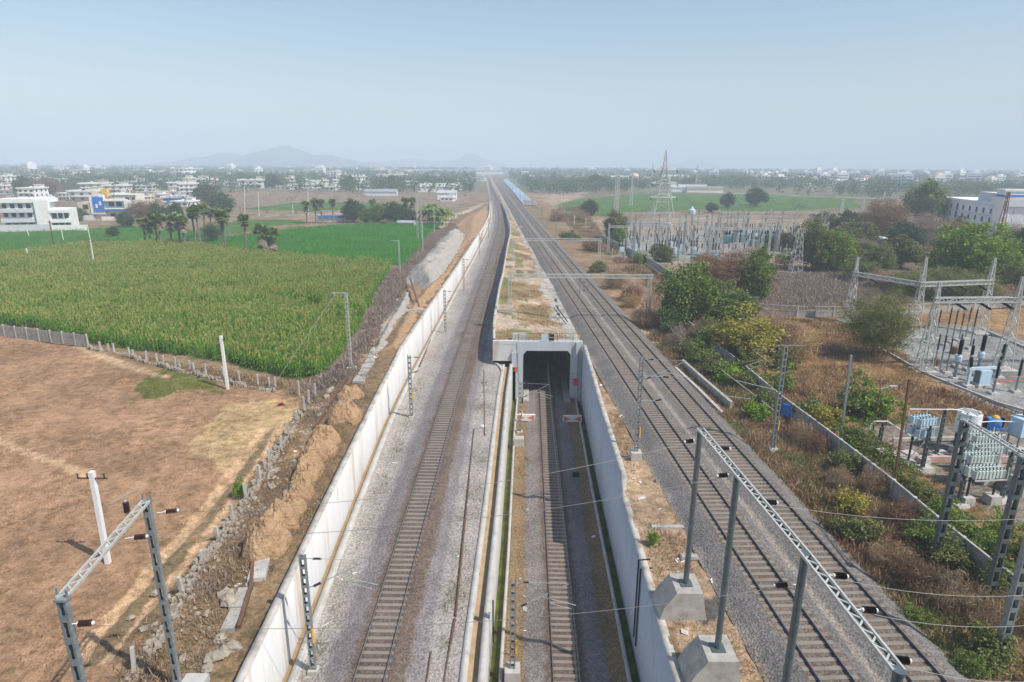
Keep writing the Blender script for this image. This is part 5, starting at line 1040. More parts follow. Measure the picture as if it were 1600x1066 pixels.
# -- weeds and scrub: masses nobody could count
def scatter(name, polys, dens, size, hgt, lm, seed, per=7, label=None, thr=.0, ns=4, avoid=None, kind='stuff', aspect=.055, zf=None, clump=None, power=1.0):
    rng = np.random.default_rng(seed); out = []
    for P in polys:
        a = np.array(P); A = (a[:, 0].max()-a[:, 0].min())*(a[:, 1].max()-a[:, 1].min()); n = int(A*dens); X = rng.uniform(a[:, 0].min(), a[:, 0].max(), n); Y = rng.uniform(a[:, 1].min(), a[:, 1].max(), n)
        ok = inpoly(X, Y, P) & (hnoise(X, Y, ns, seed) > thr) & (np.abs(X) < Y*.9+8) & (Y > 18); X, Y = X[ok], Y[ok]; Z = zf(X, Y) if zf else ground_z(X, Y)
        s = rng.uniform(.5, 1.4, len(X))*(.5+hnoise(X, Y, ns*1.7, seed+5)); B = np.repeat(np.stack([X, Y, Z], 1), per, 0); S = np.repeat(s, per); m_ = len(B)
        d = rng.normal(size=(m_, 3)); d[:, 2] = np.abs(d[:, 2])*1.3+.35; d /= np.linalg.norm(d, axis=1)[:, None]; L = (hgt*S*rng.uniform(.5, 1.2, m_))[:, None]
        t = rng.normal(size=(m_, 3)); w_ = np.cross(d, t); w_ /= np.linalg.norm(w_, axis=1)[:, None]; w_ = w_*L*aspect; r = rng.normal(size=(m_, 3))*np.array([1, 1, 0])*(size*S)[:, None]; b = B+r-np.array([0, 0, .05])
        out.append(np.stack([b-w_*.4, b+d*L*.6-w_, b+d*L, b+d*L*.6+w_], 1))
    V = np.concatenate(out).reshape(-1, 3); print(name, len(V)//4); o = quads_mesh(name, V, LM[lm]); return tag(o, label, None, None, kind)
SCRUBL = pxpoly([(612, 421), (634, 417), (672, 370), (705, 350), (716, 356), (690, 372), (640, 430), (610, 490), (575, 560), (545, 600), (500, 620), (480, 612), (520, 590), (560, 545)])
STRIPL = pxpoly([(482, 618), (545, 600), (600, 560), (560, 640), (500, 730), (440, 840), (370, 960), (300, 1080), (180, 1085), (240, 990), (320, 880), (400, 750), (465, 650)])
WALLW = pxpoly([(150, 555), (430, 612), (470, 620), (470, 606), (430, 598), (300, 574), (150, 545)])
scatter('dry_weeds', [SCRUBL], 5, .45, .75, 'grey', 11, 22, thr=.2); scatter('dry_weeds', [STRIPL], 7, .3, .38, 'dry', 12, 18, thr=.35, ns=2.2); scatter('dry_weeds', [STRIPL], 3, .35, .42, 'grey', 17, 18, thr=.5, ns=3); scatter('dry_weeds', [WALLW], 7, .3, .45, 'dry', 13, 16, thr=.3)
scatter('dry_grass', [FIELD], 4, .22, .17, 'dry', 14, 10, thr=.45, ns=3.5); scatter('dry_grass', [FIELD], 3, .25, .2, 'brown', 15, 10, thr=.62, ns=4)
scatter('green_weeds', [TURF, WALLW], 7, .25, .22, 'olive', 16, 12, thr=.35, ns=2)
RSC = pxpoly([(1640, 1090), (1470, 1060), (1330, 900), (1215, 770), (1130, 690), (1055, 590), (1010, 530), (1040, 500), (1080, 540), (1220, 650), (1390, 770), (1610, 945), (1700, 1090)])
RGR = pxpoly([(1120, 600), (1180, 500), (1330, 500), (1400, 545), (1440, 580), (1520, 620), (1610, 655), (1610, 670), (1420, 655), (1352, 668), (1400, 705), (1480, 760), (1600, 830), (1600, 930), (1390, 765), (1290, 680)])
PUR = pxpoly([(1125, 475), (1185, 430), (1335, 424), (1420, 442), (1430, 475), (1240, 486)])
MIDR = pxpoly([(860, 330), (905, 322), (940, 365), (1010, 415), (1060, 445), (1170, 492), (1120, 560), (1060, 530), (1010, 450), (950, 400), (900, 360)])
scatter('dry_weeds', [RSC], 8.0, .34, .55, 'dry', 21, 20, thr=.3, ns=2.6); scatter('dry_weeds', [RSC], 4, .36, .6, 'brown', 22, 20, thr=.5, ns=3); scatter('green_weeds', [RSC], 4, .32, .45, 'green', 23, 18, thr=.64, ns=3.2); scatter('green_weeds', [RSC], 2.5, .3, .5, 'olive', 26, 18, thr=.5, ns=2.4)
scatter('dry_grass', [RGR], 4.0, .36, .42, 'straw', 24, 14, thr=.35, ns=3.5); scatter('dry_grass', [RGR], 4.0, .36, .45, 'brown', 25, 14, thr=.40, ns=5); scatter('dry_weeds', [PUR], 2.5, .6, .9, 'grey', 27, 24, thr=.1, ns=7); scatter('dry_weeds', [MIDR], 1.6, .5, .75, 'dry', 28, 18, thr=.5, ns=5); scatter('dry_weeds', [MIDR], 1.0, .5, .8, 'brown', 29, 18, thr=.55, ns=6); scatter('green_weeds', [MIDR], .7, .5, .75, 'olive', 30, 18, thr=.6, ns=6)
ISLP = [(-2, 88), (9.0, 88), (6.5, 130), (4.0, 180), (-.5, 180), (-1.5, 150)]; BEN = [(9.2, 22), (13.6, 22), (13.3, 50), (12.0, 84), (10.7, 84), (10.2, 66)]
scatter('dry_weeds', [ISLP], 2.2, .3, .4, 'dry', 31, 14, thr=.55, ns=3); scatter('green_weeds', [[(-2, 88), (2.5, 88), (2, 130), (-1.5, 130)]], 1.5, .25, .45, 'olive', 32, 9, thr=.55, ns=3); scatter('dry_weeds', [BEN], 6, .25, .3, 'dry', 33, 14, thr=.48, ns=2); scatter('green_weeds', [BEN], 1.5, .2, .4, 'olive', 34, 9, thr=.66, ns=2)
LB = [(-12.2, 22), (-11.1, 22), (-11.4, 60), (-11.8, 90), (-12.6, 90)]; LB2 = [(-4.2, 22), (-3.4, 22), (-2.4, 66), (-3.6, 82), (-4.8, 70)]
scatter('green_weeds', [LB], 4, .22, .3, 'olive', 35, 14, thr=.55, ns=2, zf=lambda x, y: ZL(y)-.74); scatter('green_weeds', [LB2], 4, .22, .3, 'green', 36, 14, thr=.6, ns=1.6, zf=lambda x, y: ZL(y)-.74)
# -- single shrubs along the boundary wall and in the dry grass
SH = [(1060, 540, 30, 22, 'twiggy', 'grey'), (1075, 555, 28, 20, 'shrub', 'olive'), (1095, 570, 34, 26, 'bush', 'green'), (1118, 590, 36, 28, 'bush', 'olive'), (1138, 600, 34, 26, 'shrub', 'bright'), (1160, 608, 30, 22, 'shrub', 'olive'), (1190, 640, 36, 26, 'bush', 'olive'), (1180, 655, 30, 22, 'shrub', 'bright'), (1215, 610, 40, 26, 'bush', 'green'), (1250, 690, 34, 24, 'twiggy', 'dry'), (1262, 655, 40, 26, 'shrub', 'olive'), (1290, 668, 40, 28, 'shrub', 'yellow'), (1275, 705, 36, 26, 'twiggy', 'brown'),
 (1330, 700, 44, 32, 'bush', 'green'), (1360, 720, 44, 34, 'bush', 'olive'), (1345, 650, 56, 40, 'bush', 'green'), (1375, 655, 46, 36, 'bush', 'bright'), (1320, 735, 44, 30, 'shrub', 'olive'), (1300, 790, 20, 22, 'bush', 'straw'), (1330, 800, 50, 30, 'shrub', 'yellow'), (1365, 770, 46, 34, 'twiggy', 'dry'), (1395, 745, 46, 34, 'bush', 'green'), (1415, 770, 44, 30, 'bush', 'olive'), (1440, 790, 48, 34, 'bush', 'olive'), (1470, 815, 50, 34, 'bush', 'bright'), (1500, 845, 50, 38, 'bush', 'green'), (1405, 820, 54, 36, 'twiggy', 'brown'), (1440, 850, 54, 36, 'bush', 'green'), (1480, 885, 60, 40, 'bush', 'olive'),
 (1530, 870, 56, 40, 'bush', 'green'), (1565, 850, 50, 44, 'bush', 'bright'), (1340, 845, 60, 34, 'shrub', 'olive'), (1310, 760, 40, 26, 'twiggy', 'dry'), (1390, 890, 64, 36, 'twiggy', 'dry'), (1430, 920, 66, 38, 'twiggy', 'brown'), (1480, 945, 70, 40, 'twiggy', 'dry'), (1535, 975, 70, 40, 'twiggy', 'dry'), (1430, 975, 40, 24, 'bush', 'green'), (1510, 1050, 44, 26, 'bush', 'green'), (1570, 930, 60, 44, 'bush', 'green'), (1590, 985, 64, 50, 'twiggy', 'dry'), (1545, 1030, 70, 44, 'shrub', 'olive'), (1590, 890, 56, 50, 'bush', 'olive'),
 (1020, 852, 18, 24, 'bush', 'bright'), (375, 777, 22, 26, 'bush', 'bright'), (1240, 555, 60, 30, 'twiggy', 'straw'), (1100, 540, 40, 30, 'twiggy', 'dry'), (985, 470, 30, 20, 'twiggy', 'brown'), (960, 450, 28, 22, 'twiggy', 'dry'), (1000, 412, 20, 14, 'shrub', 'green'), (935, 425, 24, 14, 'shrub', 'olive'), (985, 480, 22, 16, 'twiggy', 'straw'), (1010, 510, 36, 26, 'twiggy', 'dry'), (1050, 525, 34, 26, 'bush', 'dark'), (870, 345, 20, 10, 'twiggy', 'brown'), (905, 345, 24, 12, 'twiggy', 'dry'), (890, 375, 24, 12, 'shrub', 'olive'), (925, 392, 26, 14, 'twiggy', 'brown'), (1170, 590, 36, 28, 'bush', 'olive')]
COLN = dict(grey='grey twiggy', olive='olive green', green='mid green', bright='bright green', dry='dry brown', yellow='yellow-green', brown='dark russet', straw='pale straw-coloured', dark='dark green')
cnt = {}
for bx, by, w_, h_, kind, lm in SH:
    k = 'on the track side' if (by > 560 and bx < 1055+(by-500)*1.2) else 'in the scrub on the right'; 
    if bx < 700: k = 'left of the sunken track'
    c = cnt[(lm, k)] = cnt.get((lm, k), 0)+1; pt = bx > 600 and bx < 660 or bx == 565
    f_ = .82 if by > 700 else 1.0; o = ptree(kind, lm, bx, by, w_*1.15*f_, h_*1.2*f_, f'{ORD[c-1]} {COLN[lm]} shrub {k}, counted away from the tunnel', name='shrub', cat='shrub', group='shrubs along the railway')
scatter('dry_weeds', [LB, [(-11.6, 60), (-8.8, 60), (-8.8, 69), (-11.6, 69)]], 3, .22, .28, 'dry', 37, 14, thr=.55, ns=1.8, zf=lambda x, y: ZL(y)-.74); scatter('dry_weeds', [LB2], 3, .22, .25, 'dry', 38, 14, thr=.55, ns=1.5, zf=lambda x, y: ZL(y)-.74)
MB_ = [(.9-1.5, 22), (1.35-.3, 22), (2.2, 78), (1.2, 78)]; scatter('dry_weeds', [[(-.3, 22), (1.1, 22), (2.3, 78), (1.2, 78)]], 4, .2, .28, 'dry', 39, 14, thr=.45, ns=2.5, zf=lambda x, y: 0*x-8.08); scatter('green_weeds', [[(6.6, 22), (7.6, 22), (9.0, 80), (7.7, 80)]], 4, .2, .2, 'olive', 40, 12, thr=.5, ns=2.5, zf=lambda x, y: 0*x-8.08)
# -- scraps of litter, nobody could count them
def litter(polys, n, seed, zf=None):
    rng = np.random.default_rng(seed); out = []
    for P in polys:
        a = np.array(P); X = rng.uniform(a[:, 0].min(), a[:, 0].max(), n*4); Y = rng.uniform(a[:, 1].min(), a[:, 1].max(), n*4); k = inpoly(X, Y, P) & (hnoise(X, Y, 3, seed) > .5); X, Y = X[k][:n], Y[k][:n]; Z = (zf(X, Y) if zf else ground_z(X, Y))+.06; B = np.stack([X, Y, Z], 1); d = rng.normal(size=B.shape)*.10*rng.uniform(.5, 1.4, len(B))[:, None]; d[:, 2] *= .35; e = rng.normal(size=B.shape)*.09; e[:, 2] *= .3; out.append(np.stack([B-d-e, B+d-e, B+d+e, B-d+e], 1))
    V = np.concatenate(out).reshape(-1, 3); o = quads_mesh('litter', V, MT['litter']); tag(o, kind='stuff')
MT['litter'] = mat('paper_scraps', [(.35, (.30, .27, .24)), (.5, (.62, .60, .56)), (.8, (.74, .73, .71))], 4, isl=.7)
litter([BEN], 80, 3); litter([STRIPL], 50, 4); litter([LB2, LB], 14, 5, lambda x, y: ZL(y)-.74); litter([RSC], 60, 6); litter([[(-.3, 24), (1.0, 24), (1.9, 60), (1.0, 60)], [(6.8, 24), (8.4, 24), (9.2, 70), (7.7, 70)]], 12, 7, lambda x, y: 0*x-8.08)
HEAPS = pxpoly([(560, 600), (575, 620), (540, 700), (505, 780), (470, 850), (430, 900), (395, 930), (420, 850), (460, 780), (500, 690), (540, 620)])
scatter('dry_weeds', [HEAPS], 5, .25, .35, 'dry', 41, 14, thr=.4, ns=1.6); scatter('green_weeds', [HEAPS], 3, .25, .3, 'olive', 42, 14, thr=.55, ns=1.8)
def rubble(polys, n, seed, lo=.05, hi=.16):
    """broken stone fragments strewn about, past counting"""
    rng = np.random.default_rng(seed); VV = []; base = np.array([(-1, -1, -.6), (1, -1, -.6), (1, 1, -.6), (-1, 1, -.6), (-.6, -.6, .6), (.6, -.6, .6), (.6, .6, .6), (-.6, .6, .6)]); fc = np.array([(4, 5, 6, 7), (0, 1, 5, 4), (1, 2, 6, 5), (2, 3, 7, 6), (3, 0, 4, 7)]); FF = []; k0 = 0
    for P in polys:
        a = np.array(P); X = rng.uniform(a[:, 0].min(), a[:, 0].max(), n*6); Y = rng.uniform(a[:, 1].min(), a[:, 1].max(), n*6); k = inpoly(X, Y, P) & (hnoise(X, Y, 2.2, seed) > .45); X, Y = X[k][:n], Y[k][:n]; Z = ground_z(X, Y)
        for x, y, z in zip(X, Y, Z):
            s = rng.uniform(lo, hi)*(1.6 if rng.random() < .12 else 1); r = rng.uniform(0, 6.28); v = base*s*rng.uniform(.6, 1.3, (8, 3)); ca, sa = math.cos(r), math.sin(r); VV.append(np.stack([v[:, 0]*ca-v[:, 1]*sa+x, v[:, 0]*sa+v[:, 1]*ca+y, v[:, 2]+z+s*.35], 1)); FF.append(fc+k0); k0 += 8
    tag(np_mesh('rubble', np.concatenate(VV), np.concatenate(FF), MT['rock']), kind='stuff')
rubble([STRIPL], 260, 51, .04, .13); rubble([pxpoly([(300, 905), (380, 780), (470, 640), (480, 650), (400, 790), (320, 920), (230, 1060), (190, 1066)])], 160, 52, .06, .17); rubble([RSC], 160, 53, .05, .13)
# ================================================================ right side: boundary wall, substation
def panel_fence(pts, label, H=1.7, step=3.0, mats=('conc', 'conc_pale'), name='boundary_wall', slats=False, z=None):
    V = [G(*p) if z is None else at(*p, z) for p in pts]; root = empty(name, V[0], 0, label, 'wall'); o = V[0]
    for a, b in zip(V[:-1], V[1:]):
        L = (b-a).length; n = max(1, round(L/step)); ax = math.atan2(b.y-a.y, b.x-a.x)
        for k in range(n+1):
            p = a.lerp(b, k/n)-o
            if k < n or b is V[-1]: MB().box((p.x, p.y, H/2), (.24, .26, H+.1), ax).build('post', MT[mats[1]], root)
            if k < n:
                c = a.lerp(b, (k+.5)/n)-o; m = MB()
                if slats:
                    m.box((c.x, c.y, .45), (L/n-.2, .08, .9), ax).box((c.x, c.y, H-.05), (L/n-.2, .14, .12), ax).box((c.x, c.y, .97), (L/n-.2, .14, .14), ax)
                    for j in range(5): q = a.lerp(b, (k+(j+1)/6)/n)-o; m.box((q.x, q.y, 1.35), (.09, .07, .7), ax)
                else:
                    m.box((c.x, c.y, H/2-.05), (L/n-.2, .07, H-.1), ax).box((c.x, c.y, H-.03), (L/n-.2, .16, .1), ax)
                m.build('panel', MT[mats[0]], root)
    return root
panel_fence([(1039, 490), (1066, 511), (1110, 548), (1160, 590), (1215, 637), (1289, 694), (1333, 731), (1391, 781), (1460, 838), (1543, 908), (1640, 985)], 'long low concrete boundary wall through the scrub right of the tracks')
panel_fence([(937, 374), (975, 393), (1020, 419), (1055, 442)], 'old grey boundary wall beside the far substation', 1.8)
panel_fence([(1170, 490), (1245, 495), (1330, 497), (1420, 492), (1500, 486), (1640, 478)], 'concrete palisade wall with white slats across the dry ground', 1.9, 3.4, slats=True)
# side drain by the tracks
def slab_line(pts, w, h, label, name, z=-.95, m_='conc'):
    V = [at(x, y, z) for x, y in pts]; m = MB()
    for a, b in zip(V[:-1], V[1:]): m.bar(a+Vector((0, 0, h/2)), b+Vector((0, 0, h/2)), w, h)
    return tag(m.build(name, MT[m_]), label, 'drain')
slab_line([(1066, 572), (1100, 603), (1142, 640)], .35, .9, 'dark concrete trough wall beside the right track, shaded side', 'side_drain'); slab_line([(1055, 577), (1090, 610), (1128, 648)], .35, .35, 'low concrete kerb of the side drain by the right track', 'side_drain', m_='conc_pale')
b = MB().box((0, 0, .3), (1.6, 1.2, .6)).box((0, 0, .75), (1.2, .9, .3)); p = G(1037, 503); q = empty('equipment_cabinet', p, .2, 'pale grey cabinet on a white plinth beside the scrub', 'cabinet'); b.build('plinth', MT['white'], q); MB().box((0, 0, 1.75), (.95, .7, 1.7)).box((0, 0, 2.63), (1.08, .82, .06)).build('cabinet', MT['galv_light'], q)
rock('rock', 1023, 503, .4, 90, 'white stone beside the pale cabinet plinth')
p = G(1233, 655); b = MB(); n = 6
for k in range(n): b.poly([(-.9+k*.3, 0, .15+.06*(k % 2)), (-.6+k*.3, 0, .15+.06*((k+1) % 2)), (-.6+k*.3, .35, 1.5), (-.9+k*.3, .35, 1.5+.05*(k % 2))], [(0, 1, 2, 3)])
b.box((0, .25, .75), (1.9, .1, 1.4)); o = tag(b.build('tarpaulin', MT['blue'], None, p), 'bright blue sheet hung over the boundary wall', 'sheet'); o.rotation_euler = (0, 0, -.75)
pole(1313, 690, 1330, 555, 'tall grey steel pole beyond the boundary wall', name='steel_pole', r0=.13, m_='galv', z=-1, group='poles on the substation side'); pole(1397, 757, 1421, 593, 'slender pole with pale top before the near yard', name='steel_pole', r0=.1, m_='rust', z=-1, group='poles on the substation side')
def lamp(bx, by, tx, ty, label):
    p = G(bx, by); H = top_z(tx, ty, p.y)-p.z; q = empty('lamp_post', p, 0, label, 'lamp post'); MB().tube((0, 0, 0), (0, 0, H), .08, .05, 8).build('pole', MT['rust'], q); MB().bar((0, 0, H), (.9, 0, H+.25), .06).box((1.2, 0, H+.3), (.75, .22, .1)).build('lamp_head', MT['galv_light'], q)
lamp(1361, 690, 1374, 608, 'street lamp on a rusty pole inside the boundary wall'); lamp(1130, 508, 1132, 460, 'street lamp half hidden by the green trees near the palisade')
# ---- lattice structures
def lattice_mast(bx, by, tx, ty, label, w0=1.5, w1=.35, n=11, z=-1.0, name='lattice_tower', m_='galv_light', bar=.075, cat='tower', group=None, lean=0):
    p = at(bx, by, z); H = top_z(tx, ty, p.y)-z; q = empty(name, p, 0, label, cat, group); m = MB(); lattice_leg(m, H, w0, w1, n, bar); m.build('lattice', MT[m_], q)
    m = MB()
    for s in ((-1, -1), (1, -1), (1, 1), (-1, 1)): m.box((s[0]*w0/2, s[1]*w0/2, .05), (.6, .6, .3))
    m2 = MB().box((0, 0, .05), (w0+.9, w0+.9, .22)); m2.build('footing', MT['conc_pale'], q); return q, p, H
lattice_mast(1242, 428, 1248, 357, 'pale lattice tower at the left edge of the olive trees', 2.6, .9, 10)
q, p, H = lattice_mast(1033, 350, 1037, 262, 'tall white lattice pylon towering over the far substation', 10.0, 1.6, 5, bar=.24, name='pylon')
m = MB(); lattice_leg(m, 7.6, 1.6, .15, 4, .17, cen=(0, 0, H)); m.build('peak', MT['galv_light'], q)
for zz_, L in ((H*.48, 5.8), (H*.73, 5.6), (H*.97, 5.2)):
    m = MB()
    for s in (-1, 1): m.bar((0, -.5, zz_), (s*L, 0, zz_), .36).bar((0, .5, zz_), (s*L, 0, zz_), .36).bar((0, 0, zz_+1.6), (s*L, 0, zz_), .22)
    m.build('cross_arm', MT['white'], q); 
    for s in (-1, 1): m = MB(); insulator(m, (s*L, 0, zz_-.1), (s*L+.9, -.3, zz_-1.6), .26, mi=0, cap=0); m.build('insulator_string', MT['insul'], q)
lattice_mast(961, 337, 955, 264, 'twin lattice column with short arms beside the distant green field', 1.6, .9, 16, bar=.16, name='lattice_column'); lattice_mast(964, 336, 960, 272, 'second lattice column close beside the twin one', 1.2, .9, 14, bar=.15, name='lattice_column')
for bx, by, ty, l in ((986, 320, 268, 'far A shaped line tower left of the domed water tower'), (1380, 318, 300, 'dark stub tower in the hazy scrub'), (1312, 345, 310, 'far slim tower above the olive trees'), (1345, 342, 312, 'far slim tower right of the olive trees'), (870, 292, 258, 'tall thin twin mast in the far haze'), (1087, 300, 258, 'far hazy tower right of the pylon'), (1018, 292, 254, 'far dark tower left of the pylon'), (829, 285, 252, 'very far thin mast beyond the tracks')):
    lattice_mast(bx, by, bx, ty, l, 1.8, .5, 9, bar=.17, name='lattice_column')
def big_gantry(cols, beam_y0, label, grp, w0=1.5):
    P = []
    root = None; H0 = None
    for i, (bx, by, tx, ty) in enumerate(cols):
        p = at(bx, by, -1.0); H = top_z(tx, ty, p.y)+1
        if root is None: root = empty('lattice_gantry', p, 0, label, 'gantry', grp); o = p
        d = p-o; m = MB(); lattice_leg(m, H, w0, .18, 12, .085, cen=(d.x, d.y, 0)); m.build('leg', MT['galv_light'], root); MB().box((d.x, d.y, .06), (w0+1.3, w0+1.0, .2)).build('footing', MT['conc_pale'], root); P.append((d, H))
    hz = np.mean([h for _, h in P])*beam_y0
    for (a, ha), (b, hb) in zip(P[:-1], P[1:]):
        m = MB(); u = (b-a).normalized(); e = .5; A = a-u*e; B = b+u*e; A.z = B.z = hz; truss(m, A, B, .6, .6, int((B-A).length/.85), .085); m.build('beam', MT['galv_light'], root)
        for t in (.22, .52, .8):
            c = a.lerp(b, t); c.z = hz-.3; m = MB(); insulator(m, c, c+Vector((1.5, -.5, -.9)), .17, mi=0, cap=0); m.build('insulator_string', MT['porc'], root)
    return root, P, hz
g1 = big_gantry([(1325, 503, 1337, 402), (1425, 526, 1441, 403), (1530, 520, 1549, 403)], .70, 'pale lattice gantry with three tall legs behind the gravel yard', 'substation gantries')
p5 = at(1565, 577, -1); p4 = at(1442, 579, -1)
g2 = big_gantry([(1442, 579, 1463, 441), (1565, 577, 1590, 433), (1690, 575, 1720, 428)], .77, 'pale lattice gantry running out of the picture across the gravel yard', 'substation gantries')
# ---- yard equipment on the gravel
YB = 'apparatus in the gravel yard'
def stand(px, py, ty, label, r=.16, post=.45, mid=None, legs='pipe', name='post_insulator', cat='insulator', z=-1.0, g=YB, cap='galv', mcol='porc', foot=True):
    p = at(px, py, z); H = top_z(px+(px-800)*.035*(py-ty)/60, ty, p.y)-z; q = empty(name, p, 0, label, cat, g)
    if foot: MB().box((0, 0, .1), (1.0, 1.0, .3), taper=.9).build('footing', MT['conc_pale'], q)
    m = MB(); m.tube((0, 0, .2), (0, 0, H*post), r*.75, n=8); m.build('support', MT['galv'], q)
    if mid: MB().lathe((0, 0, H*post), [(r*1.3, 0), (r*1.5, .1), (r*1.5, mid-.1), (r*1.2, mid)], 10).build('tank', MT['paleblue'], q)
    m = MB(); z0 = H*post+(mid or 0); insulator(m, (0, 0, z0), (0, 0, H-.1), r, 10, 0, 1); m.build('porcelain', [MT[mcol], MT[cap]], q); return q
stand(1491, 592, 527, 'stout dark current transformer with pale blue tank, left of the control box', .27, .42, .8, name='current_transformer', cat='transformer'); stand(1526, 588, 520, 'stout dark current transformer with pale blue tank, behind the control box', .27, .42, .8, name='current_transformer', cat='transformer')
stand(1551, 616, 562, 'slim black post apparatus right of the control box', .17, .42); stand(1586, 613, 558, 'slim black post apparatus at the right edge of the gravel yard', .17, .42); stand(1560, 590, 535, 'slim black post apparatus behind the control box on the right', .17, .5)
for i, (x, y, t) in enumerate(((1459, 577, 520), (1468, 580, 521), (1478, 583, 526), (1494, 573, 520), (1512, 578, 527), (1476, 540, 478), (1487, 536, 482), (1498, 533, 486), (1508, 530, 478), (1515, 545, 480), (1446, 535, 490), (1462, 530, 482))):
    stand(x, y, t, f'{ORD[i]} dark isolator post in the gravel yard, counted from the left front', .13, .5, name='isolator_post')
p = at(1532, 603, -1); q = empty('circuit_breaker', p, .15, 'pale blue circuit breaker cabinet with two black insulator columns', 'circuit breaker')
MB().box((0, 0, .1), (1.9, 1.3, .35)).build('footing', MT['conc_pale'], q); MB().box((0, 0, 1.15), (1.5, 1.0, 1.9)).build('cabinet', MT['paleblue'], q); MB().box((-.76, 0, 1.2), (.03, .75, 1.5)).build('door', MT['tube'], q); MB().box((0, 0, 2.3), (4.4, .35, .3)).build('beam', MT['paleblue'], q)
for s in (-1, 1): MB().box((s*1.9, 0, .1), (1.1, 1.1, .35)).build('footing', MT['conc_pale'], q); MB().box((s*1.9, 0, 1.2), (.28, .28, 2.0)).build('support', MT['paleblue'], q); m = MB(); insulator(m, (s*1.9, 0, 2.45), (s*2.1, 0, 3.9), .2, 10); insulator(m, (s*2.1, 0, 4.0), (s*2.2, 0, 5.4), .2, 10); m.build('insulator_column', [MT['porc'], MT['galv']], q)
p = at(1461, 572, -1); m = MB().lathe(p+Vector((0, 0, .1)), [(.35, 0), (.45, .1), (.45, .9), (.3, 1.0)], 8); tag(m.build('fire_bucket_drum', MT['rust']), 'rusty red drum among the isolator posts', 'drum'); p = at(1490, 553, -1); m = MB().lathe(p+Vector((0, 0, .1)), [(.35, 0), (.45, .1), (.45, .9), (.3, 1.0)], 8); tag(m.build('fire_bucket_drum', MT['rust']), 'rusty red drum behind the left current transformer', 'drum')
slab_line([(1372, 545), (1400, 560), (1440, 583), (1510, 612), (1560, 632), (1640, 655)], .25, .3, 'pale kerb along the near edge of the gravel yard', 'yard_kerb', -1.0, 'conc_pale'); slab_line([(1533, 516), (1600, 545), (1680, 575)], .3, .4, 'kerb at the far edge of the gravel yard', 'yard_kerb', -1.0)
slab_line([(1492, 592), (1530, 600), (1600, 594)], .1, .12, 'red hose pipe lying across the gravel yard', 'hose_pipe', -1.0, 'red')
# ---- near yard
def batten_stand(px, py, ty, label, w=.3, grp='supports of the near yard', top=None):
    p = at(px, py, -1); H = top_z(px+(px-800)*.03*(py-ty)/60, ty, p.y)+1; q = empty('bus_support', p, .3, label, 'bus support', grp); m = MB(); batten_post(m, H-.5, w, .2, .5, bar=.2); m.build('post', MT['tube'], q); MB().box((0, 0, .1), (1.3, 1.1, .3), taper=.85).build('footing', MT['conc_pale'], q); m = MB(); insulator(m, (0, 0, H-.5), (0, 0, H), .12); m.build('insulator', [MT['porc'], MT['galv']], q); return Vector((p.x, p.y, H-1))
s1 = batten_stand(1462, 713, 640, 'batten bus support left of the white coil'); s2 = batten_stand(1372, 703, 660, 'short batten bus support at the left end of the near yard'); s3 = batten_stand(1440, 736, 665, 'batten support under the blue capacitor rack'); s4 = batten_stand(1564, 782, 705, 'batten support right of the capacitor racks'); s5 = batten_stand(1482, 775, 726, 'batten support left of the big grey post, behind the weeds'); s6 = batten_stand(1497, 790, 742, 'batten support half behind the big grey post')
def pipe(pts, label, r=.05): return tag(MB().path([Vector(p) for p in pts], r, 6).build('bus_pipe', MT['white']), label, 'pipe', 'white bus pipes of the near yard')
cz = at(1503, 704, -1)
c2 = Vector((cz.x-.6, cz.y, 2.95)); pipe([(s1.x-3.0, s1.y+.4, s1.z-.15), s1, s1.lerp(c2, .4)+Vector((0, 0, .1)), s1.lerp(c2, .75)+Vector((0, 0, .1)), c2], 'white bus pipe from the batten support to the white coil'); pipe([(cz.x+1.0, cz.y, 1.9), (cz.x+2.4, cz.y-.2, 2.1), (cz.x+5.0, cz.y-.4, 2.1), (cz.x+6.0, cz.y-.5, 2.5), (cz.x+7.5, cz.y-.5, 2.5)], 'white bus pipe running right from the white coil'); pipe([(s2.x-1.2, s2.y, s2.z-1.2), (s2.x-1.1, s2.y, s2.z-.2), (s2.x-.8, s2.y, s2.z+.1), (s2.x+.4, s2.y, s2.z+.1), (s2.x+2.3, s2.y-.8, s2.z-1.0)], 'white bent pipe loop at the left end of the near yard')
q = empty('reactor_coil', cz, 0, 'big white cylindrical coil on insulator legs behind the grey post', 'reactor coil'); zc = 1.9
MB().lathe((0, 0, zc), [(.98, 0), (1.0, .05), (1.0, 2.0), (.95, 2.05), (.85, 2.05), (.82, 1.85)], 28).build('winding', MT['white'], q, smooth=False)
m = MB()
for k in range(4): a = k*math.pi/4; m.bar((-1.0*math.cos(a), -1.0*math.sin(a), zc+2.1), (1.0*math.cos(a), 1.0*math.sin(a), zc+2.1), .06, .1)
m.build('spider', MT['galv_light'], q)
for k in range(4):
    a = k*math.pi/2+.4; m = MB(); x_, y_ = .8*math.cos(a), .8*math.sin(a); m.tube((x_, y_, 0), (x_, y_, 1.0), .07); insulator(m, (x_, y_, 1.0), (x_, y_, zc), .12); m.build('leg', [MT['porc'], MT['galv']], q)
MT['can'] = mat('pale_green_enamel', [(.3, (.46, .54, .50)), (.7, (.58, .66, .61))], 3, rough=.45)
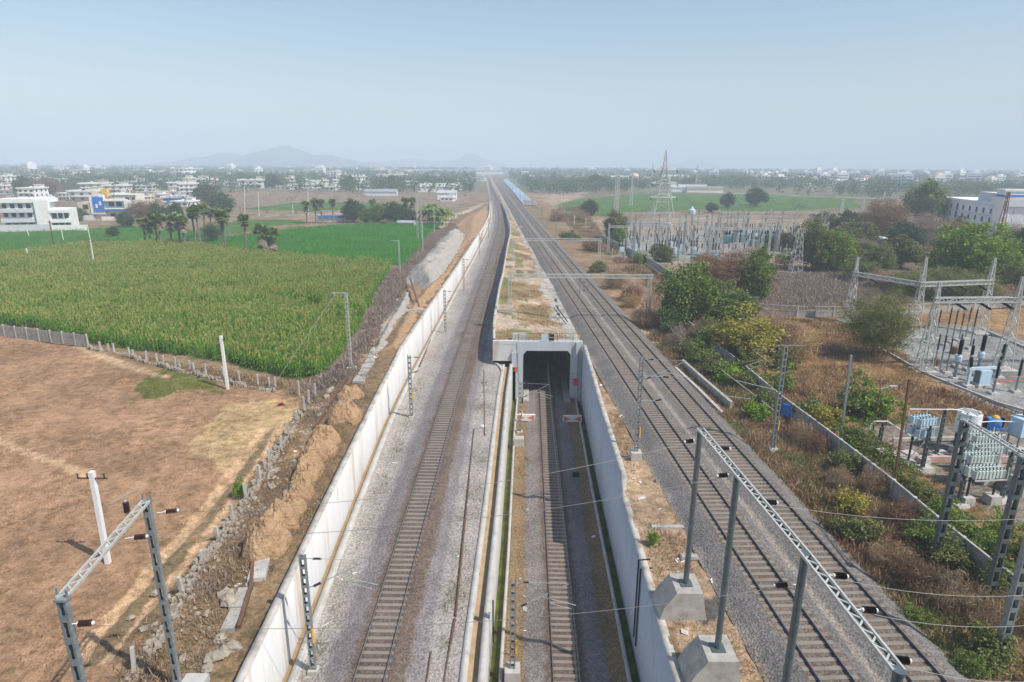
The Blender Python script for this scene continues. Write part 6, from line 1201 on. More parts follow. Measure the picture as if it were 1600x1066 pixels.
def cap_rack(px, py, ptop, w, label, tiers, rz=0, can='can', cans=9, legs=True, grp='capacitor racks of the near yard', d=1.3):
    p = at(px, py, -1); H = top_z(px+(px-800)*.03*(py-ptop)/60, ptop, p.y)+1; q = empty('capacitor_rack', p, rz, label, 'capacitor rack', grp); z0 = H-tiers*1.05
    m = MB()
    for t in range(tiers):
        z = z0+t*1.05
        for s in (-1, 1): m.bar((-w/2, s*d/2, z), (w/2, s*d/2, z), .08, .1)
    for sx in (-1, 1):
        for sy in (-1, 1): m.bar((sx*w/2, sy*d/2, z0), (sx*w/2, sy*d/2, H), .07)
    m.build('frame', MT['galv_light'], q)
    for t in range(tiers):
        z = z0+t*1.05+.08; m = MB()
        for r in (-1, 1):
            for k in range(cans): x = -w/2+(k+.5)*w/cans; m.box((x, r*d*.27, z+.34), (w/cans*.62, .42, .62), mi=0); m.tube((x, r*d*.27, z+.65), (x, r*d*.27, z+.86), .05, .03, 6, 1)
        tag(m.build('capacitor_row', [MT[can], MT['porc']], q), None)
    if legs:
        for sx in (-1, 1):
            MB().box((sx*w*.42, 0, .3), (.95, .95, .8), taper=.92).build('footing', MT['conc_pale'], q); m = MB(); m.bar((sx*w*.42, 0, .6), (sx*w*.42, 0, z0-.4), .12); insulator(m, (sx*w*.42, 0, z0-.4), (sx*w*.42, 0, z0), .13); m.build('leg', [MT['porc'], MT['galv']], q)
        MB().bar((-w*.42, 0, .7), (w*.42, 0, z0-.4), .08).build('brace', MT['galv_light'], q)
cap_rack(1528, 786, 726, 2.7, 'pale green capacitor rack nearest the camera, on two white blocks', 1, .1); cap_rack(1520, 756, 703, 2.5, 'pale green capacitor rack in the second row', 2, .1, cans=8); cap_rack(1534, 738, 690, 2.7, 'pale green capacitor rack in the third row, right of centre', 1, .1); cap_rack(1530, 722, 673, 2.8, 'pale green capacitor rack in the back row', 1, .1)
cap_rack(1429, 728, 646, 2.0, 'pale blue capacitor rack raised on posts at the left of the near yard', 2, .25, 'paleblue', 6, d=1.4); cap_rack(1600, 760, 702, 2.8, 'pale blue capacitor rack at the right edge of the picture', 1, .5, 'paleblue', 7)
m = MB()
p = at(1588, 706, -1); q = empty('oil_transformer', p, .2, 'pale blue box transformer with a thick dark bushing at the right edge', 'transformer'); MB().box((0, 0, 2.6), (1.6, 1.3, 1.7)).box((0, 0, 3.5), (1.75, 1.45, .08)).build('tank', MT['paleblue'], q); m = MB(); insulator(m, (.1, 0, 3.55), (.25, 0, 5.1), .3, 10); m.build('bushing', [MT['porc'], MT['galv']], q); m = MB()
for sx in (-1, 1):
    for sy in (-1, 1): m.bar((sx*.7, sy*.5, 0), (sx*.7, sy*.5, 1.75), .12)
m.box((0, 0, 1.7), (1.6, 1.2, .1)); m.build('support_frame', MT['galv'], q); MB().box((0, 0, .05), (2.2, 1.8, .3)).build('footing', MT['conc_pale'], q)
p = at(1543, 700, -1); q = empty('barrel_transformer', p, 0, 'small bright blue barrel with a yellow cap on a steel platform', 'transformer'); MB().lathe((0, 0, 2.0), [(.62, 0), (.66, .1), (.66, .95), (.5, 1.08)], 14).build('barrel', MT['blue'], q); MB().lathe((.15, 0, 3.05), [(.3, 0), (.3, .15), (.16, .3)], 10).build('cap', MT['yellow'], q)
for dx, c in ((-.75, 'insul'), (.85, 'porc')): m = MB(); insulator(m, (dx, 0, 2.1), (dx, 0, 3.25), .2); m.build('bushing', [MT[c], MT['red' if dx < 0 else 'galv']], q)
m = MB().box((.3, 0, 1.95), (2.9, 1.2, .1))
for sx in (-1, 1.6): m.bar((sx, 0, 0), (sx, 0, 1.9), .1)
m.build('platform', MT['galv_light'], q)
p = at(1593, 768, -1); tag(MB().box((0, 0, .75), (2.0, 1.7, 1.5), .3, taper=.97).build('concrete_block', MT['conc'], None, p), 'large square concrete block at the right edge of the near yard', 'concrete block')
MT['pink'] = mat('pinkish_plaster', [(.3, (.46, .30, .25)), (.7, (.58, .41, .35))], 1.5)
slab_line([(1404, 724), (1470, 722), (1560, 722), (1660, 726)], .3, .6, 'low pinkish plinth wall across the near yard', 'plinth_wall', -1.0, 'pink'); slab_line([(1395, 690), (1480, 688), (1580, 684), (1660, 682)], .25, .35, 'pale kerb behind the racks of the near yard', 'yard_kerb', -1.0, 'conc_pale')
for i, (x, y) in enumerate(((1470, 712), (1445, 735), (1420, 712), (1497, 705), (1548, 722), (1400, 715))):
    p = at(x, y, -1); tag(MB().box((0, 0, .15), (1.3, 1.0, .45), .2, taper=.9).build('concrete_footing', MT['conc_pale'], None, p), f'{ORD[i]} bare white concrete footing in the near yard, counted from its first bus support', 'footing', 'bare footings of the near yard')
# ---- far substation: rows of small gear, all copies
FS = 'small gear of the far substation'
a0 = empty('isolator_post', (0, 0, 0), 0, 'x', 'isolator post', FS); MB().tube((0, 0, 0), (0, 0, 2.6), .12, n=6).build('support', MT['galv_light'], a0); m = MB(); insulator(m, (0, 0, 2.6), (0, 0, 4.3), .2, 6); m.build('porcelain', [MT['insul'], MT['galv']], a0)
b0 = empty('bus_column', (0, 0, 0), 0, 'x', 'bus column', FS); m = MB(); lattice_leg(m, 9.5, .5, .25, 9, .06); m.build('lattice', MT['galv'], b0)
c0 = empty('breaker_unit', (0, 0, 0), 0, 'x', 'circuit breaker', FS); MB().box((0, 0, 1.0), (1.5, 1.1, 1.9)).build('cabinet', MT['paleblue'], c0); m = MB()
for k in (-1, 0, 1): insulator(m, (k*.9, 0, 2.1), (k*.9, 0, 4.4), .24, 6)
MB().box((0, 0, 2.0), (2.6, .4, .2)).build('beam', MT['galv_light'], c0); m.build('insulator_column', [MT['porc'], MT['galv_light']], c0)
rng = random.Random(21); nA = nB = nC = 0; zone = pxpoly([(945, 405), (1000, 368), (1280, 362), (1290, 380), (1235, 398), (1120, 408), (1010, 412)]); zx = np.array(zone); used = []; first = {}
for k in range(2000):
    x = rng.uniform(zx[:, 0].min(), zx[:, 0].max()); y = rng.uniform(zx[:, 1].min(), zx[:, 1].max()); y = round(y/7)*7+rng.uniform(-.4, .4)
    if not inpoly(np.array([x]), np.array([y]), zone)[0] or any((x-u)**2+(y-v)**2 < 3.2 for u, v in used): continue
    used.append((x, y)); r = rng.random(); pr, nm = (a0, 'dark isolator post') if r < .70 else (b0, 'slim lattice bus column') if r < .86 else (c0, 'pale blue breaker')
    px, py = proj((x, y, 0)); side = 'left' if px < 1060 else 'middle' if px < 1160 else 'right'; row = 'front rows' if py > 393 else 'back rows'
    lab = f'{nm} in the {row} of the far substation, {side} part'
    if nm not in first: first[nm] = 1; o = pr; o['label'] = lab
    else: o = copy_thing(pr, label=lab)
    o.location = (x, y, -1); o.rotation_euler = (0, 0, .1); o['group'] = f'{nm}s of the far substation, {side} part of the {row}'
    if len(used) > 215: break
for i, (x0, x1, yy, h) in enumerate(((950, 1110, 396, 9), (1000, 1160, 384, 9.5), (1060, 1230, 376, 9.5), (1120, 1280, 370, 10), (1190, 1288, 392, 9), (960, 1060, 372, 10), (1100, 1200, 400, 9))):
    A, B = at(x0, yy, -1), at(x1, yy, -1); q = empty('bus_gantry', A, 0, f'{ORD[i]} slim bus gantry over the far substation gear', 'gantry', 'bus gantries of the far substation'); d = B-A; n = 4
    for k in range(n+1): m = MB(); lattice_leg(m, h, .6, .3, 9, .07, cen=(d.x*k/n, d.y*k/n, 0)); m.build('leg', MT['galv_light'], q)
    m = MB(); truss(m, (0, 0, h-1), (d.x, d.y, h-1), .5, .5, 30, .06); m.build('beam', MT['galv_light'], q)
for i, (x, y, s) in enumerate(((1135, 380, .7), (1152, 378, .75), (1195, 378, .65), (1212, 377, .6), (1180, 386, .6))):
    p = at(x, y, -1); q = empty('power_transformer', p, .1, f'{ORD[i]} green-blue power transformer with radiators in the far substation, from the left', 'transformer', 'power transformers'); MT['teal'] = MT.get('teal') or mat('teal_enamel', [(.3, (.13, .26, .26)), (.7, (.20, .36, .35))], 2, rough=.5)
    MB().box((0, 0, 2.2*s), (5*s, 3*s, 3.6*s)).build('tank', MT['teal'], q); m = MB()
    for k in range(7): m.box((-2.4*s+k*.8*s, -2.0*s, 2.1*s), (.25, .9*s, 3*s))
    m.build('radiator', MT['teal'], q); m = MB()
    for k in (-1, 0, 1): insulator(m, (k*1.3*s, 0, 4*s), (k*1.6*s, .5, 5.9*s), .3, 6)
    m.build('bushing', [MT['porc'], MT['galv']], q); MB().tube((-2*s, 1.2*s, 4.8*s), (2*s, 1.2*s, 4.8*s), .55*s, n=10).build('conservator', MT['teal'], q)
p = at(1081, 335, -1); q = empty('tank_shed', p, 0, 'pale blue little tank with a domed top behind the far substation', 'shed'); q.scale = (.6, .6, .55); MB().lathe((0, 0, 0), [(3.2, 0), (3.2, 4.2), (1.2, 5.6)], 12).build('tank', MT['paleblue'], q); MB().lathe((0, 0, 5.6), [(1.0, 0), (1.0, 1.2), (.3, 1.8)], 10).build('dome', MT['white'], q)
panel_fence([(970, 352), (1035, 356), (1048, 357)], 'white compound wall at the foot of the tall pylon', 1.9, 8, ('white', 'white'))
p = at(1362, 388, -1); q = empty('hut', p, .2, 'small pale green hut under the brown leafless tree', 'hut'); MB().box((0, 0, 1.7), (6.5, 4.5, 3.4)).build('wall', mat('pale_teal_wall', (.30, .50, .50)), q); MB().box((0, 0, 3.6), (8, 5.8, .5), taper=.6).build('roof', MT['can'], q)
for s in (-1, 1): MB().bar((s*1.0, -2.9, 0), (s*1.0, -2.9, 3.3), .3).build('porch_post', MT['paleblue'], q)
p = at(1390, 389, -1); q = empty('hut', p, .2, 'low blue shed right of the pale green hut', 'hut'); MB().box((0, 0, 1.5), (7, 4, 3.0)).build('wall', MT['teal'], q); MB().box((0, 0, 3.1), (7.6, 4.8, .25)).build('roof', MT['tube'], q)
for i, (x0, y0, x1, y1) in enumerate(((955, 396, 1230, 378), (960, 392, 1240, 374), (965, 388, 1250, 371), (980, 384, 1262, 369), (1000, 398, 1285, 388), (1000, 394, 1285, 384), (1037, 330, 1060, 376), (1048, 345, 1105, 384))):
    a, b = at(x0, y0, -1), at(x1, y1, -1); a.z = b.z = 7.2+.4*(i % 3); 
    if i > 5: a.z = 22-4*(i-6)
    tag(MB().path([a.lerp(b, t/8)-Vector((0, 0, 1.2*t/8*(1-t/8)*4)) for t in range(9)], .045, 4).build('bus_wire', MT['wire']), f'{ORD[i]} sagging bus wire strung over the far substation', 'wire', 'bus wires of the far substation')
# ================================================================ houses, hills, woods
def plaster(name, c): return mat(name, [(.25, tuple(v*.86 for v in c)), (.6, c)], .6, detail=6)
HM = {'white': plaster('white_plaster', (.84, .83, .80)), 'cream': plaster('cream_plaster', (.80, .74, .62)), 'grey': plaster('grey_plaster', (.62, .64, .66)), 'tan': plaster('tan_plaster', (.66, .55, .44)), 'pink': plaster('pink_plaster', (.70, .52, .46)), 'lilac': plaster('lilac_plaster', (.80, .80, .84)), 'blue': plaster('blue_plaster', (.03, .19, .60)), 'orange': plaster('orange_plaster', (.76, .47, .14))}
MT['window'] = mat('dark_window', (.035, .04, .05), rough=.2, spec=.5); MT['roofslab'] = mat('roof_slab', [(.3, (.40, .37, .33)), (.7, (.56, .52, .47))], .5)
def house_proto(v):
    r = random.Random(v*7+1); root = empty('house', (0, 0, 0), 0, '', 'house'); W, D, F = r.choice(((9, 10, 1), (11, 9, 2), (8, 11, 2), (12, 9, 1), (10, 10, 2), (13, 10, 2)))if v > 5 else ((9, 10, 1), (11, 9, 2), (8, 11, 3), (13, 9, 1), (10, 10, 2), (12, 10, 2))[v]
    h = 3.2*F; col = HM[('white', 'cream', 'white', 'white', 'tan', 'cream')[v % 6]]; MB().box((0, 0, h/2), (W, D, h)).build('wall', col, root)
    m = MB().box((0, 0, h+.06), (W+1.0, D+1.0, .16)); m.build('roof', MT['roofslab'], root); m = MB(); p = .85
    for s in (-1, 1): m.box((0, s*(D/2+.35), h+.14+p/2), (W+1.0, .15, p)); m.box((s*(W/2+.42), 0, h+.14+p/2), (.15, D+.5, p))
    m.build('parapet', HM[('white', 'white', 'cream', 'tan', 'white', 'white')[v % 6]], root)
    MB().box((W*.25, D*.2, h+1.5), (3.2, 3.4, 2.9)).box((W*.25, D*.2, h+3.02), (3.8, 4.0, .14)).build('stair_head', col, root)
    MB().lathe((-W*.3, D*.25, h+.2), [(.55, 0), (.6, .1), (.6, 1.2), (.25, 1.5)], 8).build('roof_tank', MT['black'] if v % 2 else MT['white'], root)
    for f in range(F):
        for k in range(3):
            x = -W/2+W*(k+.5)/3; MB().box((x, -D/2-.02, 1.7+3.2*f), (1.3, .1, 1.35)).box((x, -D/2-.16, 2.5+3.2*f), (1.7, .4, .1), mi=1).build('window', [MT['window'], col], root)
            y = -D/2+D*(k+.5)/3; MB().box((W/2+.02, y, 1.7+3.2*f), (.1, 1.2, 1.3)).build('window', MT['window'], root); MB().box((-W/2-.02, y, 1.7+3.2*f), (.1, 1.2, 1.3)).build('window', MT['window'], root)
        if f: MB().box((0, -D/2-.8, 3.2*f+.05), (W*.8, 1.5, .18)).box((0, -D/2-1.5, 3.2*f+.55), (W*.8, .1, .95)).build('balcony', HM['white'], root)
    return root, W, D, h
HP = {}
def house(px, py, wpx, v, label, rz=None, hs=.74):
    p = at(px, py, -1); wd = at_y(px+wpx/2, py, p.y).x-at_y(px-wpx/2, py, p.y).x
    if v not in HP: HP[v] = house_proto(v); o = HP[v][0]; o['label'] = label
    else: o = copy_thing(HP[v][0], label=label)
    o['group'] = 'houses of the village'; s = wd/(HP[v][1]+1.0); o.location = p; o.scale = (s, s, (.55*s+.45)*hs); o.rotation_euler = (0, 0, random.uniform(-.25, .25) if rz is None else rz)
HL = [(5, 301, 26, 4), (22, 303, 34, 3), (62, 288, 30, 5), (108, 290, 32, 1), (140, 314, 44, 1), (152, 300, 36, 4), (172, 290, 26, 0), (128, 276, 16, 2), (150, 279, 32, 3), (166, 333, 28, 4), (185, 325, 44, 5), (185, 302, 34, 1), (210, 296, 36, 1), (232, 300, 28, 5), (243, 310, 36, 3), (262, 306, 36, 3), (275, 315, 32, 0), (285, 298, 34, 4), (265, 290, 26, 1), (308, 293, 40, 1), (328, 292, 28, 4), (240, 284, 24, 0), (205, 282, 26, 3), (288, 278, 24, 2), (203, 343, 36, 3), (206, 330, 32, 0), (262, 330, 30, 3), (290, 322, 30, 0), (226, 318, 22, 4),
 (398, 294, 40, 1), (412, 293, 26, 3), (450, 288, 28, 1), (447, 296, 26, 3), (484, 294, 38, 3), (500, 291, 26, 5), (516, 297, 22, 0), (532, 290, 22, 4), (470, 286, 22, 0), (560, 290, 20, 2), (568, 297, 24, 3), (614, 285, 42, 5), (628, 292, 36, 3), (642, 294, 26, 4), (672, 286, 20, 1), (690, 299, 44, 3), (706, 297, 30, 0), (662, 291, 22, 3), (700, 314, 22, 0), (722, 289, 18, 4), (750, 278, 16, 3), (584, 286, 18, 3), (345, 288, 24, 3), (365, 290, 20, 0), (22, 290, 24, 0), (88, 282, 20, 3), (112, 308, 22, 0)]
VN = ('white one-storey', 'cream two-storey', 'narrow white three-storey', 'long low white', 'tan two-storey', 'wide cream two-storey'); hc = {}
for px, py, wpx, v in HL:
    part = 'in the village at the left' if px < 200 else 'in the village behind the palm grove' if px < 340 else 'in the row of far villas before the hill' if px < 560 else 'near the tracks at the far end of the fields'
    c = hc[(v, part)] = hc.get((v, part), 0)+1; house(px, py, wpx, v, f'{ORD[c-1]} {VN[v]} house {part}')
for i in range(20):
    px = random.uniform(-8, 335); py = random.uniform(284, 318)-(12 if px > 200 else 0); v = random.randrange(6); part = 'left' if px < 110 else 'middle' if px < 220 else 'right'; c = hc[(v, part+'v')] = hc.get((v, part+'v'), 0)+1
    house(px, py, random.uniform(16, 28), v, f'{ORD[c-1]} packed {VN[v]} house in the {part} part of the village')
for i in range(30):
    px = random.uniform(-10, 760); py = random.uniform(271, 283); v = random.randrange(6); part = 'left' if px < 250 else 'middle' if px < 500 else 'right'; c = hc[(v, part+'h')] = hc.get((v, part+'h'), 0)+1
    house(px, py, random.uniform(10, 20), v, f'{ORD[c-1]} hazy {VN[v]} house on the far {part} skyline before the hills')
# -- the two large houses at the left
def big_white():
    p = at(68, 361, -1); q = empty('house', p, .22, 'large white three-storey house with a tall blank slab wall, at the left edge', 'house'); q.scale = (.64, .64, .92)
    MB().box((-9, 9, 6), (22, 14, 12)).build('wall', HM['grey'], q); MB().box((1.2, 1.2, 6.3), (7.5, 2.2, 12.6)).build('slab_wall', HM['white'], q); MB().box((-9, 8.5, 12.4), (26, 16, 1.6)).build('parapet', HM['white'], q); MB().box((8, 9, 4.5), (12, 12, 9)).build('wall', HM['white'], q)
    for f, z in enumerate((4.4, 8.4)):
        MB().box((-12.5, .9, z), (17, 2.4, 1.5)).build('balcony', HM['grey'], q); MB().box((9.5, 1.6, z-.4), (11, 3.4, 1.3)).build('balcony', HM['white'], q)
    for z in (2.3, 6.6, 10.2):
        for k in range(4): MB().box((-19+k*4.2, 1.97, z), (2.4, .1, 1.8)).build('window', MT['window'], q)
    for z in (2.2, 6.3):
        for k in range(3): MB().box((6.2+k*3.2, 2.97, z), (2.2, .1, 2.4)).build('window', MT['window'], q)
    MB().box((-10, -1.5, 1.4), (30, .3, 2.8)).build('yard_wall', HM['grey'], q); MB().box((14.5, -.8, 1.2), (19, .3, 2.4)).build('yard_wall', HM['white'], q)
big_white()
def blue_house():
    p = at(172, 344, -1); q = empty('house', p, .12, 'white two-storey house with a bright blue front and balcony', 'house')
    MB().box((0, 6, 4.2), (15, 11, 8.4)).build('wall', HM['cream'], q); MB().box((-9.5, 4.5, 4.0), (6.5, 9, 8.0)).build('wall', HM['tan'], q); MB().box((-4.2, .2, 7.0), (6.0, 1.6, 8.6)).build('front_frame', HM['white'], q); MB().box((-3.4, -.8, 7.2), (4.6, .5, 6.2)).build('front_panel', HM['blue'], q); MB().box((-4.2, -.65, 11.6), (3.0, .3, 1.8)).build('front_panel', HM['cream'], q)
    MB().box((3.6, .2, 5.0), (9.4, 2.4, 1.3)).build('balcony', HM['blue'], q); MB().box((3.6, -1.05, 5.3), (9.4, .12, .6)).build('balcony_rail', HM['white'], q); MB().box((3.6, .1, 9.0), (9.6, 2.6, .8)).build('roof_band', HM['white'], q); MB().box((8.0, .1, 7.0), (.7, 2.5, 3.6)).build('column', HM['white'], q)
    for x, z in ((1.5, 7.2), (4.8, 7.2), (1.5, 2), (5, 2), (-9.5, 2), (-9.5, 6)): MB().box((x, .42 if x > 0 else -.05, z), (2.2, .15, 2.0)).build('window', MT['window'], q)
    for s in (-.6, .6): MB().box((-3.4+s*1.4, -1.1, 7.0+s), (.9, .12, 1.7)).build('window', HM['white'], q)
    MB().box((-14, -2, 1.2), (16, .3, 2.4)).build('yard_wall', HM['grey'], q); MB().box((4, -3, .9), (12, .3, 1.8)).build('yard_wall', HM['cream'], q)
blue_house()
def orange_house():
    p = at(186, 326, -1); q = empty('house', p, .1, 'cream house with an orange stair tower above the blue front', 'house'); MB().box((2, 4, 4), (18, 10, 8)).build('wall', HM['cream'], q); MB().box((-5.5, -1.5, 5.6), (3.4, 2.4, 11.2)).build('stair_tower', HM['orange'], q)
    for k in range(4): MB().box((-1+k*3.4, -1.03, 5.5), (1.6, .1, 1.8)).build('window', MT['window'], q)
    MB().box((4, -1.6, 7.9), (14, 1.2, .5)).build('roof_band', HM['white'], q)
orange_house()
# -- sheds, roofs by the palms, small roofs
def shed(px, py, w, d, h, label, wall='grey', roof='roofslab', rz=0):
    p = at(px, py, -1); q = empty('shed', p, rz, label, 'shed', 'sheds and low roofs'); MB().box((0, 0, h/2), (w, d, h)).build('wall', HM.get(wall) or MT[wall], q); m = MB(); m.poly([(-w/2-.5, -d/2-.6, h), (w/2+.5, -d/2-.6, h), (w/2+.5, 0, h+d*.22), (-w/2-.5, 0, h+d*.22), (w/2+.5, d/2+.6, h), (-w/2-.5, d/2+.6, h)], [(0, 1, 2, 3), (3, 2, 4, 5), (3, 2, 1, 0), (5, 4, 2, 3)]); m.build('roof', MT.get(roof) or HM[roof], q)
MT['tin'] = mat('tin_roof', [(.3, (.50, .54, .58)), (.7, (.66, .69, .72))], .8, rough=.5, metal=.2); MT['thatch'] = mat('thatch', [(.3, (.17, .13, .095)), (.7, (.30, .24, .18))], 2, stretch=(1, 1, 5))
shed(620, 350, 9, 6, 1.6, 'thatched shed under the trees beside the lush field', 'tan', 'thatch', .1); shed(636, 353, 7, 4, 1.5, 'pale tin shed right of the thatched shed', 'tan', 'tin', -.1); shed(518, 346, 11, 4, 1.8, 'small blue roofed shed behind the left palms', 'cream', 'blue', .05); shed(596, 306, 26, 9, 3.5, 'open blue-grey roofed shed on the bare land', 'grey', 'tin', .05); shed(682, 300, 34, 14, 5, 'long white roofed warehouse near the tracks', 'white', 'white', .05); shed(699, 312, 14, 8, 5, 'plain white block beside the track path', 'white', 'white', .02); shed(275, 318, 9, 6, 3.5, 'small blue painted shed in the village', 'blue', 'tin', .1)
shed(1075, 300, 34, 12, 4.5, 'long white building beyond the distant green field', 'white', 'white', -.1); shed(1100, 301, 34, 9, 4, 'grey-roofed long shed beside the white one beyond the field', 'cream', 'roofslab', -.1)
p = at(990, 291, -1); q = empty('water_tower', p, 0, 'pinkish domed water tower on columns in the far haze', 'water tower'); q.scale = (.85, .85, .72)
for k in range(6): a = k*math.pi/3; MB().bar((3.4*math.cos(a), 3.4*math.sin(a), 0), (3.4*math.cos(a), 3.4*math.sin(a), 13), 1.3).build('column', HM['pink'], q)
MB().lathe((0, 0, 5), [(3.8, 0), (3.8, .6)], 12).build('ring_beam', HM['cream'], q); MB().lathe((0, 0, 12), [(4.0, 0), (6.8, 2.0), (7.2, 5.5), (6.4, 7.2), (3.6, 8.8), (.4, 9.8)], 18).build('tank', HM['pink'], q)
shed(968, 288, 30, 12, 9, 'white two-storey building left of the domed water tower', 'white', 'white'); shed(1008, 287, 26, 12, 7, 'white building right of the domed water tower', 'white', 'pink'); shed(1056, 284, 40, 12, 8, 'pale long building in the haze right of the pylon', 'white', 'white'); shed(820, 279, 12, 10, 11, 'narrow white block just right of the vanishing tracks', 'white', 'white'); shed(842, 281, 34, 10, 6, 'pale row building in the haze right of the tracks', 'white', 'tin')
# -- white institutional building, right
def college():
    a, b = at(1467, 350, -1), at(1561, 371, -1); d = b-a; L = d.length; ax = math.atan2(d.y, d.x); q = empty('institution_building', a, ax, 'grey-white shaded wing of the large three-storey building at the right', 'building'); H = 11.5
    MB().box((L/2, 7, H/2), (L, 14, H)).build('wall', HM['lilac'], q); MB().box((L/2, 6.8, H+.45), (L+.6, 14.4, .9)).build('parapet', HM['lilac'], q); MB().box((L*.68, 6, H+2.6), (L*.3, 9, 3.6)).build('roof_room', HM['grey'], q); MB().box((L*.9, 6, H+1.4), (L*.22, 12, 2.8)).build('roof_room', HM['lilac'], q)
    for f, z in enumerate((2.2, 5.6, 9.0)):
        for k in range(9):
            x = L*(k+.6)/9.3; MB().box((x, -.02, z), (1.5 if k != 2 else 1.9, .12, 2.0 if k != 2 else 2.8)).build('window', MT['window'], q)
    MB().box((L*.5, -.25, 7.5), (L, .5, .15)).build('ledge', HM['grey'], q)
    a2 = at(1556, 371, -1); q = empty('institution_building', a2, -.12, 'sunlit white wing with a blue roof band at the right edge', 'building'); H = 17.0; L = 46
    MB().box((L/2, 2.5, H/2), (L, 5, H)).build('wall', HM['white'], q); MB().box((L/2, 2.4, H-1.6), (L+.3, 5.3, .7)).build('band', HM['blue'], q); MB().box((L/2, 2.5, H+.4), (L+.5, 5.5, .8)).build('parapet', HM['white'], q)
    for z in (2.3, 6.0, 9.7, 13.4):
        for k in range(7):
            x = 5.2+k*6; MB().box((x, -.05, z), (2.2, .2, 2.3 if z < 12 else 1.3)).build('window', MT['window'], q)
    panel_fence([(1490, 373), (1560, 382), (1640, 386)], 'pale blue-grey compound wall before the white building', 2.0, 8, ('paleblue', 'paleblue'))
college()
lattice_mast(1558, 385, 1585, 300, 'slender rusty lattice mast before the sunlit white wing', 1.8, .6, 14, bar=.13, name='lattice_column', m_='rust')
# -- long white line building and wall panels beside the far tracks
p = at(700, 265.5, -1); q = empty('long_shed', (-190, 1650, -1), .02, 'very long white shed on the horizon below the hills', 'shed'); MB().box((0, 0, 5), (330, 20, 10)).build('wall', HM['white'], q); MB().box((0, 0, 10.3), (332, 24, .8)).build('roof', HM['white'], q)
V = [at(x, y, -.3) for x, y in ((786, 282), (800, 298), (818, 320))]; m = MB(); q = empty('barrier_wall', V[0], 0, 'bluish sloping retaining face beside the far upper tracks', 'wall'); o = V[0]
for a, b in zip(V[:-1], V[1:]):
    a, b = a-o, b-o; m.poly([a, b, b+Vector((4.5, 0, 3.4)), a+Vector((5.5, 0, 3.0)), a+Vector((9, 0, -.5)), b+Vector((9, 0, -.5))], [(0, 1, 2, 3), (3, 2, 5, 4), (1, 5, 2), (0, 3, 4)])
m.build('face', MT['paleblue'], q); MB().box(((V[2]-o).x+4, (V[2]-o).y, 1.2), (9, .6, 3.2)).build('end_wall', MT['conc_pale'], q)
for i, (x, y, h) in enumerate(((868, 330, 2.2), (872, 327, 2.2), (877, 326, 2.2), (864, 325, 2), (890, 338, 2.5), (905, 345, 3), (915, 352, 3.4), (897, 352, 4.5), (882, 333, 2.3))):
    p = at(x, y, -1); tag(MB().box((0, 0, h/2), (.35, .35, h), .2, taper=.9).build('marker_post', MT['conc_pale'], None, p), f'{ORD[i]} pale concrete post on the earth right of the far tracks', 'post', 'posts right of the far tracks')
# -- far town on the right: many small hazy blocks
fb = []
for v, (W, D, H_, c) in enumerate(((14, 12, 7, 'white'), (18, 12, 10, 'white'), (12, 12, 13, 'cream'), (30, 12, 7, 'white'), (16, 14, 16, 'white'), (22, 14, 9, 'pink'))):
    o = empty('town_block', (0, 0, 0), 0, 'x', 'building'); MB().box((0, 0, H_/2), (W, D, H_)).build('wall', HM[c], o); MB().box((W*.1, 0, H_+1.2), (W*.45, D*.5, 2.4)).build('stair_head', HM[c], o); m = MB()
    for f in range(int(H_/3.3)): m.box((0, -D/2-.02, 1.8+f*3.3), (W*.86, .1, 1.1))
    m.build('window_band', MT['window'], o); fb.append(o)
rr = random.Random(9); firstb = set()
for i in range(185):
    px = rr.uniform(1180, 1640) if i < 110 else rr.uniform(1040, 1500) if i < 140 else rr.uniform(30, 1050); py = rr.uniform(272, 289) if i < 110 else rr.uniform(269, 280) if i < 140 else rr.uniform(266, 273)
    v = rr.randrange(6); p = at(px, py+.5+max(0, (px-800)*.004), -1); far_ = 'right' if px > 1040 else 'left'
    lab = ('tiny pale building of the hazy town along the right skyline' if px > 1040 else 'tiny pale building lost in the haze along the left skyline'); o = fb[v] if v not in firstb else copy_thing(fb[v], label=lab); firstb.add(v); o['label'] = lab; o['group'] = 'hazy town blocks on the right skyline' if px > 1040 else 'hazy blocks on the left skyline'; o.location = p; o.rotation_euler = (0, 0, rr.uniform(-.5, .5)); s = rr.uniform(.7, 1.15)*(1 if i < 140 else 1.2); o.scale = (s, s, s)
# -- hills
def hills():
    rng = np.random.default_rng(3); VV = []; FF = []; b = 0
    for cx_, cy_, rx, ry, h, sd_ in ((-1060, 2900, 330, 400, 70, 1), (-860, 3000, 320, 400, 46, 2), (-1390, 3100, 300, 400, 50, 3), (-270, 4000, 260, 400, 62, 4), (-640, 4200, 500, 400, 34, 7), (1250, 4500, 210, 300, 48, 6), (-1650, 3500, 360, 400, 34, 8)):
        n = 70; x = np.linspace(-1, 1, n); X, Y = np.meshgrid(x, x, indexing='ij'); R = np.hypot(X, Y); z = np.clip(1-R, 0, 1)**.95*(.62+.75*hnoise(X*4, Y*4, 1, sd_))+np.clip(1-R, 0, 1)*.12*hnoise(X*14, Y*14, 1, sd_+20); VV.append(np.stack([(cx_+X*rx)*1.2, (cy_+Y*ry)*1.2, z*h*1.4-2], -1).reshape(-1, 3)); FF.append(grid_faces(n, n)[:, ::-1]+b); b += n*n
    tag(np_mesh('hills', np.concatenate(VV), np.concatenate(FF), mat('hill_scrub', [(.3, (.05, .065, .05)), (.7, (.12, .115, .085))], .01, detail=8), smooth=True), kind='structure')
hills()
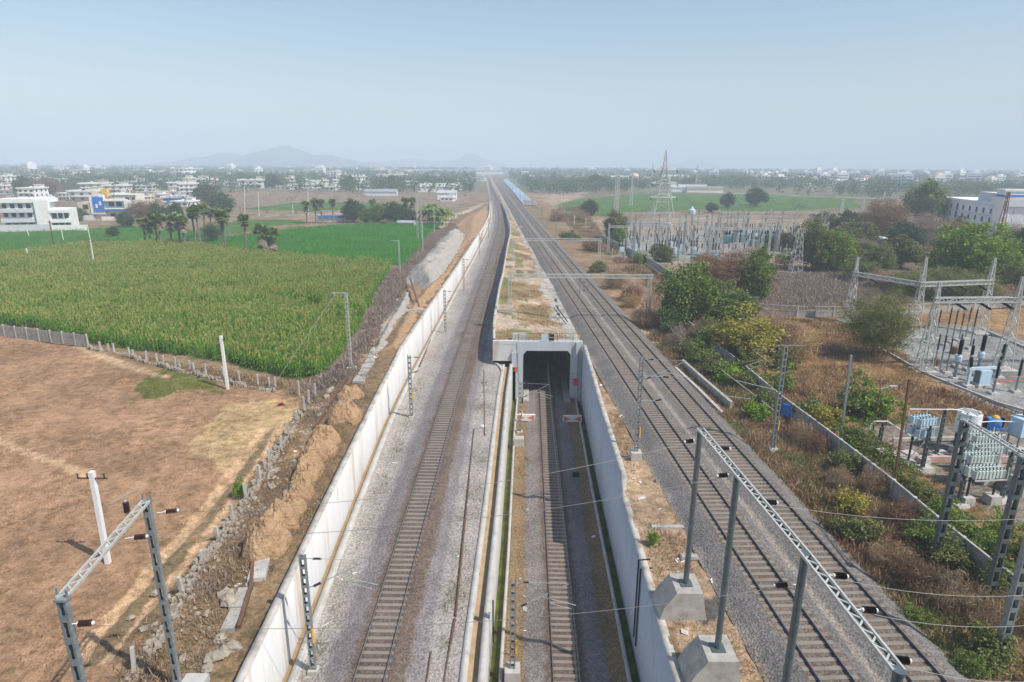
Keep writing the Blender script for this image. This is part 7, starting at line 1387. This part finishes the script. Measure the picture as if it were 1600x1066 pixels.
# -- far woods: belts of trees that read as one mass, plus bare scrub beyond the fields
def woods(name, spots, lm, seed, hmin=5, hmax=10, leaf=1.3, per=42):
    rng = np.random.default_rng(seed); X, Y = spots; n = len(X); h = rng.uniform(hmin, hmax, n); w_ = h*rng.uniform(.38, .62, n); P = np.repeat(np.stack([X, Y, -1+h*.58], 1), per, 0); d = rng.normal(size=(n*per, 3)); d /= np.linalg.norm(d, axis=1)[:, None]; d *= rng.uniform(.55, 1, n*per)[:, None]**.6
    P = P+d*np.repeat(np.stack([w_, w_, h*.45], 1), per, 0)*(1+.35*np.sin(np.repeat(rng.uniform(0, 6, n), per)+3*np.arctan2(d[:, 1], d[:, 0])))[:, None]; S = leaf*np.repeat(np.clip(Y/700, .6, 3), per); V = leaf_quads(P, 1.0, rng, .5, .7); C0 = np.repeat(P, 4, 0); V = C0+(V-C0)*np.repeat(S, 4)[:, None]
    o = quads_mesh(name, V, LM[lm]); print(name, len(V)//4); return tag(o, None, None, None, 'stuff')
def spots(n, seed, y0, y1, thr, ns, f=None, xl=-1.05, xr=1.05):
    rng = np.random.default_rng(seed); Y = np.exp(rng.uniform(math.log(y0), math.log(y1), n)); X = Y*rng.uniform(xl, xr, n); k = hnoise(X, Y, ns, seed) > thr; k &= ~((X > XL(Y)-14-Y*.01) & (X < XR2(Y)+16+Y*.01))
    for P in LUSH: k &= ~inpoly(X, Y, P)
    if f is not None: k &= f(X, Y)
    return X[k], Y[k]
rgt = lambda X, Y: (X > 0) | (Y > 520)
woods('far_woods', spots(8200, 71, 560, 2800, .30, 160), 'dark', 72, 7, 13, 2.2, 46); woods('far_woods', spots(1900, 73, 700, 2600, .5, 200), 'olive', 74, 5, 10, 1.9, 40)
woods('far_woods', spots(420, 75, 300, 640, .52, 60, lambda X, Y: (X > Y*.36)), 'olive', 76, 4, 8, 1.0, 80); woods('far_woods', spots(420, 77, 330, 640, .5, 70, lambda X, Y: (X < -Y*.42)), 'dark', 78, 4, 9, 1.0, 90); woods('far_woods', spots(260, 83, 330, 640, .45, 50, lambda X, Y: (X > Y*.25)), 'dark', 84, 4, 9, 1.0, 90)
woods('far_scrub', spots(900, 79, 300, 620, .45, 45, lambda X, Y: (X > -Y*.45) & (X < Y*.33)), 'dry', 80, .8, 2.2, .6, 30); woods('far_scrub', spots(700, 81, 300, 640, .45, 45), 'brown', 82, 1.2, 3.2, .7, 30)
# ================================================================ haze
def haze():
    m = bpy.data.materials.new('haze_air'); m.use_nodes = True; nt = m.node_tree; nt.nodes.remove(nt.nodes['Principled BSDF'])
    v = nnode(nt, 'ShaderNodeVolumePrincipled'); v.inputs['Color'].default_value = (.78, .88, 1.0, 1); v.inputs['Density'].default_value = HAZE; v.inputs['Anisotropy'].default_value = -.1
    nt.links.new(v.outputs[0], nt.nodes['Material Output'].inputs['Volume'])
    o = MB().box((0, 3500, (HAZE_TOP-4)/2), (11000, 9000, HAZE_TOP+4)).build('haze', m); tag(o, kind='stuff')
HAZE, HAZE_TOP = 5.4e-4, 210.0
haze()
print('objects', len(bpy.data.objects))
